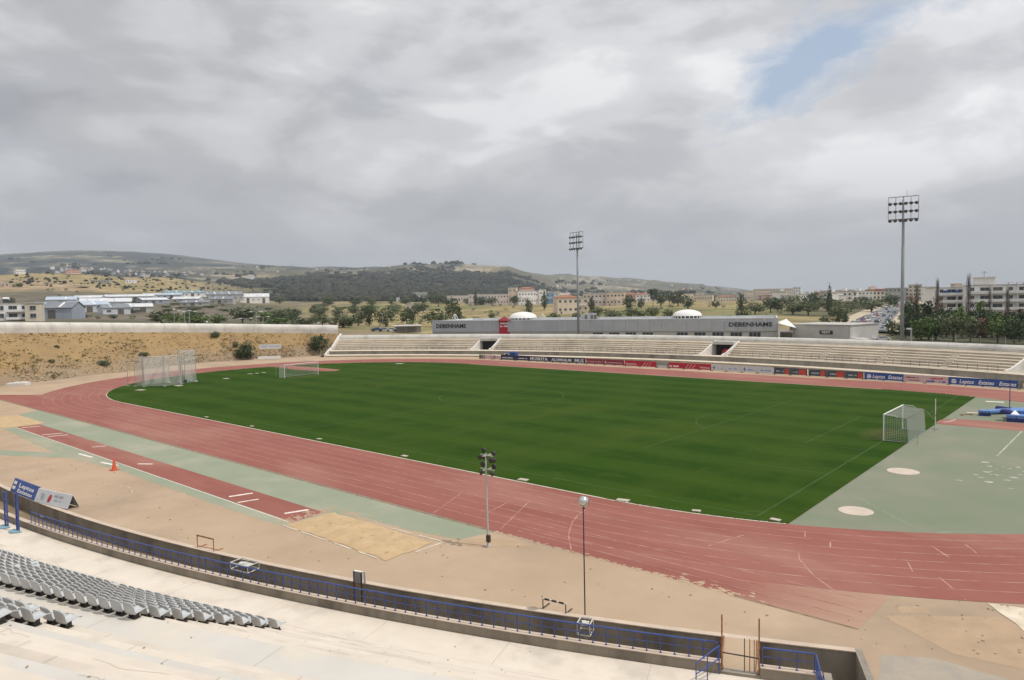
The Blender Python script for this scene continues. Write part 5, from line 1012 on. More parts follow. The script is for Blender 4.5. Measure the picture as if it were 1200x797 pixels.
def squiggle(x0, x1, a, c, step=.24, gap=.3, seed=0):
    r_ = random.Random(seed); out = []; x = x0
    while x < x1:
        w = step * r_.uniform(.6, 1.1); h = (c - a) * r_.choice((.7, .7, 1, .8))
        if r_.random() > .14: out.append((x, min(x + w, x1), a, a + h))
        x += w + step * gap
    return out
def ad(x0, x1, mt, label, txts=(), prints=(), h=1.12):
    y0, y1 = board_y(x0), board_y(x1); p = Vector(((x0 + x1) / 2, (y0 + y1) / 2, 0)); L = math.hypot(x1 - x0, y1 - y0) + .07; rz = math.atan2(y1 - y0, x1 - x0)
    th = thing('advertising_board', label, 'advertising board', p, rz, 'advertising boards along the far side of the track')
    q = MB(); q.box(0, .06, .12 + h / 2, L, .05, h); obj('panel', q, mt, th)
    n = max(2, int(L / 2.2) + 1)
    for i in range(n):
        x = -L / 2 + .12 + (L - .24) * i / (n - 1)
        q = MB(); q.box(x, .12, .5, .06, .06, 1.0); q.box(x, .3, .03, .06, .55, .05); q.path([(x, .52, .06), (x, .14, .8)], .02); q.box(x, -.1, .03, .07, .35, .05); obj('foot', q, DARKMET, th)
    mm = parent_matrix(th); r3 = mm.to_3x3()
    for s, size, xo, zo, wid, tm in txts:
        text_on(th, s, size, mm @ Vector((xo, .022, .12 + zo)), r3 @ Vector((1, 0, 0)), Vector((0, 0, 1)), tm, width=wid, shear=.25 if s in ('Leptos', 'Estates') else 0)
    for pm_, sp in prints: bars(th, pm_, sp, .028, .12)
    return th
def emblem(x): return [(x - .3, x + .3, .2, .34), (x - .36, x + .36, .4, .56), (x - .28, x + .28, .62, .8)]
ad(-50.2, -48.9, ADOLIVE, 'small olive board at the left end of the far advertising row', (), [(ADDARK, [(-.5, -.3, .1, .9)])], .9)
ad(-48.7, -46.2, ADPINK, 'pale pink board second from the left end of the far advertising row', (), [(ADMAROON, [(-1.1, -.95, 0, 1), (.9, 1.1, 0, 1)])], .9)
ad(-46.0, -43.6, ADPINK, 'pale pink board with a maroon frame beside the navy boards', (), [(ADMAROON, [(-1.0, -.3, .15, .9)]), (ADPINK, [(-.85, -.45, .3, .75)])], .9)
ad(-43.4, -39.2, ADNAVY, 'leftmost navy board with one short line of white print', (), [(LETTER, squiggle(-1.7, 1.5, .35, .62, .25, .2, 3))])
ad(-39.1, -35.1, ADNAVY, 'second navy board with one short line of white print', (), [(LETTER, squiggle(-1.5, 1.6, .36, .6, .25, .2, 8))])
ad(-35.0, -19.6, ADNAVY, 'long navy board reading MUSKITA ALUMINIUM MUS in white', [('MUSKITA', .95, -4.9, .5, 5.0, LETTER), ('ALUMINIUM', .85, 1.4, .5, 5.4, LETTER), ('MUS', .95, 6.1, .5, 2.4, LETTER)])
ad(-19.4, -14.8, ADMAROON, 'maroon board with a small pale print right of the navy boards', (), [(ADPINK, squiggle(-1.8, 1.9, .38, .6, .22, .25, 4) + [(-2.2, -1.95, .3, .7)])])
ad(-14.7, -9.9, ADMAROON, 'second maroon board with a small pale print', (), [(ADPINK, squiggle(-1.7, 2.0, .36, .58, .22, .25, 6) + [(-2.3, -1.95, .25, .75)])])
ad(-9.7, -6.3, ADRED, 'crimson board with pale lettering left of a striped one', (), [(ADPINK, squiggle(-1.4, 1.1, .25, .62, .28, .15, 5))])
def stripes(L): return [(MATS['advert_pale_pink'], [])]
def slashes(th, L):
    for x in (-.9, -.2, .5):
        q = MB(); q.add([(x - .4, .029, .2), (x - .28, .029, .2), (x + .45, .029, 1.0), (x + .3, .029, 1.0)], [(0, 1, 2, 3)]); obj('slash', q, ADPINK, th)
slashes(ad(-6.2, -2.4, ADRED, 'crimson board with diagonal pale slashes beside the grey green board'), 3.6)
ad(-2.3, .3, ADGREEN, 'grey green board between two crimson boards', (), [(ADWHITE, [(-1.1, 1.0, .1, .42)])])
ad(.4, 3.6, ADRED, 'crimson board with white swoosh lettering right of the grey green one', (), [(LETTER, squiggle(-1.4, .9, .25, .66, .34, .1, 7))])
slashes(ad(3.7, 6.9, ADRED, 'crimson board with diagonal pale slashes, second of its kind'), 3.0)
ad(7.0, 9.4, ADRED, 'crimson board with pale lettering at the right end of the red group', (), [(ADPINK, squiggle(-1.0, 1.0, .25, .6, .26, .15, 9))])
for i, (a, c) in enumerate(((9.5, 12.3), (12.4, 15.4), (15.5, 18.4), (18.5, 21.5))):
    pr = [(LBLUE, [(-.95, -.8, .12, .85), (-1.15, -.65, .42, .56)])] if i % 2 == 0 else []
    ad(a, c, ADWHITE, '%s from the left of four white boards%s' % (nth(i + 1), ' with a blue cross mark' if i % 2 == 0 else ' with a thin blue line of print'), (), pr + [(LBLUE if i else LETTERGREY, squiggle(-.3 if i % 2 == 0 else -.9, 1.0, .38, .56, .16, .25, 20 + i))])
for i, (a, c, sw) in enumerate(((21.6, 24.4, 0), (24.5, 27.4, 1), (27.7, 30.7, 2), (30.8, 33.8, 3), (33.9, 36.6, 4))):
    ad(a, c, ADDARK, '%s from the left of five dark boards with an orange red block' % nth(i + 1), (), [(ADORANGE, [(.5, 1.25, .02, .98)] if sw % 2 == 0 else [(.05, 1.3, .02, .98)]), (ADWHITE, squiggle(-1.0, .0 if sw % 2 else .3, .4, .62, .2, .25, 30 + i))])
def leptos(a, c, words, lb):
    L = c - a; th = ad(a, c, ADBLUE, lb, words, [(LETTER, [e]) for e in emblem(-L / 2 + .7)])
leptos(36.8, 42.6, [('Leptos', .8, -.75, .5, 1.9, LETTER), ('Estates', .8, 1.7, .5, 2.1, LETTER)], 'shorter blue board reading Leptos Estates with a round white emblem')
ad(42.7, 45.6, ADPINK, 'pale board with two lines of dark red print right of the shorter blue board', (), [(ADMAROON, squiggle(-1.2, 1.2, .58, .82, .2, .15, 41)), (ADMAROON, squiggle(-.8, .9, .2, .4, .2, .2, 42))])
ad(45.7, 48.8, ADPINK, 'pale board with red print over blue print left of the longer blue board', (), [(ADRED, squiggle(-.8, .9, .62, .86, .22, .15, 43)), (LBLUE, squiggle(-1.4, 1.4, .12, .46, .26, .12, 44))])
leptos(48.9, 57.7, [('Leptos', .8, -2.05, .5, 1.9, LETTER), ('Estates', .8, .45, .5, 2.0, LETTER), ('Estates', .8, 3.1, .5, 2.1, LETTER)], 'longer blue board reading Leptos Estates Estates at the right end')
ad(57.8, 61.5, ADOLIVE, 'olive board with a pale curved mark cut by the right edge', (), [(ADWHITE, [(-1.4, -.9, .2, .8), (-.6, 1.2, .4, .6)])])
dg_ = thing('scorer_hut', 'small white and blue hut behind the left end of the advert row', 'hut', (-43.6, 51.2, 0), .2)
q = MB(); q.box(0, 0, .8, 1.6, 1.4, 1.6); obj('wall', q, PLASTER, dg_)
q = MB(); q.box(1.6, -.05, .75, 1.6, 1.5, 1.5); q.box(.8, 0, 1.66, 3.4, 1.7, .1); obj('cover', q, ADBLUE, dg_)
q = MB(); q.box(.0, -.71, .95, .8, .03, .7); obj('window', q, DARKMET, dg_)
# ------------------------------------------------------------------ left embankment
BC = (-42.195, 0)
def toe_r(p): 
    tb = [(100, 66), (145, 66), (160, 63), (175, 62), (195, 56.5), (213, 57.5), (221, 61), (250, 64)]
    for (a, ra), (b_, rb) in zip(tb, tb[1:]):
        if a <= p <= b_: return ra + (rb - ra) * (p - a) / (b_ - a)
    return 64
def crest_z(p):
    tb = [(100, 7), (145, 8.0), (161, 8.9), (178, 9.85), (194, 10.75), (201, 11.1), (211, 11.55), (225, 12.2), (250, 12.5)]
    for (a, ra), (b_, rb) in zip(tb, tb[1:]):
        if a <= p <= b_: return ra + (rb - ra) * (p - a) / (b_ - a)
    return 12.5
def bank_pt(p, f):
    """f 0..1 from toe to the foot of the crest wall"""
    r0 = toe_r(p); r1 = 71.6; zt = crest_z(p) - 2.25
    r_ = r0 + (r1 - r0) * f
    prof = .12 * f + .88 * (f ** .85)
    z = zt * prof
    x, y = BC[0] + r_ * math.cos(R(p)), BC[1] + r_ * math.sin(R(p))
    ed = min(1, f * 6) * min(1, (1 - f) * 8)
    z += ed * (noise.fractal(Vector((x / 5.5, y / 5.5, z / 5)), .9, 2, 5) * .5 + noise.noise(Vector((x / 1.6, y / 1.6, 3))) * .14 * (1.6 - f))
    return (x, y, z)
P0, P1 = 143.6, 244
b = MB(); npz, nf = 330, 36
for i in range(npz + 1):
    for j in range(nf + 1): b.v.append(bank_pt(P0 + (P1 - P0) * i / npz, j / nf))
    p_ = P0 + (P1 - P0) * i / npz
    b.v.append((BC[0] + 78 * math.cos(R(p_)), BC[1] + 78 * math.sin(R(p_)), crest_z(p_) - 2.6)); b.v.append((BC[0] + 96 * math.cos(R(p_)), BC[1] + 96 * math.sin(R(p_)), -1))
w_ = nf + 3
for i in range(npz):
    for j in range(w_ - 1):
        a = i * w_ + j; b.f.append((a, a + 1, a + w_ + 1, a + w_)); b.m.append(0)
BANK = pm('dry_bank', (.325, .22, .10), (.28, .188, .092), 0.35, .98, .10, 2.2, 8, (.255, .17, .085), 0.2, m3=(.5, .66), zmix=(3.6, 6.6, (.28, .21, .14), .5, 6.0))
struct('embankment', b, BANK, 'dry straw coloured earth bank closing the left end of the stadium', True)
ew = thing('bank_parapet', 'long pale rounded concrete wall along the top of the left bank', 'wall', (-112, 0, 0))
def bk(r_, p_, z): return (BC[0] + r_ * math.cos(R(p_)), BC[1] + r_ * math.sin(R(p_)), z + crest_z(p_))
BFAS = pm('bank_wall_concrete', (.62, .595, .535), (.54, .515, .46), 0.4, .9, .004, 8, 6, (.45, .43, .385), 0.2, m3=(.5, .72))
t = P0
while t < P1:
    e = min(t + 6.0, P1)
    mb = MB(); mb.sweep(bk, [(71.5, -3.2), (71.5, -1.2), (71.6, -.7), (71.85, -.3), (72.3, -.05), (72.8, 0), (73.3, 0), (73.3, -3.2)], t + .02, e - .02, 1.5); obj('wall_panel', mb, BFAS, ew, world=True); t = e
# stones and dry tufts on the bank
b = MB(); b2 = MB()
for i in range(2600):
    p_ = rng.uniform(P0 + 1, 240); f = rng.random() ** 1.5
    x, y, z = bank_pt(p_, f); s = rng.uniform(.08, .3) * (1.3 - .6 * f)
    if noise.noise(Vector((x / 9, y / 9, 0))) < -.05 + .5 * (f - .45): continue
    b.box(x, y, z + s * .2, s * rng.uniform(1, 1.8), s * 1.2, s * rng.uniform(.6, 1), rng.random() * 3, 0, .55)
for i in range(3600):
    p_ = rng.uniform(P0 + 1, 240); f = rng.uniform(.02, .99)
    x, y, z = bank_pt(p_, f)
    if noise.noise(Vector((x / 12, y / 12, 7))) < rng.uniform(-.5, .25): continue
    h = rng.uniform(.06, .2); w = rng.uniform(.15, .4); t = rng.random() * 6.28
    for k in range(3):
        t += 1.1; b2.add([(x - w * math.cos(t), y - w * math.sin(t), z - .05), (x + w * math.cos(t), y + w * math.sin(t), z - .05), (x + rng.gauss(0, .15), y + rng.gauss(0, .15), z + h)], [(0, 1, 2)])
b3 = MB()
for i in range(420):
    p_ = rng.uniform(P0 + 1, 240); f = rng.random() ** 1.6 * .75 + .02; x, y, z = bank_pt(p_, f)
    if noise.noise(Vector((x / 7, y / 7, 11))) < .05: continue
    s = rng.uniform(.25, .8)
    for k in range(14):
        px_, py_, pz_ = x + rng.gauss(0, s), y + rng.gauss(0, s), z + abs(rng.gauss(0, s * .3)); t = rng.random() * 6.28; w = rng.uniform(.1, .25)
        b3.add([(px_ - w * math.cos(t), py_ - w * math.sin(t), pz_), (px_ + w * math.cos(t), py_ + w * math.sin(t), pz_), (px_ + rng.gauss(0, .15), py_ + rng.gauss(0, .15), pz_ + rng.uniform(.1, .35))], [(0, 1, 2)])
tag(obj('bank_scrub', b3, pm('dull_scrub', (.20, .155, .075), (.15, .13, .06), .6, .95)), 'dull brown scrub scattered over the lower bank', None, None, 'stuff')
tag(obj('bank_stones', b, pm('bank_stone', (.46, .37, .26), (.33, .25, .17), 1.5, .95)), 'pale stones and rubble on the face of the dry bank', None, None, 'stuff')
tag(obj('bank_grass', b2, pm('dry_tufts', (.40, .28, .125), (.36, .25, .11), .3, .95)), 'dry straw grass tufts over the bank', None, None, 'stuff')
sg = thing('bank_sign', 'white sign panel on two thin posts at the foot of the dry bank', 'sign', (-100.2, 21.5, 1.0), R(62))
for s in (-1, 1):
    q = MB(); q.box(s * 1.9, 0, .9, .09, .09, 4.2); obj('post', q, GALV, sg)
q = MB(); q.box(0, -.06, 2.2, 5.4, .06, 1.15); obj('panel', q, ADWHITE, sg)
q = MB()
for x0, x1, a, c in squiggle(-2.3, 2.3, 2.1, 2.4, .3, .2, 51): q.add([(x0, -.1, a), (x1, -.1, a), (x1, -.1, c), (x0, -.1, c)], [(0, 1, 2, 3)])
obj('print', q, LETTERGREY, sg)
q = MB(); q.box(0, 0, .42, 5.6, .12, .75); q.box(0, .35, .2, 5.2, .6, .35)
o = obj('white_hoarding', q, WHITE); o.location = (-98.9, 20.4, 0); o.rotation_euler.z = R(60); tag(o, 'bright white low hoarding on the ground below the bank sign', 'hoarding')
q = MB(); q.box(0, 0, .25, 3.2, 2.2, .5); q.box(.2, .1, .55, 2.0, 1.4, .12); o = obj('concrete_slab', q, PLASTER); o.location = (-85.6, -38.4, 0); o.rotation_euler.z = .9; tag(o, 'pale concrete slab on the dirt at the foot of the bank, left edge', 'slab')
# ------------------------------------------------------------------ floodlight masts
MASTM = pm('mast_steel', (.33, .34, .35), (.28, .29, .30), 1, .5, metal=.3)
def mast(x, y, top, yaw, label):
    th = thing('floodlight_mast', label, 'floodlight', (x, y, -2.0), yaw, 'floodlight masts behind the far stand')
    H = top + 2.0; q = MB(); q.path([(0, 0, 0), (0, 0, H * .5), (0, 0, H - .6)], [.42, .33, .22], 12); obj('mast', q, MASTM, th, True)
    q = MB(); q.lathe([(.7, 0), (.7, .3), (.45, .35)], n=12); obj('base', q, FASCIA, th)
    fr_ = MB(); W2, rows_ = 2.7, (H - 4.5, H - 2.9, H - 1.3, H)
    for z in rows_: fr_.box(0, -.3, z, W2 * 2, .14, .14)
    for sx_ in (-1, -.5, 0, .5, 1): fr_.box(sx_ * W2, -.3, (rows_[0] + rows_[-1]) / 2, .1, .1, rows_[-1] - rows_[0])
    fr_.box(0, .55, H - 2.3, .12, .12, 4.4); fr_.box(0, .1, rows_[0] - .1, W2 * 2, .9, .06); fr_.box(0, .1, H, .3, 1.0, .1)
    obj('rack', fr_, MASTM, th)
    me = None
    for z, n_l in ((rows_[0] - .25, 6), (rows_[1] - .05, 6), (rows_[2] - .05, 6)):
        for i in range(n_l):
            if me is None:
                q = MB(); q.lathe([(0, .2), (.16, .18), (.34, -.1), (.36, -.16), (0, -.12)], n=10); me = q.mesh('lamp', pm('lamp_housing', (.10, .10, .105), (.13, .13, .135), 3, .5), True)
            o = obj('lamp', me, None, th); o.location = (-W2 + .35 + i * (2 * W2 - .7) / (n_l - 1), -.62, z); o.rotation_euler = (R(-58), 0, 0)
    q = MB(); q.tube((.6, .2, H), (.6, .2, H + 1.3), .03); obj('lightning_rod', q, MASTM, th)
    q = MB(); q.box(.0, -.35, 2.6, .5, .35, .9); obj('control_box', q, GALV, th)
mast(-50.65, 90, 33.2, R(-12), 'more distant floodlight mast left of centre with a tilted lamp rack')
mast(34.2, 85, 33.6, R(9), 'taller looking floodlight mast on the right with a wide lamp rack')
# ------------------------------------------------------------------ goals, cage, mats
NET = pm('net_cord', (.62, .62, .60), None, 1, .9)
def netting(mb, a, b_, c, d, pitch, w):
    """flat cord net on the quad a-b-c-d (a,b bottom; d,c top)"""
    a, b_, c, d = map(Vector, (a, b_, c, d))
    nu = max(1, int(max((b_ - a).length, (c - d).length) / pitch)); nv = max(1, int(max((d - a).length, (c - b_).length) / pitch))
    nrm = (b_ - a).cross(d - a).normalized()
    for i in range(nu + 1):
        p = a.lerp(b_, i / nu); q = d.lerp(c, i / nu); mb.tube(p, q, w, n=3, cap=False)
    for j in range(nv + 1):
        p = a.lerp(d, j / nv); q = b_.lerp(c, j / nv); mb.tube(p, q, w, n=3, cap=False)
def goal(x, s, label):
    th = thing('football_goal', label, 'goal', (x, 0, .022), 0 if s > 0 else math.pi, 'football goals')
    for y, nm in ((-3.72, 'post'), (3.72, 'post')):
        q = MB(); q.tube((0, y, 0), (0, y, 2.5), .06, n=10); obj(nm, q, WHITE, th)
    q = MB(); q.tube((0, -3.78, 2.5), (0, 3.78, 2.5), .06, n=10); obj('crossbar', q, WHITE, th)
    q = MB(); q.path([(0, -3.72, .04), (2.1, -3.72, .04), (2.1, 3.72, .04), (0, 3.72, .04)], .03); obj('ground_frame', q, GALV, th)
    q = MB(); dz = -.25
    netting(q, (2.1, -3.7, .04), (2.1, 3.7, .04), (1.95, 3.7, 2.25), (1.95, -3.7, 2.25), .16, .0065)
    for y in (-3.7, 3.7): netting(q, (0, y, .04), (2.1, y, .04), (1.95, y, 2.25), (0, y, 2.45), .16, .0065)
    netting(q, (0, -3.7, 2.45), (0, 3.7, 2.45), (1.95, 3.7, 2.25), (1.95, -3.7, 2.25), .16, .0065)
    tag(obj('net', q, NET, th), None, None, None, 'stuff')
    for y in (-3.72, 3.72):
        q = MB(); q.path([(0, y, 2.5), (.9, y, 2.5), (1.2, y, 2.3)], .022); obj('net_bracket', q, WHITE, th)
        q = MB(); q.tube((2.9, y * 1.02, 0), (2.9, y * 1.02, 1.3 if y < 0 else 2.2), .03); q.tube((2.9, y * 1.02, 1.2), (1.95, y, 2.25), .01, n=4); obj('net_stanchion', q, GALV, th)
goal(52.21, 1, 'white football goal with a hanging net at the right end of the pitch')
goal(-52.21, -1, 'smaller looking distant white football goal at the left end of the pitch')
cg = thing('throwing_cage', 'tall pale netted hammer cage on poles at the far left of the grass', 'cage', (-61.5, -21, .022), 0)
def cage_panel(p0, p1, h, lean=0):
    q = MB(); p0, p1 = Vector((*p0, 0)), Vector((*p1, 0)); up = Vector((lean, -lean * .6, h))
    netting(q, p0 + Vector((0, 0, .1)), p1 + Vector((0, 0, .1)), p1 + up, p0 + up, .2, .022); tag(obj('net', q, NET, cg), None, None, None, 'stuff')
pts = [(-2.0, -5.2), (-.3, -4.6), (2.4, -2.2), (2.2, .6), (.6, 1.6)]
for i in range(4): cage_panel(pts[i], pts[i + 1], 5.2)
pts2 = [(1.0, 2.1), (.4, 4.3)]; cage_panel(pts2[0], pts2[1], 5.8); cage_panel((-2.4, 2.6), (-1.6, 4.6), 5.8); cage_panel((-3.6, -3.4), (-2.9, .8), 5.0)
for x, y in [(-2.2, -5.4), (-.3, -4.7), (2.5, -2.3), (2.3, .7), (.7, 1.7), (1.1, 2.0), (.3, 4.4), (-2.5, 2.5), (-1.5, 5.2), (-3.7, -3.5), (-3.0, .9), (-3.8, -6.0)]:
    q = MB(); q.tube((x, y, 0), (x, y, 6.2 if y > 2 else 5.5), .045, n=6); q.box(x, y, .05, .5, .5, .1); obj('pole', q, GALV, cg)
q = MB(); q.path([(x, y, 5.25) for x, y in pts], .03); q.path([(1.0, 2.1, 5.85), (.4, 4.3, 5.85), (-1.6, 4.6, 5.85), (-2.4, 2.6, 5.85), (1.0, 2.1, 5.85)], .035); q.path([(1.0, 2.1, 4.3), (.4, 4.3, 4.3)], .03); obj('top_rail', q, WHITE, cg)
q = MB(); q.box(1.3, 2.0, .35, .35, .35, .7); obj('winch', q, pm('dark_green', (.05, .09, .05), (.04, .07, .04), 3, .7), cg)
MATBLUE = pm('mat_blue', (.10, .20, .45), (.13, .245, .50), 1.2, .6)
MATNAVY_SHADE = pm('mat_navy_and_side_shade', (.025, .035, .14), (.03, .045, .17), 1.5, .6)  # navy parts, and mat sides with their shade put into the colour
def pad(name, x, y, sx, sy, sz, rz, label, tm, sm, lean=0, z=0.004):
    th = thing(name, label, 'landing mat', (x, y, z), rz, 'blue landing mats')
    q = MB(); q.prism([(-sx / 2, -sy / 2), (sx / 2, -sy / 2), (sx / 2, sy / 2), (-sx / 2, sy / 2)], 0, sz * .5); q.v = [(vx, vy, vz + (lean * (vx / sx) if vz > 0 else 0)) for vx, vy, vz in q.v]; obj('side', q, sm, th)
    q = MB(); q.box(0, 0, sz * .75, sx * 1.01, sy * 1.01, sz * .5); q.v = [(vx, vy, vz + lean * (vx / sx)) for vx, vy, vz in q.v]; o = obj('top_cover', q, tm, th)
    md = o.modifiers.new('bevel', 'BEVEL'); md.width = .06; md.segments = 2
    q = MB()
    for i in (-.33, 0, .33): q.box(i * sx, -sy / 2 - .012, sz * .55, .06, .02, sz * .7)
    obj('strap', q, MATNAVY_SHADE, th)
    return th
pad('landing_mat', 62.2, 16.6, 5.0, 3.4, .75, .10, 'large light blue landing mat heap at the right edge of the picture', MATBLUE, MATNAVY_SHADE)  # blue mat; its side is coloured darker for the shaded near face
pad('landing_mat', 61.6, 17.6, 3.8, 2.2, .38, .38, 'upper light blue mat lying askew on the big mat heap', MATBLUE, MATBLUE, .3, .80)
pad('landing_mat', 57.45, 17.9, 1.05, .75, .62, .35, 'small dark blue mat block left of the big mat heap', MATBLUE, MATNAVY_SHADE)
b = MB(); b.add([(60.2, 14.9, .82), (61.0, 15.1, .78), (60.5, 15.9, 1.15)], [(0, 1, 2)]); b.add([(60.2, 14.88, .80), (61.0, 15.08, .76), (60.5, 15.88, 1.13)], [(2, 1, 0)])
tag(obj('plastic_sheet', b, WHITE), 'white plastic corner of sheet on the blue mats', 'sheet')
q = MB(); q.lathe([(0, 0), (.5, 0), (.55, .2), (.5, .42), (.3, .5), (0, .5)], n=12); o = obj('rolled_mat', q, MATNAVY_SHADE); o.location = (59.75, 15.4, .76); tag(o, 'round dark navy roll on the corner of the big blue mats', 'mat roll')
for i, (x0, y0, x1, y1, z, lb) in enumerate(((57.6, 19.0, 59.5, 21.0, .3, 'nearer'), (58.1, 22.4, 60.2, 20.9, .35, 'farther'))):
    th = thing('mat_roll', '%s of two long dark blue padded rolls behind the small mat block' % lb, 'mat roll', ((x0 + x1) / 2, (y0 + y1) / 2, z), math.atan2(y1 - y0, x1 - x0), 'padded rolls')
    L = math.hypot(x1 - x0, y1 - y0); q = MB(); q.tube((-L / 2, 0, 0), (L / 2, 0, .05), .3, n=10); obj('roll', q, MATNAVY_SHADE if i else MATBLUE, th)
    q = MB(); q.tube((-.1, 0, .003), (.1, 0, .007), .31, n=10); obj('strap', q, MATNAVY_SHADE, th)
q = MB(); q.box(0, 0, .1, 1.3, .07, .07); q.box(-.6, 0, .04, .07, .5, .08); q.box(.6, 0, .04, .07, .5, .08); o = obj('wooden_beam', q, RUST); o.location = (55.8, 17.2, .004); o.rotation_euler.z = .8; tag(o, 'brown low beam lying on the green end zone', 'beam')
q = MB(); q.box(0, 0, .05, 1.6, .35, .1); o = obj('plank', q, COPE); o.location = (56.4, 18.9, .004); o.rotation_euler.z = .25; tag(o, 'cream plank lying left of the small mat block', 'plank')
for x, y, h, lb in ((54.82, 5.6, 3.15, 'pale slim upright pole at the edge of grass behind the right goal'), (59.83, 17.5, 4.3, 'thin dark blue upright pole standing by the big mats')):
    th = thing('upright_pole', lb, 'pole', (x, y, .008)); mt = GALV if x < 57 else MATNAVY_SHADE
    q = MB(); q.tube((0, 0, 0), (0, 0, h), .045, .035, 8); obj('pole', q, WHITE if x < 57 else mt, th); q = MB(); q.box(0, 0, .04, .6, .1, .07); q.box(0, 0, .04, .1, .6, .07); obj('foot', q, mt, th)
    q = MB(); q.box(.05, 0, h * .45, .12, .08, .1); obj('clamp', q, DARKMET, th)
# ------------------------------------------------------------------ foliage
LEAF = {
 'dark': pm('leaf_dark', (0.056, 0.078, 0.039), (0.084, 0.109, 0.050), 1.2, .8, spec=.2, lo=.3, hi=.7),
 'olive': pm('leaf_olive', (0.101, 0.123, 0.064), (0.147, 0.168, 0.087), 1.0, .8, spec=.2, lo=.3, hi=.7),
 'green': pm('leaf_green', (0.084, 0.133, 0.042), (0.119, 0.168, 0.053), 1.0, .8, spec=.2, lo=.3, hi=.7),
 'pine': pm('leaf_pine', (0.050, 0.070, 0.042), (0.077, 0.101, 0.053), 1.2, .8, spec=.2, lo=.3, hi=.7),
 'red': pm('leaf_red', (0.161, 0.091, 0.077), (0.200, 0.126, 0.091), 1.0, .8, spec=.2, lo=.3, hi=.7)}
BARK = pm('bark', (.13, .10, .075), (.09, .07, .05), 3, .95)
TWIG = pm('grey_twigs', (.155, .125, .11), (.12, .10, .09), 2, .95)
def crown_mesh(seed, nclump, nleaf, shape, size, mat):
    r_ = random.Random(seed); q = MB()
    for i in range(nclump):
        while True:
            v = Vector((r_.uniform(-1, 1), r_.uniform(-1, 1), r_.uniform(-1, 1)))
            if v.length <= 1 and v.length > .35 * r_.random(): break
        if shape == 'cone':
            zf = (v.z + 1) / 2; s_ = max(.04, (1 - zf) ** .8) * (.75 if zf > .1 else .5); v = Vector((v.x * s_, v.y * s_, v.z))
        if shape == 'umbrella': v.z = v.z * .45 + .45
        if shape == 'column': v = Vector((v.x * (.9 - .5 * abs(v.z) ** 2), v.y * (.9 - .5 * abs(v.z) ** 2), v.z))
        lump = 1 + .22 * noise.noise(v * 2.1 + Vector((seed, 0, 0)))
        v *= lump
        cs = size * r_.uniform(.6, 1.3)
        for k in range(nleaf):
            p = v + Vector((r_.gauss(0, 1), r_.gauss(0, 1), r_.gauss(0, .7))) * cs * .5
            n = (v.normalized() * .8 + Vector((r_.gauss(0, .6), r_.gauss(0, .6), r_.gauss(0, .6)) )).normalized()
            a = n.orthogonal().normalized(); c = n.cross(a); t = r_.random() * 6.28
            a, c = a * math.cos(t) + c * math.sin(t), c * math.cos(t) - a * math.sin(t)
            s = cs * r_.uniform(.22, .48)
            q.add([p - a * s, p + c * s * .6, p + a * s, p - c * s * .6 + n * s * .2], [(0, 1, 2, 3)])
    return q.mesh('crown', mat)
def tree_proto(name, seed, kind, shape, nclump=70, nleaf=13, size=.3, trunk=.3, squash=1.0):
    """unit tree: crown radius 1 horizontally, total height 2"""
    th = thing(name, 'x', 'tree'); 
    cz = 1.0 + trunk * .5; hz = 1.0 - trunk * .5
    me = crown_mesh(seed, nclump, nleaf, shape, size, LEAF[kind])
    for v in me.vertices: v.co.z = v.co.z * hz + cz
    obj('crown', me, None, th)
    q = MB(); r_ = random.Random(seed); q.path([(0, 0, -.1), (.03, .02, .4), (-.02, .03, 1.0), (0, 0, 1.45)], [.085, .065, .045, .015], 7)
    for k in range(5):
        t = r_.random() * 6.28; z = r_.uniform(.45, .95); q.path([(0, .02, z), (.3 * math.cos(t), .3 * math.sin(t), z + .28), (.6 * math.cos(t), .6 * math.sin(t), z + .5)], [.035, .022, .008], 5)
    obj('trunk', q, BARK, th)
    return th
PROTO = {k: [] for k in LEAF}
for k in ('dark', 'olive', 'green'):
    for s in range(3): PROTO[k].append(tree_proto('%s_tree' % {'dark': 'dark', 'olive': 'olive', 'green': 'leafy'}[k], 11 * s + len(k), k, 'ball', trunk=.25 if s else .45))
for s in range(2): PROTO['pine'].append(tree_proto('pine_tree', 50 + s, 'pine', 'cone' if s == 0 else 'ball', trunk=.2, nclump=80))
PROTO['red'].append(tree_proto('reddish_tree', 70, 'red', 'ball', trunk=.4, nleaf=8))
UMB = tree_proto('umbrella_pine', 77, 'pine', 'umbrella', trunk=.5)
CYP = tree_proto('cypress', 80, 'dark', 'column', nclump=110, nleaf=12, size=.26, trunk=.08)
def bare_proto():
    th = thing('bare_poplar', 'x', 'tree'); q = MB(); r_ = random.Random(5)
    q.path([(0, 0, -.1), (.02, 0, 1), (0, .02, 2)], [.06, .035, .006], 6); obj('trunk', q, BARK, th)
    q = MB()
    for k in range(130):
        z = r_.uniform(.25, 1.85); t = r_.random() * 6.28; L = (.42 + .5 * (1 - abs(z - .8))) * r_.uniform(.5, 1)
        e = (math.cos(t) * L * .75, math.sin(t) * L * .75, z + L * .55)
        q.path([(0, 0, z), (e[0] * .5, e[1] * .5, z + L * .22), e], [.016, .01, .004], 3)
        for j in range(3):
            f = r_.uniform(.4, .95); b0 = (e[0] * f, e[1] * f, z + L * .5 * f); t2 = r_.random() * 6.28
            q.tube(b0, (b0[0] + .17 * math.cos(t2), b0[1] + .17 * math.sin(t2), b0[2] + .2), .007, .003, 3, cap=False)
    obj('crown', q, TWIG, th); return th
BAREP = bare_proto()
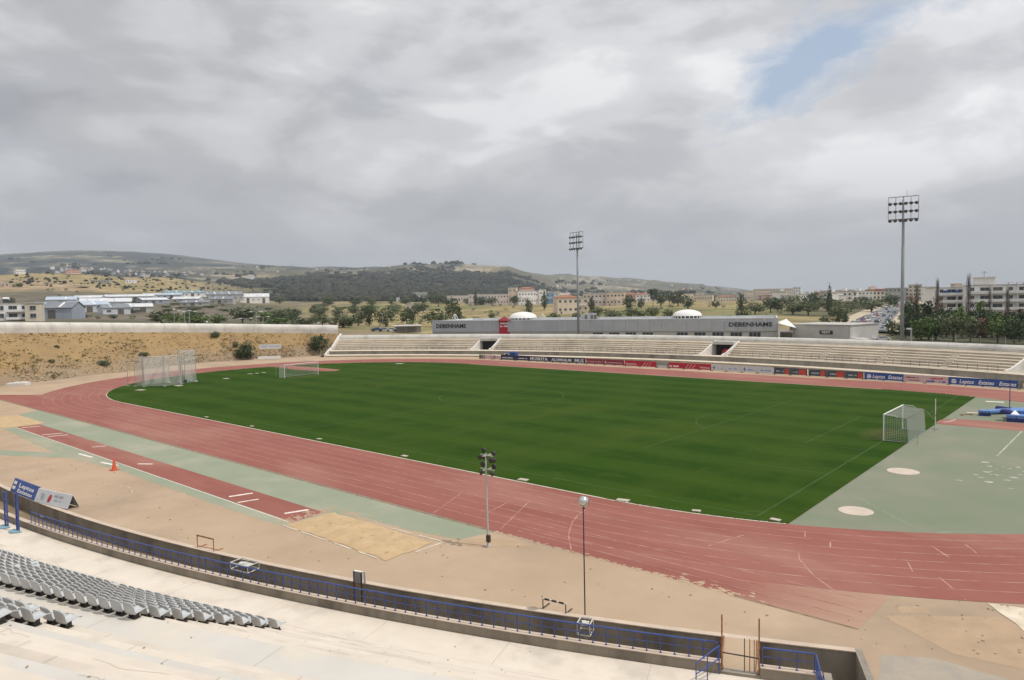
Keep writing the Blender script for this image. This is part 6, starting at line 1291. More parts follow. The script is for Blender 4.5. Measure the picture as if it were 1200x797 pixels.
def palm_proto():
    th = thing('palm_tree', 'x', 'tree'); q = MB(); q.path([(0, 0, -.1), (.05, 0, .8), (0, 0, 1.6)], [.09, .07, .06], 7); obj('trunk', q, BARK, th)
    q = MB(); r_ = random.Random(9)
    for k in range(26):
        t = k * 2.399; up = r_.uniform(-.35, .5); pts = [Vector((0, 0, 1.6)) + Vector((math.cos(t), math.sin(t), 0)) * .33 * i + Vector((0, 0, up * .35 * i - .045 * i * i)) for i in range(5)]
        sd = Vector((-math.sin(t), math.cos(t), 0))
        for i in range(4):
            w0, w1 = .1 * (1 - i / 5), .1 * (1 - (i + 1) / 4.2)
            q.add([pts[i] - sd * w0 - Vector((0, 0, .05)), pts[i], pts[i] + sd * w0 - Vector((0, 0, .05)), pts[i + 1] + sd * w1 - Vector((0, 0, .05)), pts[i + 1], pts[i + 1] - sd * w1 - Vector((0, 0, .05))], [(0, 1, 4, 5), (1, 2, 3, 4)])
    obj('crown', q, LEAF['green'], th); return th
PALMP = palm_proto()
used = set()
def plant(proto, x, y, h, w, label, group, cat='tree', sink=.25):
    z = ground_height(x, y) - sink
    sc = (w / 2 / .95, w / 2 / .95, (h + sink) / 2)
    if proto.name not in used: used.add(proto.name); o = proto; o['label'] = label; o.location = (x, y, z); o.scale = sc
    else: o = copy_tree(proto, None, label, (x, y, z), rng.random() * 6.28, sc)
    o.rotation_euler = (0, 0, rng.random() * 6.28); o['group'] = group; o['category'] = cat
    return o
def bearing(x, y): return math.atan2(x - VX, y - VY)
def zone(x, y):
    a = math.degrees(bearing(x, y)); r = math.hypot(x - VX, y - VY)
    if a < -56: return 'behind the dry bank' if r < 600 else 'among the sheds and hills on the left'
    if a < -43: return 'left of the shopping mall'
    if a < -22: return 'in the dry field behind the mall' if r < 600 else 'in the far houses behind the mall'
    if a > -13.5: return 'in the belt below the apartment building'
    return 'between the mall and the road'
KN = {'dark': 'dark round tree', 'olive': 'grey olive green tree', 'green': 'fresh green leafy tree', 'pine': 'dark pointed pine tree', 'red': 'reddish brown leafed tree'}
byz = {}
for t in sorted(TREES, key=lambda t: bearing(t[0], t[1])):
    kk = (zone(t[0], t[1]), t[4]); byz.setdefault(kk, []).append(t)
for (zn, kd), lst in byz.items():
    for i, (x, y, h, w, k) in enumerate(lst):
        pr = PROTO[k][(i * 7 + int(abs(x))) % len(PROTO[k])]
        if k == 'pine' and h > 18: pr = UMB
        kn = KN[k] if pr is not PROTO['pine'][-1] or k != 'pine' else 'dark rounded pine tree'
        if pr is UMB: kn = 'tall umbrella pine'
        lb = '%s %s%s' % (kn, zn, ', %s from left' % nth(i + 1) if len(lst) > 1 else '')
        plant(pr, x, y, max(h, 2.0), w, lb, 'trees ' + zn)
for lst, pr, kn in ((CYPRESS, CYP, 'slim dark cypress'), (BARE, BAREP, 'tall bare poplar'), (PALMS, PALMP, 'palm tree')):
    for i, (x, y, h, w) in enumerate(sorted(lst, key=lambda t: bearing(t[0], t[1]))):
        plant(pr, x, y, h, w, '%s %s, %s from left' % (kn, zone(x, y), nth(i + 1)), kn + 's')
# two round bushes at the foot of the bank
def bush(x, y, r_, h, kind, seed, label, group, sink=0.1, z=None):
    th = thing('bush', label, 'bush', (x, y, z if z is not None else ground_height(x, y)), 0, group)
    me = crown_mesh(seed, 90, 14, 'ball', .3, LEAF[kind])
    for v in me.vertices: v.co = Vector((v.co.x * r_, v.co.y * r_, v.co.z * h * .5 + h * .48))
    obj('foliage', me, None, th)
    q = MB()
    for k in range(4): q.path([(0, 0, -.2), (.3 * math.cos(k * 1.6), .3 * math.sin(k * 1.6), h * .3), (.6 * math.cos(k * 1.6), .6 * math.sin(k * 1.6), h * .55)], [.07, .05, .02], 5)
    obj('stem', q, BARK, th); return th
x, y, z = bank_pt(165.2, .06); bush(x, y, 2.45, 4.0, 'dark', 3, 'round dark green bush at the foot of the bank left of the sign', 'bushes on the bank', z=z - .3)
x, y, z = bank_pt(148.2, .22); bush(x, y, 2.5, 4.6, 'dark', 4, 'round dark green bush on the bank beside the far stand wall', 'bushes on the bank', z=z - .3)
for i, (p_, f, r_, h) in enumerate(((170, .8, 1.2, 1.6), (166.5, .45, .8, 1.3), (199, .18, 1.3, 1.3), (209, .3, .7, .7), (204, .62, .6, .6), (188, .3, 1.1, 1.1))):
    x, y, z = bank_pt(p_, f); bush(x, y, r_, h, 'olive', 30 + i, 'low dull scrub clump on the bank face, %s counting from the right' % nth([2, 1, 4, 6, 5, 3][i]), 'scrub on the bank', z=z - .1)
# shrubs in the open fields
shr = [crown_mesh(200 + i, 16, 10, 'ball', .42, LEAF[k]) for i, k in enumerate(('dark', 'olive', 'olive', 'green'))]
sl = []
for i in range(400):
    a = rng.uniform(-76, -8); r_ = 290 * math.exp(rng.random() * 1.5)
    x, y = VX + r_ * math.sin(R(a)), VY + r_ * math.cos(R(a))
    if noise.noise(Vector((x / 60, y / 60, 3))) < .02 or stadium_gap(x, y) < 60: continue
    if any(math.hypot(x - h_[0], y - h_[1]) < h_[2] * .6 + 4 for h_ in HOUSES + SHEDS): continue
    if a > -18 and min(math.hypot(x - c[0], y - c[1]) for c in ROAD) < 45: continue
    sl.append((x, y))
shc = {}
for i, (x, y) in enumerate(sorted(sl[:170], key=lambda t: bearing(*t))):
    o = link(bpy.data.objects.new('shrub', shr[i % 4])); s = rng.uniform(1.2, 3.2); o.location = (x, y, ground_height(x, y) + s * .5); o.scale = (s, s, s * .7); o.rotation_euler.z = rng.random() * 6
    a = math.degrees(bearing(x, y)); zn = 'on brown ground behind the bank' if a < -57 else 'in fields left of the mall' if a < -44 else 'in dry fields behind the mall' if a < -22 else 'on rough ground near the road'
    shc[zn] = shc.get(zn, 0) + 1
    tag(o, 'small wild shrub %s, %s from left' % (zn, nth(shc[zn])), 'shrub', 'wild shrubs ' + zn)
# woodland on the far slopes, one mass
b = MB(); ico = [(0, 0, 1), (.89, 0, .45), (.28, .85, .45), (-.72, .53, .45), (-.72, -.53, .45), (.28, -.85, .45), (.72, .53, -.3), (-.28, .85, -.3), (-.89, 0, -.3), (-.28, -.85, -.3), (.72, -.53, -.3)]
icf = [(0, 1, 2), (0, 2, 3), (0, 3, 4), (0, 4, 5), (0, 5, 1), (1, 6, 2), (2, 7, 3), (3, 8, 4), (4, 9, 5), (5, 10, 1), (6, 7, 2), (7, 8, 3), (8, 9, 4), (9, 10, 5), (10, 6, 1)]
cnt = 0; tries = 0
while cnt < 14000 and tries < 110000:
    tries += 1
    a = rng.uniform(-76, -9); r_ = 1150 * math.exp(rng.random() * 1.55)
    x, y = VX + r_ * math.sin(R(a)), VY + r_ * math.cos(R(a))
    wn_ = noise.fractal(Vector((x / 420, y / 420, 12)), 1, 2, 4)
    a_w, r_w = a + 3.5 * wn_, r_ * (1 + .22 * wn_)
    d = noise.noise(Vector((x / 260, y / 260, 2))) + .6 * noise.noise(Vector((x / 90, y / 90, 6)))
    wood = smooth(-65, -57, a_w) * (1 - smooth(-41, -33, a_w)) * (1 - smooth(3100, 4000, r_w)) * smooth(1050, 1700, r_w)
    left = a < -60 and r_ < 2300
    if -73.5 < a < -63 and 2600 < r_ < 3900 and rng.random() < .75: continue
    if left:
        if rng.random() > .06: continue
    elif d < (.48 - .85 * wood) or rng.random() > .25 + .75 * wood: continue
    s = (rng.uniform(2, 5) if rng.random() < .6 else rng.uniform(5, 9.5)) * (1 + r_ / 6000) * (.36 if left else 1); z = ground_height(x, y); t = rng.random() * 6.28; c, d2 = math.cos(t), math.sin(t)
    vs = []
    for p in ico:
        j = rng.uniform(.7, 1.25); vs.append((x + (p[0] * c - p[1] * d2) * s * j, y + (p[0] * d2 + p[1] * c) * s * j, z + (p[2] * .75 + .35) * s * j))
    b.add(vs, icf, 0 if rng.random() < .6 else 1); cnt += 1
tag(obj('woodland', b, [pm('wood_dark', (.024, .028, .020), (.038, .042, .029), .05, .95, spec=.1), pm('wood_olive', (.042, .043, .029), (.064, .062, .042), .05, .95, spec=.1)]), 'dark scrubby woodland covering the far slopes', None, None, 'stuff')
# ------------------------------------------------------------------ buildings
def wallmat(nm, c): return pm('wall_' + nm, c, tuple(v * .86 for v in c), .5, .9, c3=tuple(v * .8 for v in c), scale3=.25, m3=(.55, .8), stretch=(1, 1, .4))
WM = {'white': wallmat('white', (.82, .80, .77)), 'cream': wallmat('cream', (.68, .60, .48)), 'pinkgrey': wallmat('pinkish', (.68, .60, .55)), 'peach': wallmat('peach', (.74, .62, .50)),
      'salmon': wallmat('salmon', (.66, .46, .38)), 'blue': wallmat('light_blue', (.27, .43, .60)), 'concrete': wallmat('concrete', (.44, .43, .40)), 'pale': wallmat('pale_sheet', (.56, .59, .62)), 'bluegrey': wallmat('blue_grey_sheet', (.33, .37, .43))}
RM = {'greyroof': pm('roof_grey', (.22, .23, .25), (.17, .18, .20), .3, .7), 'blueroof': pm('roof_pale_blue', (.42, .48, .55), (.36, .42, .49), .3, .6), 'whiteroof': pm('roof_white', (.62, .63, .63), (.52, .53, .54), .3, .6),
      'tealroof': pm('roof_teal', (.19, .28, .30), (.15, .23, .25), .3, .6), 'tile': pm('roof_tile', (.34, .15, .09), (.27, .115, .07), .8, .9), 'flat': pm('roof_flat', (.46, .44, .41), (.38, .365, .34), .5, .9)}
GLASS = pm('window_glass', (.035, .045, .055), (.05, .06, .07), 1, .12, spec=.6)
FRAME = pm('window_frame', (.50, .50, .49), (.42, .42, .41), 2, .6)
SHADEW = pm('shutter', (.10, .095, .085), (.14, .13, .11), 1, .7)
def wall_with(mb, L, h, z0, y, holes): pass
def window(parent, x, y, z, w, h, face=-1, rz=0.0, glass=None):
    q = MB(); d = .12
    q.box(0, 0, h / 2 + .05, w + .16, d, .1); q.box(0, 0, -h / 2 - .05, w + .16, d + .08, .1); q.box(-w / 2 - .04, 0, 0, .08, d, h); q.box(w / 2 + .04, 0, 0, .08, d, h); q.box(0, 0, 0, .06, d * .8, h)
    o = obj('window', q, FRAME, parent); o.location = (x, y, z); o.rotation_euler.z = rz
    q = MB(); q.box(0, .01, 0, w, .05, h); obj('pane', q, glass or GLASS, o)
    return o
def house(x, y, w, h, floors, colr, roof, label, group, detail=True, depth=None, rz=None):
    z = ground_height(x, y); d = depth or min(max(8, w * .7), 14)
    yaw = -bearing(x, y) + rng.uniform(-.35, .35) if rz is None else rz
    th = thing('house', label, 'house', (x, y, z - .4), yaw, group)
    H = h + .4
    q = MB()
    if roof == 'tile':
        q.box(0, 0, (H - 1.6) / 2, w, d, H - 1.6)
    else:
        q.box(0, 0, H / 2, w, d, H)
        if w > 12: q.box(w * .2, -d * .5 - .6, H * .3, w * .35, 1.4, H * .6)
    obj('wall', q, WM[colr], th)
    q = MB()
    if roof == 'tile':
        hw, hd, z0 = w / 2 + .5, d / 2 + .5, H - 1.6
        q.add([(-hw, -hd, z0), (hw, -hd, z0), (hw, hd, z0), (-hw, hd, z0), (-hw * .45, 0, H + .4), (hw * .45, 0, H + .4), (-hw, -hd, z0 - .2), (hw, -hd, z0 - .2), (hw, hd, z0 - .2), (-hw, hd, z0 - .2)],
              [(0, 1, 5, 4), (1, 2, 5), (2, 3, 4, 5), (3, 0, 4), (6, 7, 1, 0), (7, 8, 2, 1), (8, 9, 3, 2), (9, 6, 0, 3), (9, 8, 7, 6)])
        obj('roof', q, RM['tile'], th)
    else:
        q.box(0, 0, H + .1, w + .5, d + .5, .2)
        for s in (-1, 1): q.box(0, s * (d / 2 + .15), H + .45, w + .5, .16, .5); q.box(s * (w / 2 + .17), 0, H + .45, .16, d + .2, .5)
        ro = obj('roof', q, RM['flat'], th)
        q = MB(); q.lathe([(0, H + 1.7), (.55, H + 1.7), (.55, H + .8), (0, H + .8)], -w * .25, d * .1, 10); q.box(-w * .25 + 1.4, d * .1, H + .75, 1.3, 1.6, .08); obj('water_tank', q, WHITE, ro)
    if not detail: return th
    fh = h / max(1, floors); n = max(1, int(w / 4.2))
    for f in range(floors):
        zc = .4 + (h - (1.8 if roof == 'tile' else 0)) * (f + .55) / floors
        for i in range(n):
            xx = -w / 2 + w * (i + .5) / n
            window(th, xx, -d / 2 - .03 - (1.3 if roof != 'tile' and w > 12 and abs(xx - w * .2) < w * .175 and zc < H * .6 else 0), zc, 1.9, min(1.8, fh * .5))
    for s in (-1, 1): window(th, s * (w / 2 + .03), 0, .4 + h * .55, 1.3, 1.3, rz=s * math.pi / 2)
    q = MB(); q.box(-w * .32, -d / 2 - .04, 1.4, 1.2, .1, 2.2); obj('door', q, SHADEW, th)
    if roof != 'tile' and floors > 1 and w > 9:
        q = MB(); q.box(0, -d / 2 - .7, H * .5, w * .5, 1.4, .18); q.box(0, -d / 2 - 1.38, H * .5 + .55, w * .5, .08, 1.0); obj('balcony', q, WM['white'], th)
    return th
CN = {'pinkgrey': 'pinkish grey', 'peach': 'peach', 'white': 'white', 'cream': 'cream', 'salmon': 'salmon pink', 'blue': 'light blue', 'concrete': 'bare grey', 'pale': 'pale', 'bluegrey': 'blue grey'}
def far_zone(x, y):
    a = math.degrees(bearing(x, y)); r = math.hypot(x - VX, y - VY)
    if a < -62: return 'on the tan hill at left'
    if r > 2200: return 'high on the wooded slope'
    if a < -44: return 'below the wooded slope'
    if a < -38: return 'behind the red sign and first dome'
    if a < -28: return 'behind the distant floodlight mast'
    return 'beyond the field behind the second dome'
seen_lb = {}
for (x, y, w, h, fl, c, rf) in sorted(HOUSES, key=lambda t: bearing(t[0], t[1])):
    base = '%s house%s%s %s' % (CN[c], ' with tiled roof' if rf == 'tile' else ' with flat roof', ', long' if w > 30 else ', tall' if h > w else '', far_zone(x, y))
    seen_lb.setdefault(base, 0); seen_lb[base] += 1
    house(x, y, w, max(h, 3), fl, c, rf, base if seen_lb[base] == 1 else base + ', %s from left' % nth(seen_lb[base]), 'houses beyond the stadium')
for i, (x, y, w, h, fl, c) in enumerate(sorted(BLOCKS, key=lambda t: bearing(t[0], t[1]))):
    t = house(x, y, w, h, fl, c, 'flat', '%s flat-roofed apartment block on the right horizon, %s from the left' % (CN[c], nth(i + 1)), 'apartment blocks on the horizon'); t.name = 'apartment_block'; t['category'] = 'apartment block'
# sheds of the industrial estate
for i, (x, y, w, h, d, c, rf) in enumerate(sorted(SHEDS, key=lambda t: bearing(t[0], t[1]))):
    th = thing('warehouse', '%s walled shed with %s roof, %s from the left in the industrial estate' % (CN[c], rf[:-4], nth(i + 1)), 'warehouse', (x, y, ground_height(x, y) - .4), -bearing(x, y) + ((i * 37) % 11 - 5) * .09, 'sheds of the industrial estate')
    H = h + .4; eh = H * .66
    dd_ = d * .55; q = MB(); q.box(0, 0, eh / 2, w, dd_, eh)
    for s_ in (-1, 1): q.add([(s_ * w / 2, -dd_ / 2, eh), (s_ * w / 2, dd_ / 2, eh), (s_ * w / 2, 0, H)], [(0, 1, 2), (2, 1, 0)])
    obj('wall', q, WM[c], th)
    o_ = .5; q = MB(); hw = w / 2 + .4; hd = dd_ / 2 + o_
    q.add([(-hw, -hd, eh - .1), (hw, -hd, eh - .1), (hw, 0, H + .05), (-hw, 0, H + .05), (hw, hd, eh - .1), (-hw, hd, eh - .1)] + [(-hw, -hd, eh + .1), (hw, -hd, eh + .1), (hw, 0, H + .25), (-hw, 0, H + .25), (hw, hd, eh + .1), (-hw, hd, eh + .1)],
          [(0, 1, 2, 3), (3, 2, 4, 5), (6, 9, 8, 7), (9, 11, 10, 8), (0, 6, 7, 1), (5, 4, 10, 11), (1, 7, 8, 2), (2, 8, 10, 4), (0, 3, 9, 6), (3, 5, 11, 9)])
    ro = obj('roof', q, RM[rf], th)
    for k in range(max(1, int(w / 9))):
        xk = -w / 2 + 5 + 9 * k
        if xk > w / 2 - 2: break
        q = MB(); q.box(xk, -hd * .5, (eh + H) / 2 + .2, 1.1, hd * .8, .06); q.v = [(vx, vy, vz + (vy + hd * .5) * (H - eh) / hd) for vx, vy, vz in q.v]; obj('skylight', q, WHITE if k % 2 else RM['blueroof'], ro)
    for k in range(max(1, int(w / 7))):
        xk = -w / 2 + 3.5 + 7 * k
        if xk > w / 2 - 2: break
        if k % 3 == 1: q = MB(); q.box(xk, -dd_ / 2 - .04, eh * .42, 3.6, .1, eh * .8); obj('door', q, SHADEW, th)
        else: window(th, xk, -dd_ / 2 - .03, eh * .55, 2.4, 1.2)
# town houses far away, one mesh each
def tiny(c, seed):
    r_ = random.Random(seed); q = MB(); q.box(0, 0, .35, 1, .8, 1.2); q.box(.1, 0, 1.02, 1.06, .86, .14, 0, 1)
    q.box(-.2, .05, 1.2, .3, .3, .3, 0, 0)
    for i in (-.3, 0, .3):
        for z in (.3, .72): q.box(i, -.41, z, .13, .04, .2, 0, 2); 
    for z in (.3, .72): q.box(.51, 0, z, .04, .2, .2, 0, 2)
    return q.mesh('town_house', [WM[c], RM['tile'] if c in ('cream', 'salmon') else RM['flat'], GLASS])
tm = {c: tiny(c, i) for i, c in enumerate(('white', 'cream', 'pinkgrey', 'peach', 'salmon'))}
tz = ['in the town below the far left mountain', 'in the suburb under the grey hills', 'among the trees on the right skyline', 'on the ridge above the wooded slope', 'on the flank of the grey hills']
tc_ = {}
for i, (x, y, w, h, tg) in enumerate(sorted(TOWN, key=lambda t: bearing(t[0], t[1]))):
    c = ('white', 'white', 'cream', 'pinkgrey', 'white', 'white', 'cream', 'salmon')[i % 8]
    if tg == 2: h, w = h * 1.6, w * 1.25
    o = link(bpy.data.objects.new('town_house', tm[c])); z = ground_height(x, y)
    o.location = (x, y, z - .5); o.scale = (w, w, h); o.rotation_euler.z = rng.random() * 6.28
    tc_[(c, tg)] = tc_.get((c, tg), 0) + 1
    tag(o, 'tiny %s house %s, %s from left' % (CN[c], tz[tg], nth(tc_[(c, tg)])), 'house', 'small houses ' + tz[tg])
# ------------------------------------------------------------------ shopping mall
METCLAD = pm('metal_cladding', (.44, .455, .48), (.39, .405, .43), .3, .5, spec=.4)
LOWER = pm('grey_panel', (.50, .49, .475), (.43, .42, .405), .4, .8)
(mx0, my0, mz0), (mx1, my1, mz1) = MALL
ml = thing('shopping_mall', 'long low grey shopping mall with dark lettering behind the far stand', 'shopping mall', ((mx0 + mx1) / 2, (my0 + my1) / 2, -1.0), math.atan2(my1 - my0, mx1 - mx0))
L = math.hypot(mx1 - mx0, my1 - my0); mh = (mz0 + mz1) / 2 + 1.0; DM = 34
q = MB(); q.box(0, DM / 2, mh * .31, L, DM, mh * .62); obj('wall', q, LOWER, ml)
pw = L / 30
me = None
for k in range(30):
    if me is None: q = MB(); q.box(0, 0, 0, pw - .05, .3, mh * .40); me = q.mesh('cladding_panel', METCLAD)
    o = obj('cladding_panel', me, None, ml); o.location = (-L / 2 + pw * (k + .5), -.2, mh * .795)
q = MB()
for s in (-1, 1): q.box(s * (L / 2 - .15), DM / 2, mh * .8, .3, DM - .2, mh * .38)
q.box(0, DM - .2, mh * .8, L, .3, mh * .38); q.box(0, DM / 2, mh * .9, L - .6, DM - .6, .2); q.box(0, -.2, mh + .06, L + .3, .5, .12); obj('roof', q, RM['whiteroof'], ml)
for k in range(10):
    x = L * (.02 + .047 * k)
    if k in (4,): continue
    q = MB(); q.box(0, 0, 0, 3.3, .12, 2.1); o = obj('window', q, FRAME, ml); o.location = (x, -.02, mh * .45)
    for s in (-1, 0, 1): q = MB(); q.box(s * 1.05, -.04, 0, .95, .1, 1.9); obj('pane', q, GLASS, o)
mmx = parent_matrix(ml); m3_ = mmx.to_3x3(); LETDARK = pm('letter_dark', (.03, .03, .035), (.045, .045, .05), 2, .5)
text_on(ml, 'DEBENHAMS', 1.75, mmx @ Vector((-L / 2 + 6.8, -.40, mh * .80)), m3_ @ Vector((1, 0, 0)), (0, 0, 1), LETDARK, depth=.06, width=10.5)
text_on(ml, 'DEBENHAMS', 1.65, mmx @ Vector((L / 2 - 7.3, -.40, mh * .80)), m3_ @ Vector((1, 0, 0)), (0, 0, 1), LETDARK, depth=.06, width=11.5)
q = MB(); q.box(L / 2 + .3, -1.2, mh * .42, .5, .5, mh * .84); q.box(L / 2 + 2.2, 2, mh * .3, 3.4, 4, mh * .6); obj('entrance_post', q, WHITE, ml)
q = MB(); q.add([(L / 2 + .2, -2.6, mh * .84), (L / 2 + 4.6, -2.2, mh * .70), (L / 2 + 4.6, 2.5, mh * .72), (L / 2 + .2, 2.5, mh * .88), (L / 2 + 2.2, 0, mh * .97)], [(0, 1, 4), (1, 2, 4), (2, 3, 4), (3, 0, 4), (3, 2, 1, 0)]); obj('awning', q, WHITE, ml)
q = MB(); q.box(L / 2 + 2.2, -.1, mh * .3, 3.2, .2, mh * .5); obj('entrance', q, SHADEW, ml)
(nx0, ny0, nz0), (nx1, ny1, nz1) = NEXT
nb = thing('shop_building', 'low grey shop block with a black NEXT sign right of the mall', 'shop', ((nx0 + nx1) / 2, (ny0 + ny1) / 2, -1.0), math.atan2(ny1 - ny0, nx1 - nx0))
Ln = math.hypot(nx1 - nx0, ny1 - ny0); nh = nz0 + 1
q = MB(); q.box(0, 8, nh / 2, Ln, 16, nh); obj('wall', q, LOWER, nb); q = MB(); q.box(0, 8, nh + .08, Ln + .4, 16.4, .16); obj('roof', q, RM['flat'], nb)
q = MB(); q.box(Ln * .12, -.08, nh * .72, 3.6, .14, .95); obj('sign', q, DARKMET, nb)
mmx = parent_matrix(nb); text_on(nb, 'NEXT', .8, mmx @ Vector((Ln * .12, -.17, nh * .72)), mmx.to_3x3() @ Vector((1, 0, 0)), (0, 0, 1), LETTER, depth=.02, width=2.3)
q = MB(); q.box(Ln / 2 + 1.6, 2, nh * .26, 3.0, 3, nh * .52); obj('annex', q, WHITE, nb)
for i, (x, y, r_, zt) in enumerate(DOMES):
    th = thing('roof_dome', 'white dome on a glazed drum on the mall roof, %s of the two' % ('left' if i == 0 else 'right'), 'dome', (x, y, 4.5), 0, 'domes on the mall')
    zb = zt - 4.5 - r_ * .44; q = MB(); q.lathe([(r_ * 1.02, zb)] + [(r_ * math.cos(R(a)), zb + .12 + r_ * .42 * math.sin(R(a))) for a in range(0, 90, 12)] + [(.01, zb + .12 + r_ * .42)], n=28); obj('shell', q, WHITE, th, True)
    q = MB(); q.lathe([(r_ * .96, -2.5), (r_ * .96, zb - 1.3), (r_ * .9, zb - 1.3)], n=24); obj('drum', q, PLASTER, th)
    q = MB(); q.lathe([(r_ * .88, zb - 1.4), (r_ * .88, zb + .05)], n=24); obj('glazing', q, GLASS, th)
    for k in range(20):
        t = 6.283 * k / 20; q = MB(); q.box(r_ * .93 * math.cos(t), r_ * .93 * math.sin(t), zb - .65, .3, .3, 1.35, t); obj('pillar', q, WHITE, th)
for i, (x, y, zt) in enumerate(SPIRES):
    th = thing('roof_gable', 'small white open gable frame on the mall roof, %s' % ('left of the red sign' if i == 0 else 'right of the left dome'), 'roof gable', (x, y, 5.5), .5)
    hh = zt - 5.5
    for s in (-1, 1):
        q = MB(); q.path([(-1.6, s * 1.2, .5), (0, s * 1.2, hh), (1.6, s * 1.2, .5)], .16, 5); obj('frame', q, WHITE, th)
    q = MB(); q.tube((0, -1.2, hh), (0, 1.2, hh), .14); q.box(0, 0, .1, 3.6, 3, 1.0); obj('base', q, WHITE, th)
x, y, w, zt, ze = REDSIGN
th = thing('sign_tower', 'red sign tower with a pyramid top in front of the mall', 'sign', (x, y, -1.0), R(36))
H = ze + 1.0
q = MB(); q.box(0, 0, H / 2, w * .95, 1.2, H); obj('tower', q, ADRED, th)
q = MB(); hw = w * .62; q.add([(-hw, -1.2, H), (hw, -1.2, H), (hw, 1.2, H), (-hw, 1.2, H), (0, 0, zt + 1.0)], [(0, 1, 4), (1, 2, 4), (2, 3, 4), (3, 0, 4), (3, 2, 1, 0)]); obj('pyramid_top', q, pm('sign_dark_red', (.26, .03, .04), (.22, .025, .035), 1, .6), th)
q = MB()
for z in (H - 1.1, H - 2.0):
    for x0, x1, a, c in squiggle(-w * .40, w * .40, z, z + .5, .3, .15, int(z * 7)): q.add([(x0, -.62, a), (x1, -.62, a), (x1, -.62, c), (x0, -.62, c)], [(0, 1, 2, 3)])
obj('print', q, LETTER, th)
x, y, w, zt = HVAC
th = thing('roof_plant', 'grey air conditioning box standing on the mall roof', 'air conditioner', (x, y, 6.0), .6)
q = MB(); q.box(0, 0, (zt - 6) / 2, w * .8, 3, zt - 6); q.box(-w * .45, 0, (zt - 6) * .4, w * .25, 2.5, (zt - 6) * .75); obj('casing', q, GALV, th)
for s in (-.25, .1, .3):
    q = MB(); q.box(s * w, -1.53, (zt - 6) * .5, .9, .06, (zt - 6) * .6); obj('grille', q, SHADEW, th)
q = MB(); q.path([(w * .4, 0, .8), (w * .7, 0, .8), (w * .7, 0, -.5)], .3); obj('duct', q, GALV, th)
# white buildings on the left behind the bank
for i, (x, y, w, h, k) in enumerate(WHITEBLOCK):
    z = ground_height(x, y); th = thing('apartment_building', ('low white flat-roofed building with solar tanks at the left edge' if i == 0 else 'cream stair tower block beside the white building at left'), 'apartment building', (x, y, z - 1), -bearing(x, y) - .12)
    H = h + 1; q = MB(); q.box(0, 5, H / 2, w, 10, H); obj('wall', q, WM['white'] if i == 0 else WM['cream'], th)
    q = MB(); q.box(0, 5, H + .12, w + .4, 10.4, .24); ro = obj('roof', q, RM['flat'], th)
    n = 4 if i == 0 else 1
    for f in range(2):
        for k2 in range(n): window(th, -w / 2 + w * (k2 + .5) / n, -.04, H - 1.6 - 2.9 * f, 1.8 if k2 != 2 else 2.6, 1.5)
    if i == 0:
        for f in range(2):
            q = MB(); q.box(w * .2, -.8, H - 3.1 - 2.9 * f, w * .42, 1.6, .16); q.box(w * .2, -1.58, H - 2.65 - 2.9 * f, w * .42, .08, .8); obj('balcony', q, WM['white'], th)
        for xx in (-3.2, -.4):
            q = MB(); q.tube((xx - 1.0, 3, H + 1.8), (xx + 1.0, 3, H + 1.8), .62, n=12); obj('solar_tank', q, WHITE, ro)
            q = MB(); q.box(xx, 2.0, H + .9, 2.0, .08, 1.6); q.box(xx, 3, H + .7, .1, .1, 1.2); obj('solar_panel', q, GLASS, ro)
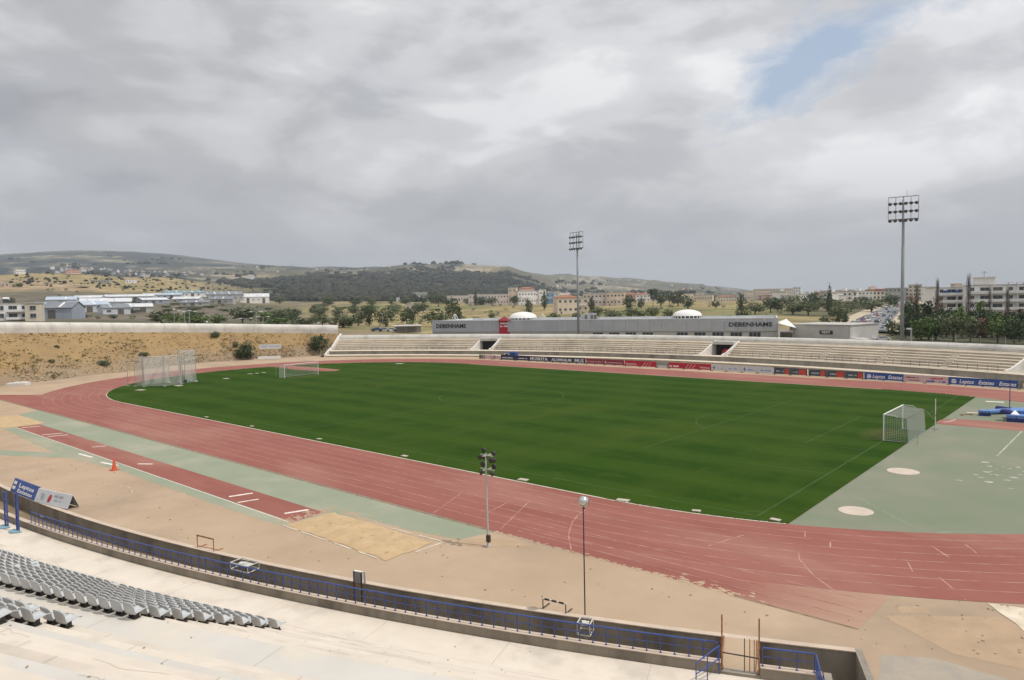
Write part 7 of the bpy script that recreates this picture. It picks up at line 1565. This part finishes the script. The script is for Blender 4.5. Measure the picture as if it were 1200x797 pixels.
# white apartment block on the right
for i, (x, y, w, h, k) in enumerate(HOTEL):
    z = ground_height(x, y); th = thing('apartment_building', ('large white apartment building with long balconies above the tree belt' if i == 0 else 'white wing with blue awnings left of the large white apartment building'), 'apartment building', (x, y, z - 1), -bearing(x, y) + (.12 if i == 0 else .3))
    H = h + 1; nf = 5; fh = (H - 1.0) / nf
    q = MB(); q.box(0, 7, H / 2, w, 14, H); obj('wall', q, WM['white'], th)
    q = MB(); q.box(0, 7, H + .12, w + .6, 14.6, .24); ro = obj('roof', q, RM['flat'], th)
    n = 6 if i == 0 else 4
    for f in range(nf):
        z0 = 1.0 + f * fh
        q = MB(); q.box(0, -.75, z0, w * .98, 1.5, .2); obj('balcony_slab', q, WM['white'], th)
        q = MB(); q.box(0, -1.46, z0 + .6, w * .98, .08, .9); obj('balcony_front', q, WM['white'], th)
        for k2 in range(n):
            xx = -w / 2 + w * (k2 + .5) / n
            window(th, xx, -.04, z0 + 1.25, (3.0 if k2 % 3 else 1.2), 2.1, glass=SHADEW if (k2 + f) % 3 == 0 else None)
        for k2 in range(0, n + 1, 2):
            q = MB(); q.box(-w / 2 + .2 + (w - .4) * k2 / n, -.72, z0 + fh / 2, .18, 1.3, fh - .25); obj('balcony_divider', q, WM['white'], th)
    if i == 0:
        q = MB(); q.box(-w * .24, 6, H + 1.6, 6.5, 7, 2.8); q.box(-w * .24, 6, H + 3.15, 7.4, 8, .3); q.box(w * .22, 7, H + 1.1, 8, 6, .2); obj('penthouse', q, WM['white'], ro)
        for s in (-3.6, -1, 1, 3.6):
            q = MB(); q.tube((w * .22 + s, 4.2, H), (w * .22 + s, 4.2, H + 1.1), .08); obj('pergola_post', q, SHADEW, ro)
        q = MB(); q.tube((-w * .24, 6, H + 3.2), (-w * .24, 6, H + 5.6), .07); q.box(-w * .24, 6, H + 4.9, 2.4, .08, .08); q.box(-w * .24, 6, H + 5.3, 1.3, .08, .08); obj('antenna', q, DARKMET, ro)
        q = MB(); q.box(w * .30, -1.6, H - fh * .55, 3.4, .1, .9); obj('yellow_awning', q, pm('awning_ochre', (.46, .33, .12), (.4, .28, .1), 2, .8), th)
    else:
        for k2 in range(3):
            q = MB(); q.box(-w * .28 + k2 * w * .28, -1.55, H - fh * .5, 2.4, .1, .9); obj('awning', q, ADBLUE, th)
        q = MB(); q.box(w * .1, 5, H + .9, 3, 4, 1.5); q.box(w * .1, 5, H + 1.75, 4.4, 5, .2); obj('roof_room', q, WM['cream'], ro)
# ------------------------------------------------------------------ road, cars, lamp posts
ASPH = pm('road_asphalt', (.17, .17, .17), (.21, .205, .20), .4, .9); VERGE = pm('road_verge', (.50, .43, .32), (.38, .32, .22), .3, .95)
def road_ribbon(w, off, lift):
    fine_ = []
    for a, c in zip(ROAD, ROAD[1:]):
        for k in range(14): f = k / 14; fine_.append((a[0] * (1 - f) + c[0] * f, a[1] * (1 - f) + c[1] * f))
    fine_.append(ROAD[-1]); q = MB(); vs = []
    for i, p in enumerate(fine_):
        a = Vector(fine_[max(0, i - 1)]); c = Vector(fine_[min(len(fine_) - 1, i + 1)]); d = (c - a).normalized(); n2 = Vector((-d.y, d.x))
        zc = ground_height(*p) + lift
        for s in (-1, -.33, .33, 1): vs.append((p[0] + n2.x * (off + s * w / 2), p[1] + n2.y * (off + s * w / 2), zc))
    q.add(vs, [(4 * i + k, 4 * i + 4 + k, 4 * i + 5 + k, 4 * i + 1 + k) for i in range(len(fine_) - 1) for k in range(3)]); return q
struct('road_shoulder', road_ribbon(34, -1, .35), VERGE, 'pale dusty shoulder along the road')
struct('road', road_ribbon(15, 0, .45), ASPH, 'grey road climbing away on the right')
def car_mesh(c):
    q = MB()
    prof = [(-2.1, .35), (-2.15, .75), (-1.9, .95), (-1.15, 1.0), (-.55, 1.42), (.75, 1.45), (1.45, 1.02), (2.05, .85), (2.15, .5), (2.1, .35)]
    n = len(prof); st = [[(x, y * (1 if z < 1.05 else .82), z) for x, z in prof] for y in (-.85, .85)]
    q.extrude(prof, st, 0)
    q.add([(-1.1, -.86, 1.02), (1.35, -.86, 1.02), (.7, -.72, 1.4), (-.55, -.72, 1.38)], [(0, 1, 2, 3)], 1); q.add([(-1.1, .86, 1.02), (1.35, .86, 1.02), (.7, .72, 1.4), (-.55, .72, 1.38)], [(3, 2, 1, 0)], 1)
    q.add([(1.42, -.7, 1.06), (1.42, .7, 1.06), (.79, .62, 1.46), (.79, -.62, 1.46)], [(0, 1, 2, 3)], 1); q.add([(-1.13, -.7, 1.04), (-1.13, .7, 1.04), (-.58, .62, 1.43), (-.58, -.62, 1.43)], [(3, 2, 1, 0)], 1)
    for x in (-1.3, 1.35):
        for y in (-.8, .8): q.tube((x, y - .1, .32), (x, y + .1, .32), .32, n=10, mi=2)
    return q.mesh('car', [c, GLASS, DARKMET])
CARP = [pm('car_white', (.62, .62, .62), None, 1, .3, spec=.5), pm('car_silver', (.40, .41, .42), None, 1, .3, metal=.5), pm('car_black', (.03, .03, .035), None, 1, .3, spec=.5), pm('car_red', (.35, .03, .03), None, 1, .3, spec=.5), pm('car_blue', (.05, .09, .22), None, 1, .3, spec=.5)]
cmesh = [car_mesh(c) for c in CARP]; cn_ = ['white', 'silver', 'black', 'red', 'dark blue']; cc = {}
for i, (x, y, rz) in enumerate(sorted(CARS, key=lambda c: math.hypot(c[0] - VX, c[1] - VY))):
    k = (0, 1, 2, 0, 1, 4, 1, 3, 0, 2)[i % 10]; a = math.degrees(bearing(x, y))
    zn = 'parked by the canopy left of the mall' if a < -40 else 'parked behind the right end of the far stand' if math.hypot(x - VX, y - VY) < 245 else 'on the climbing road at right'
    cc[(k, zn)] = cc.get((k, zn), 0) + 1
    o = link(bpy.data.objects.new('car', cmesh[k])); o.location = (x, y, ground_height(x, y) + (.47 if 'road' in zn else .05)); o.rotation_euler.z = rz
    tag(o, 'small %s car %s, %s %s one' % (cn_[k], zn, nth(cc[(k, zn)]), cn_[k]), 'car', 'cars beyond the stadium')
def lamp(x, y, h, dbl, label):
    z = ground_height(x, y); th = thing('street_lamp', label, 'street lamp', (x, y, z - .2), -bearing(x, y), 'street lamps behind the stadium')
    q = MB(); q.tube((0, 0, 0), (0, 0, h), .11, .07, 8); obj('pole', q, GALV, th)
    for s in ((-1, 1) if dbl == 2 else (1,) if dbl == 1 else ()):
        q = MB(); q.path([(0, 0, h - .1), (s * .4, 0, h + .12), (s * 1.2, 0, h + .2)], .05); obj('arm', q, GALV, th)
        q = MB(); q.box(s * 1.5, 0, h + .2, .9, .4, .22); obj('lamp_head', q, WHITE, th)
    if dbl == 0: q = MB(); q.lathe([(.05, h), (.28, h + .05), (.3, h + .3), (.05, h + .45)], n=10); obj('lamp_head', q, WHITE, th)
for i, (x, y, h, w, dbl) in enumerate(sorted(LAMPS, key=lambda t: bearing(t[0], t[1]))):
    a = math.degrees(bearing(x, y))
    lamp(x, y, max(h, 4.5), dbl, '%s lamp post %s, %s lamp post from left' % ('double armed' if dbl == 2 else 'single armed' if dbl == 1 else 'round headed', 'behind the dry bank' if a < -55 else 'near the mall', nth(i + 1)))
x, y = -186 + 55, 130 - 40
th = thing('street_lamp', 'tall pale lamp post with a long curved arm left of the mall', 'street lamp', (-133.5, 85.5, ground_height(-133.5, 85.5)), .7)
q = MB(); q.path([(0, 0, 0), (0, 0, 5.5), (.15, 0, 6.6), (.6, 0, 7.3), (1.5, 0, 7.6)], [.1, .08, .07, .06, .05], 8); obj('pole', q, GALV, th); q = MB(); q.box(1.8, 0, 7.6, .8, .3, .16); obj('lamp_head', q, WHITE, th)
th = thing('street_lamp', 'short thick pale post with a side lamp at the foot of the right mast', 'street lamp', (36.2, 83.5, -1.5), .2)
q = MB(); q.tube((0, 0, 0), (0, 0, 8.6), .17, .14, 8); obj('pole', q, GALV, th); q = MB(); q.box(-.4, 0, 8.4, .9, .4, .3); obj('lamp_head', q, WHITE, th)
x, y, w, h = CANOPY
th = thing('parking_canopy', 'white flat canopy on posts beside the parked cars', 'canopy', (x, y, ground_height(x, y)), .68)
q = MB(); q.box(0, 0, 2.6, 9.5, 6, .35); obj('roof', q, WHITE, th)
for sx_ in (-4.2, 0, 4.2):
    for sy in (-2.5, 2.5): q = MB(); q.box(sx_, sy, 1.2, .18, .18, 2.5); obj('post', q, GALV, th)
q = MB(); q.box(0, 2.6, 1.2, 9, .12, 2.3); obj('back_wall', q, LOWER, th)
# fence posts and wires behind the far stand on the right
fn = thing('wire_fence', 'thin wire fence with pale posts behind the right end of the far stand', 'fence', (40, 80, 0))
q = MB(); q.tube((0, 0, -2), (0, 0, 3.0), .05, n=5); me = q.mesh('post', GALV)
for k in range(14):
    t = 14 + k * 1.35; o = obj('post', me, None, fn); o.location = Vector(FAR(172, t, 3.2)) - fn.location
for z in (4.2, 5.0, 5.8):
    q = MB(); q.path([FAR(172, 14 + k * 1.35, z) for k in range(14)], .012, 4); obj('wire', q, GALV, fn, world=True)
# remove prototypes that were never placed
for o in list(bpy.data.objects):
    if o.get('label') == 'x':
        for k in list(o.children): bpy.data.objects.remove(k)
        bpy.data.objects.remove(o)
# ------------------------------------------------------------------ air
hb = MB(); hb.box(0, 0, 310, 28000, 28000, 630)
hz = bpy.data.materials.new('haze_air'); hz.use_nodes = True
hn, hl = hz.node_tree.nodes, hz.node_tree.links; hn.remove(hn['Principled BSDF'])
pv = hn.new('ShaderNodeVolumePrincipled'); pv.inputs['Color'].default_value = (.82, .90, 1.0, 1); pv.inputs['Density'].default_value = 0.00008; pv.inputs['Anisotropy'].default_value = 0.0
hl.new(pv.outputs[0], hn['Material Output'].inputs['Volume'])
ho = obj('haze', hb, hz); tag(ho, 'pale summer haze in the air', None, None, 'stuff')
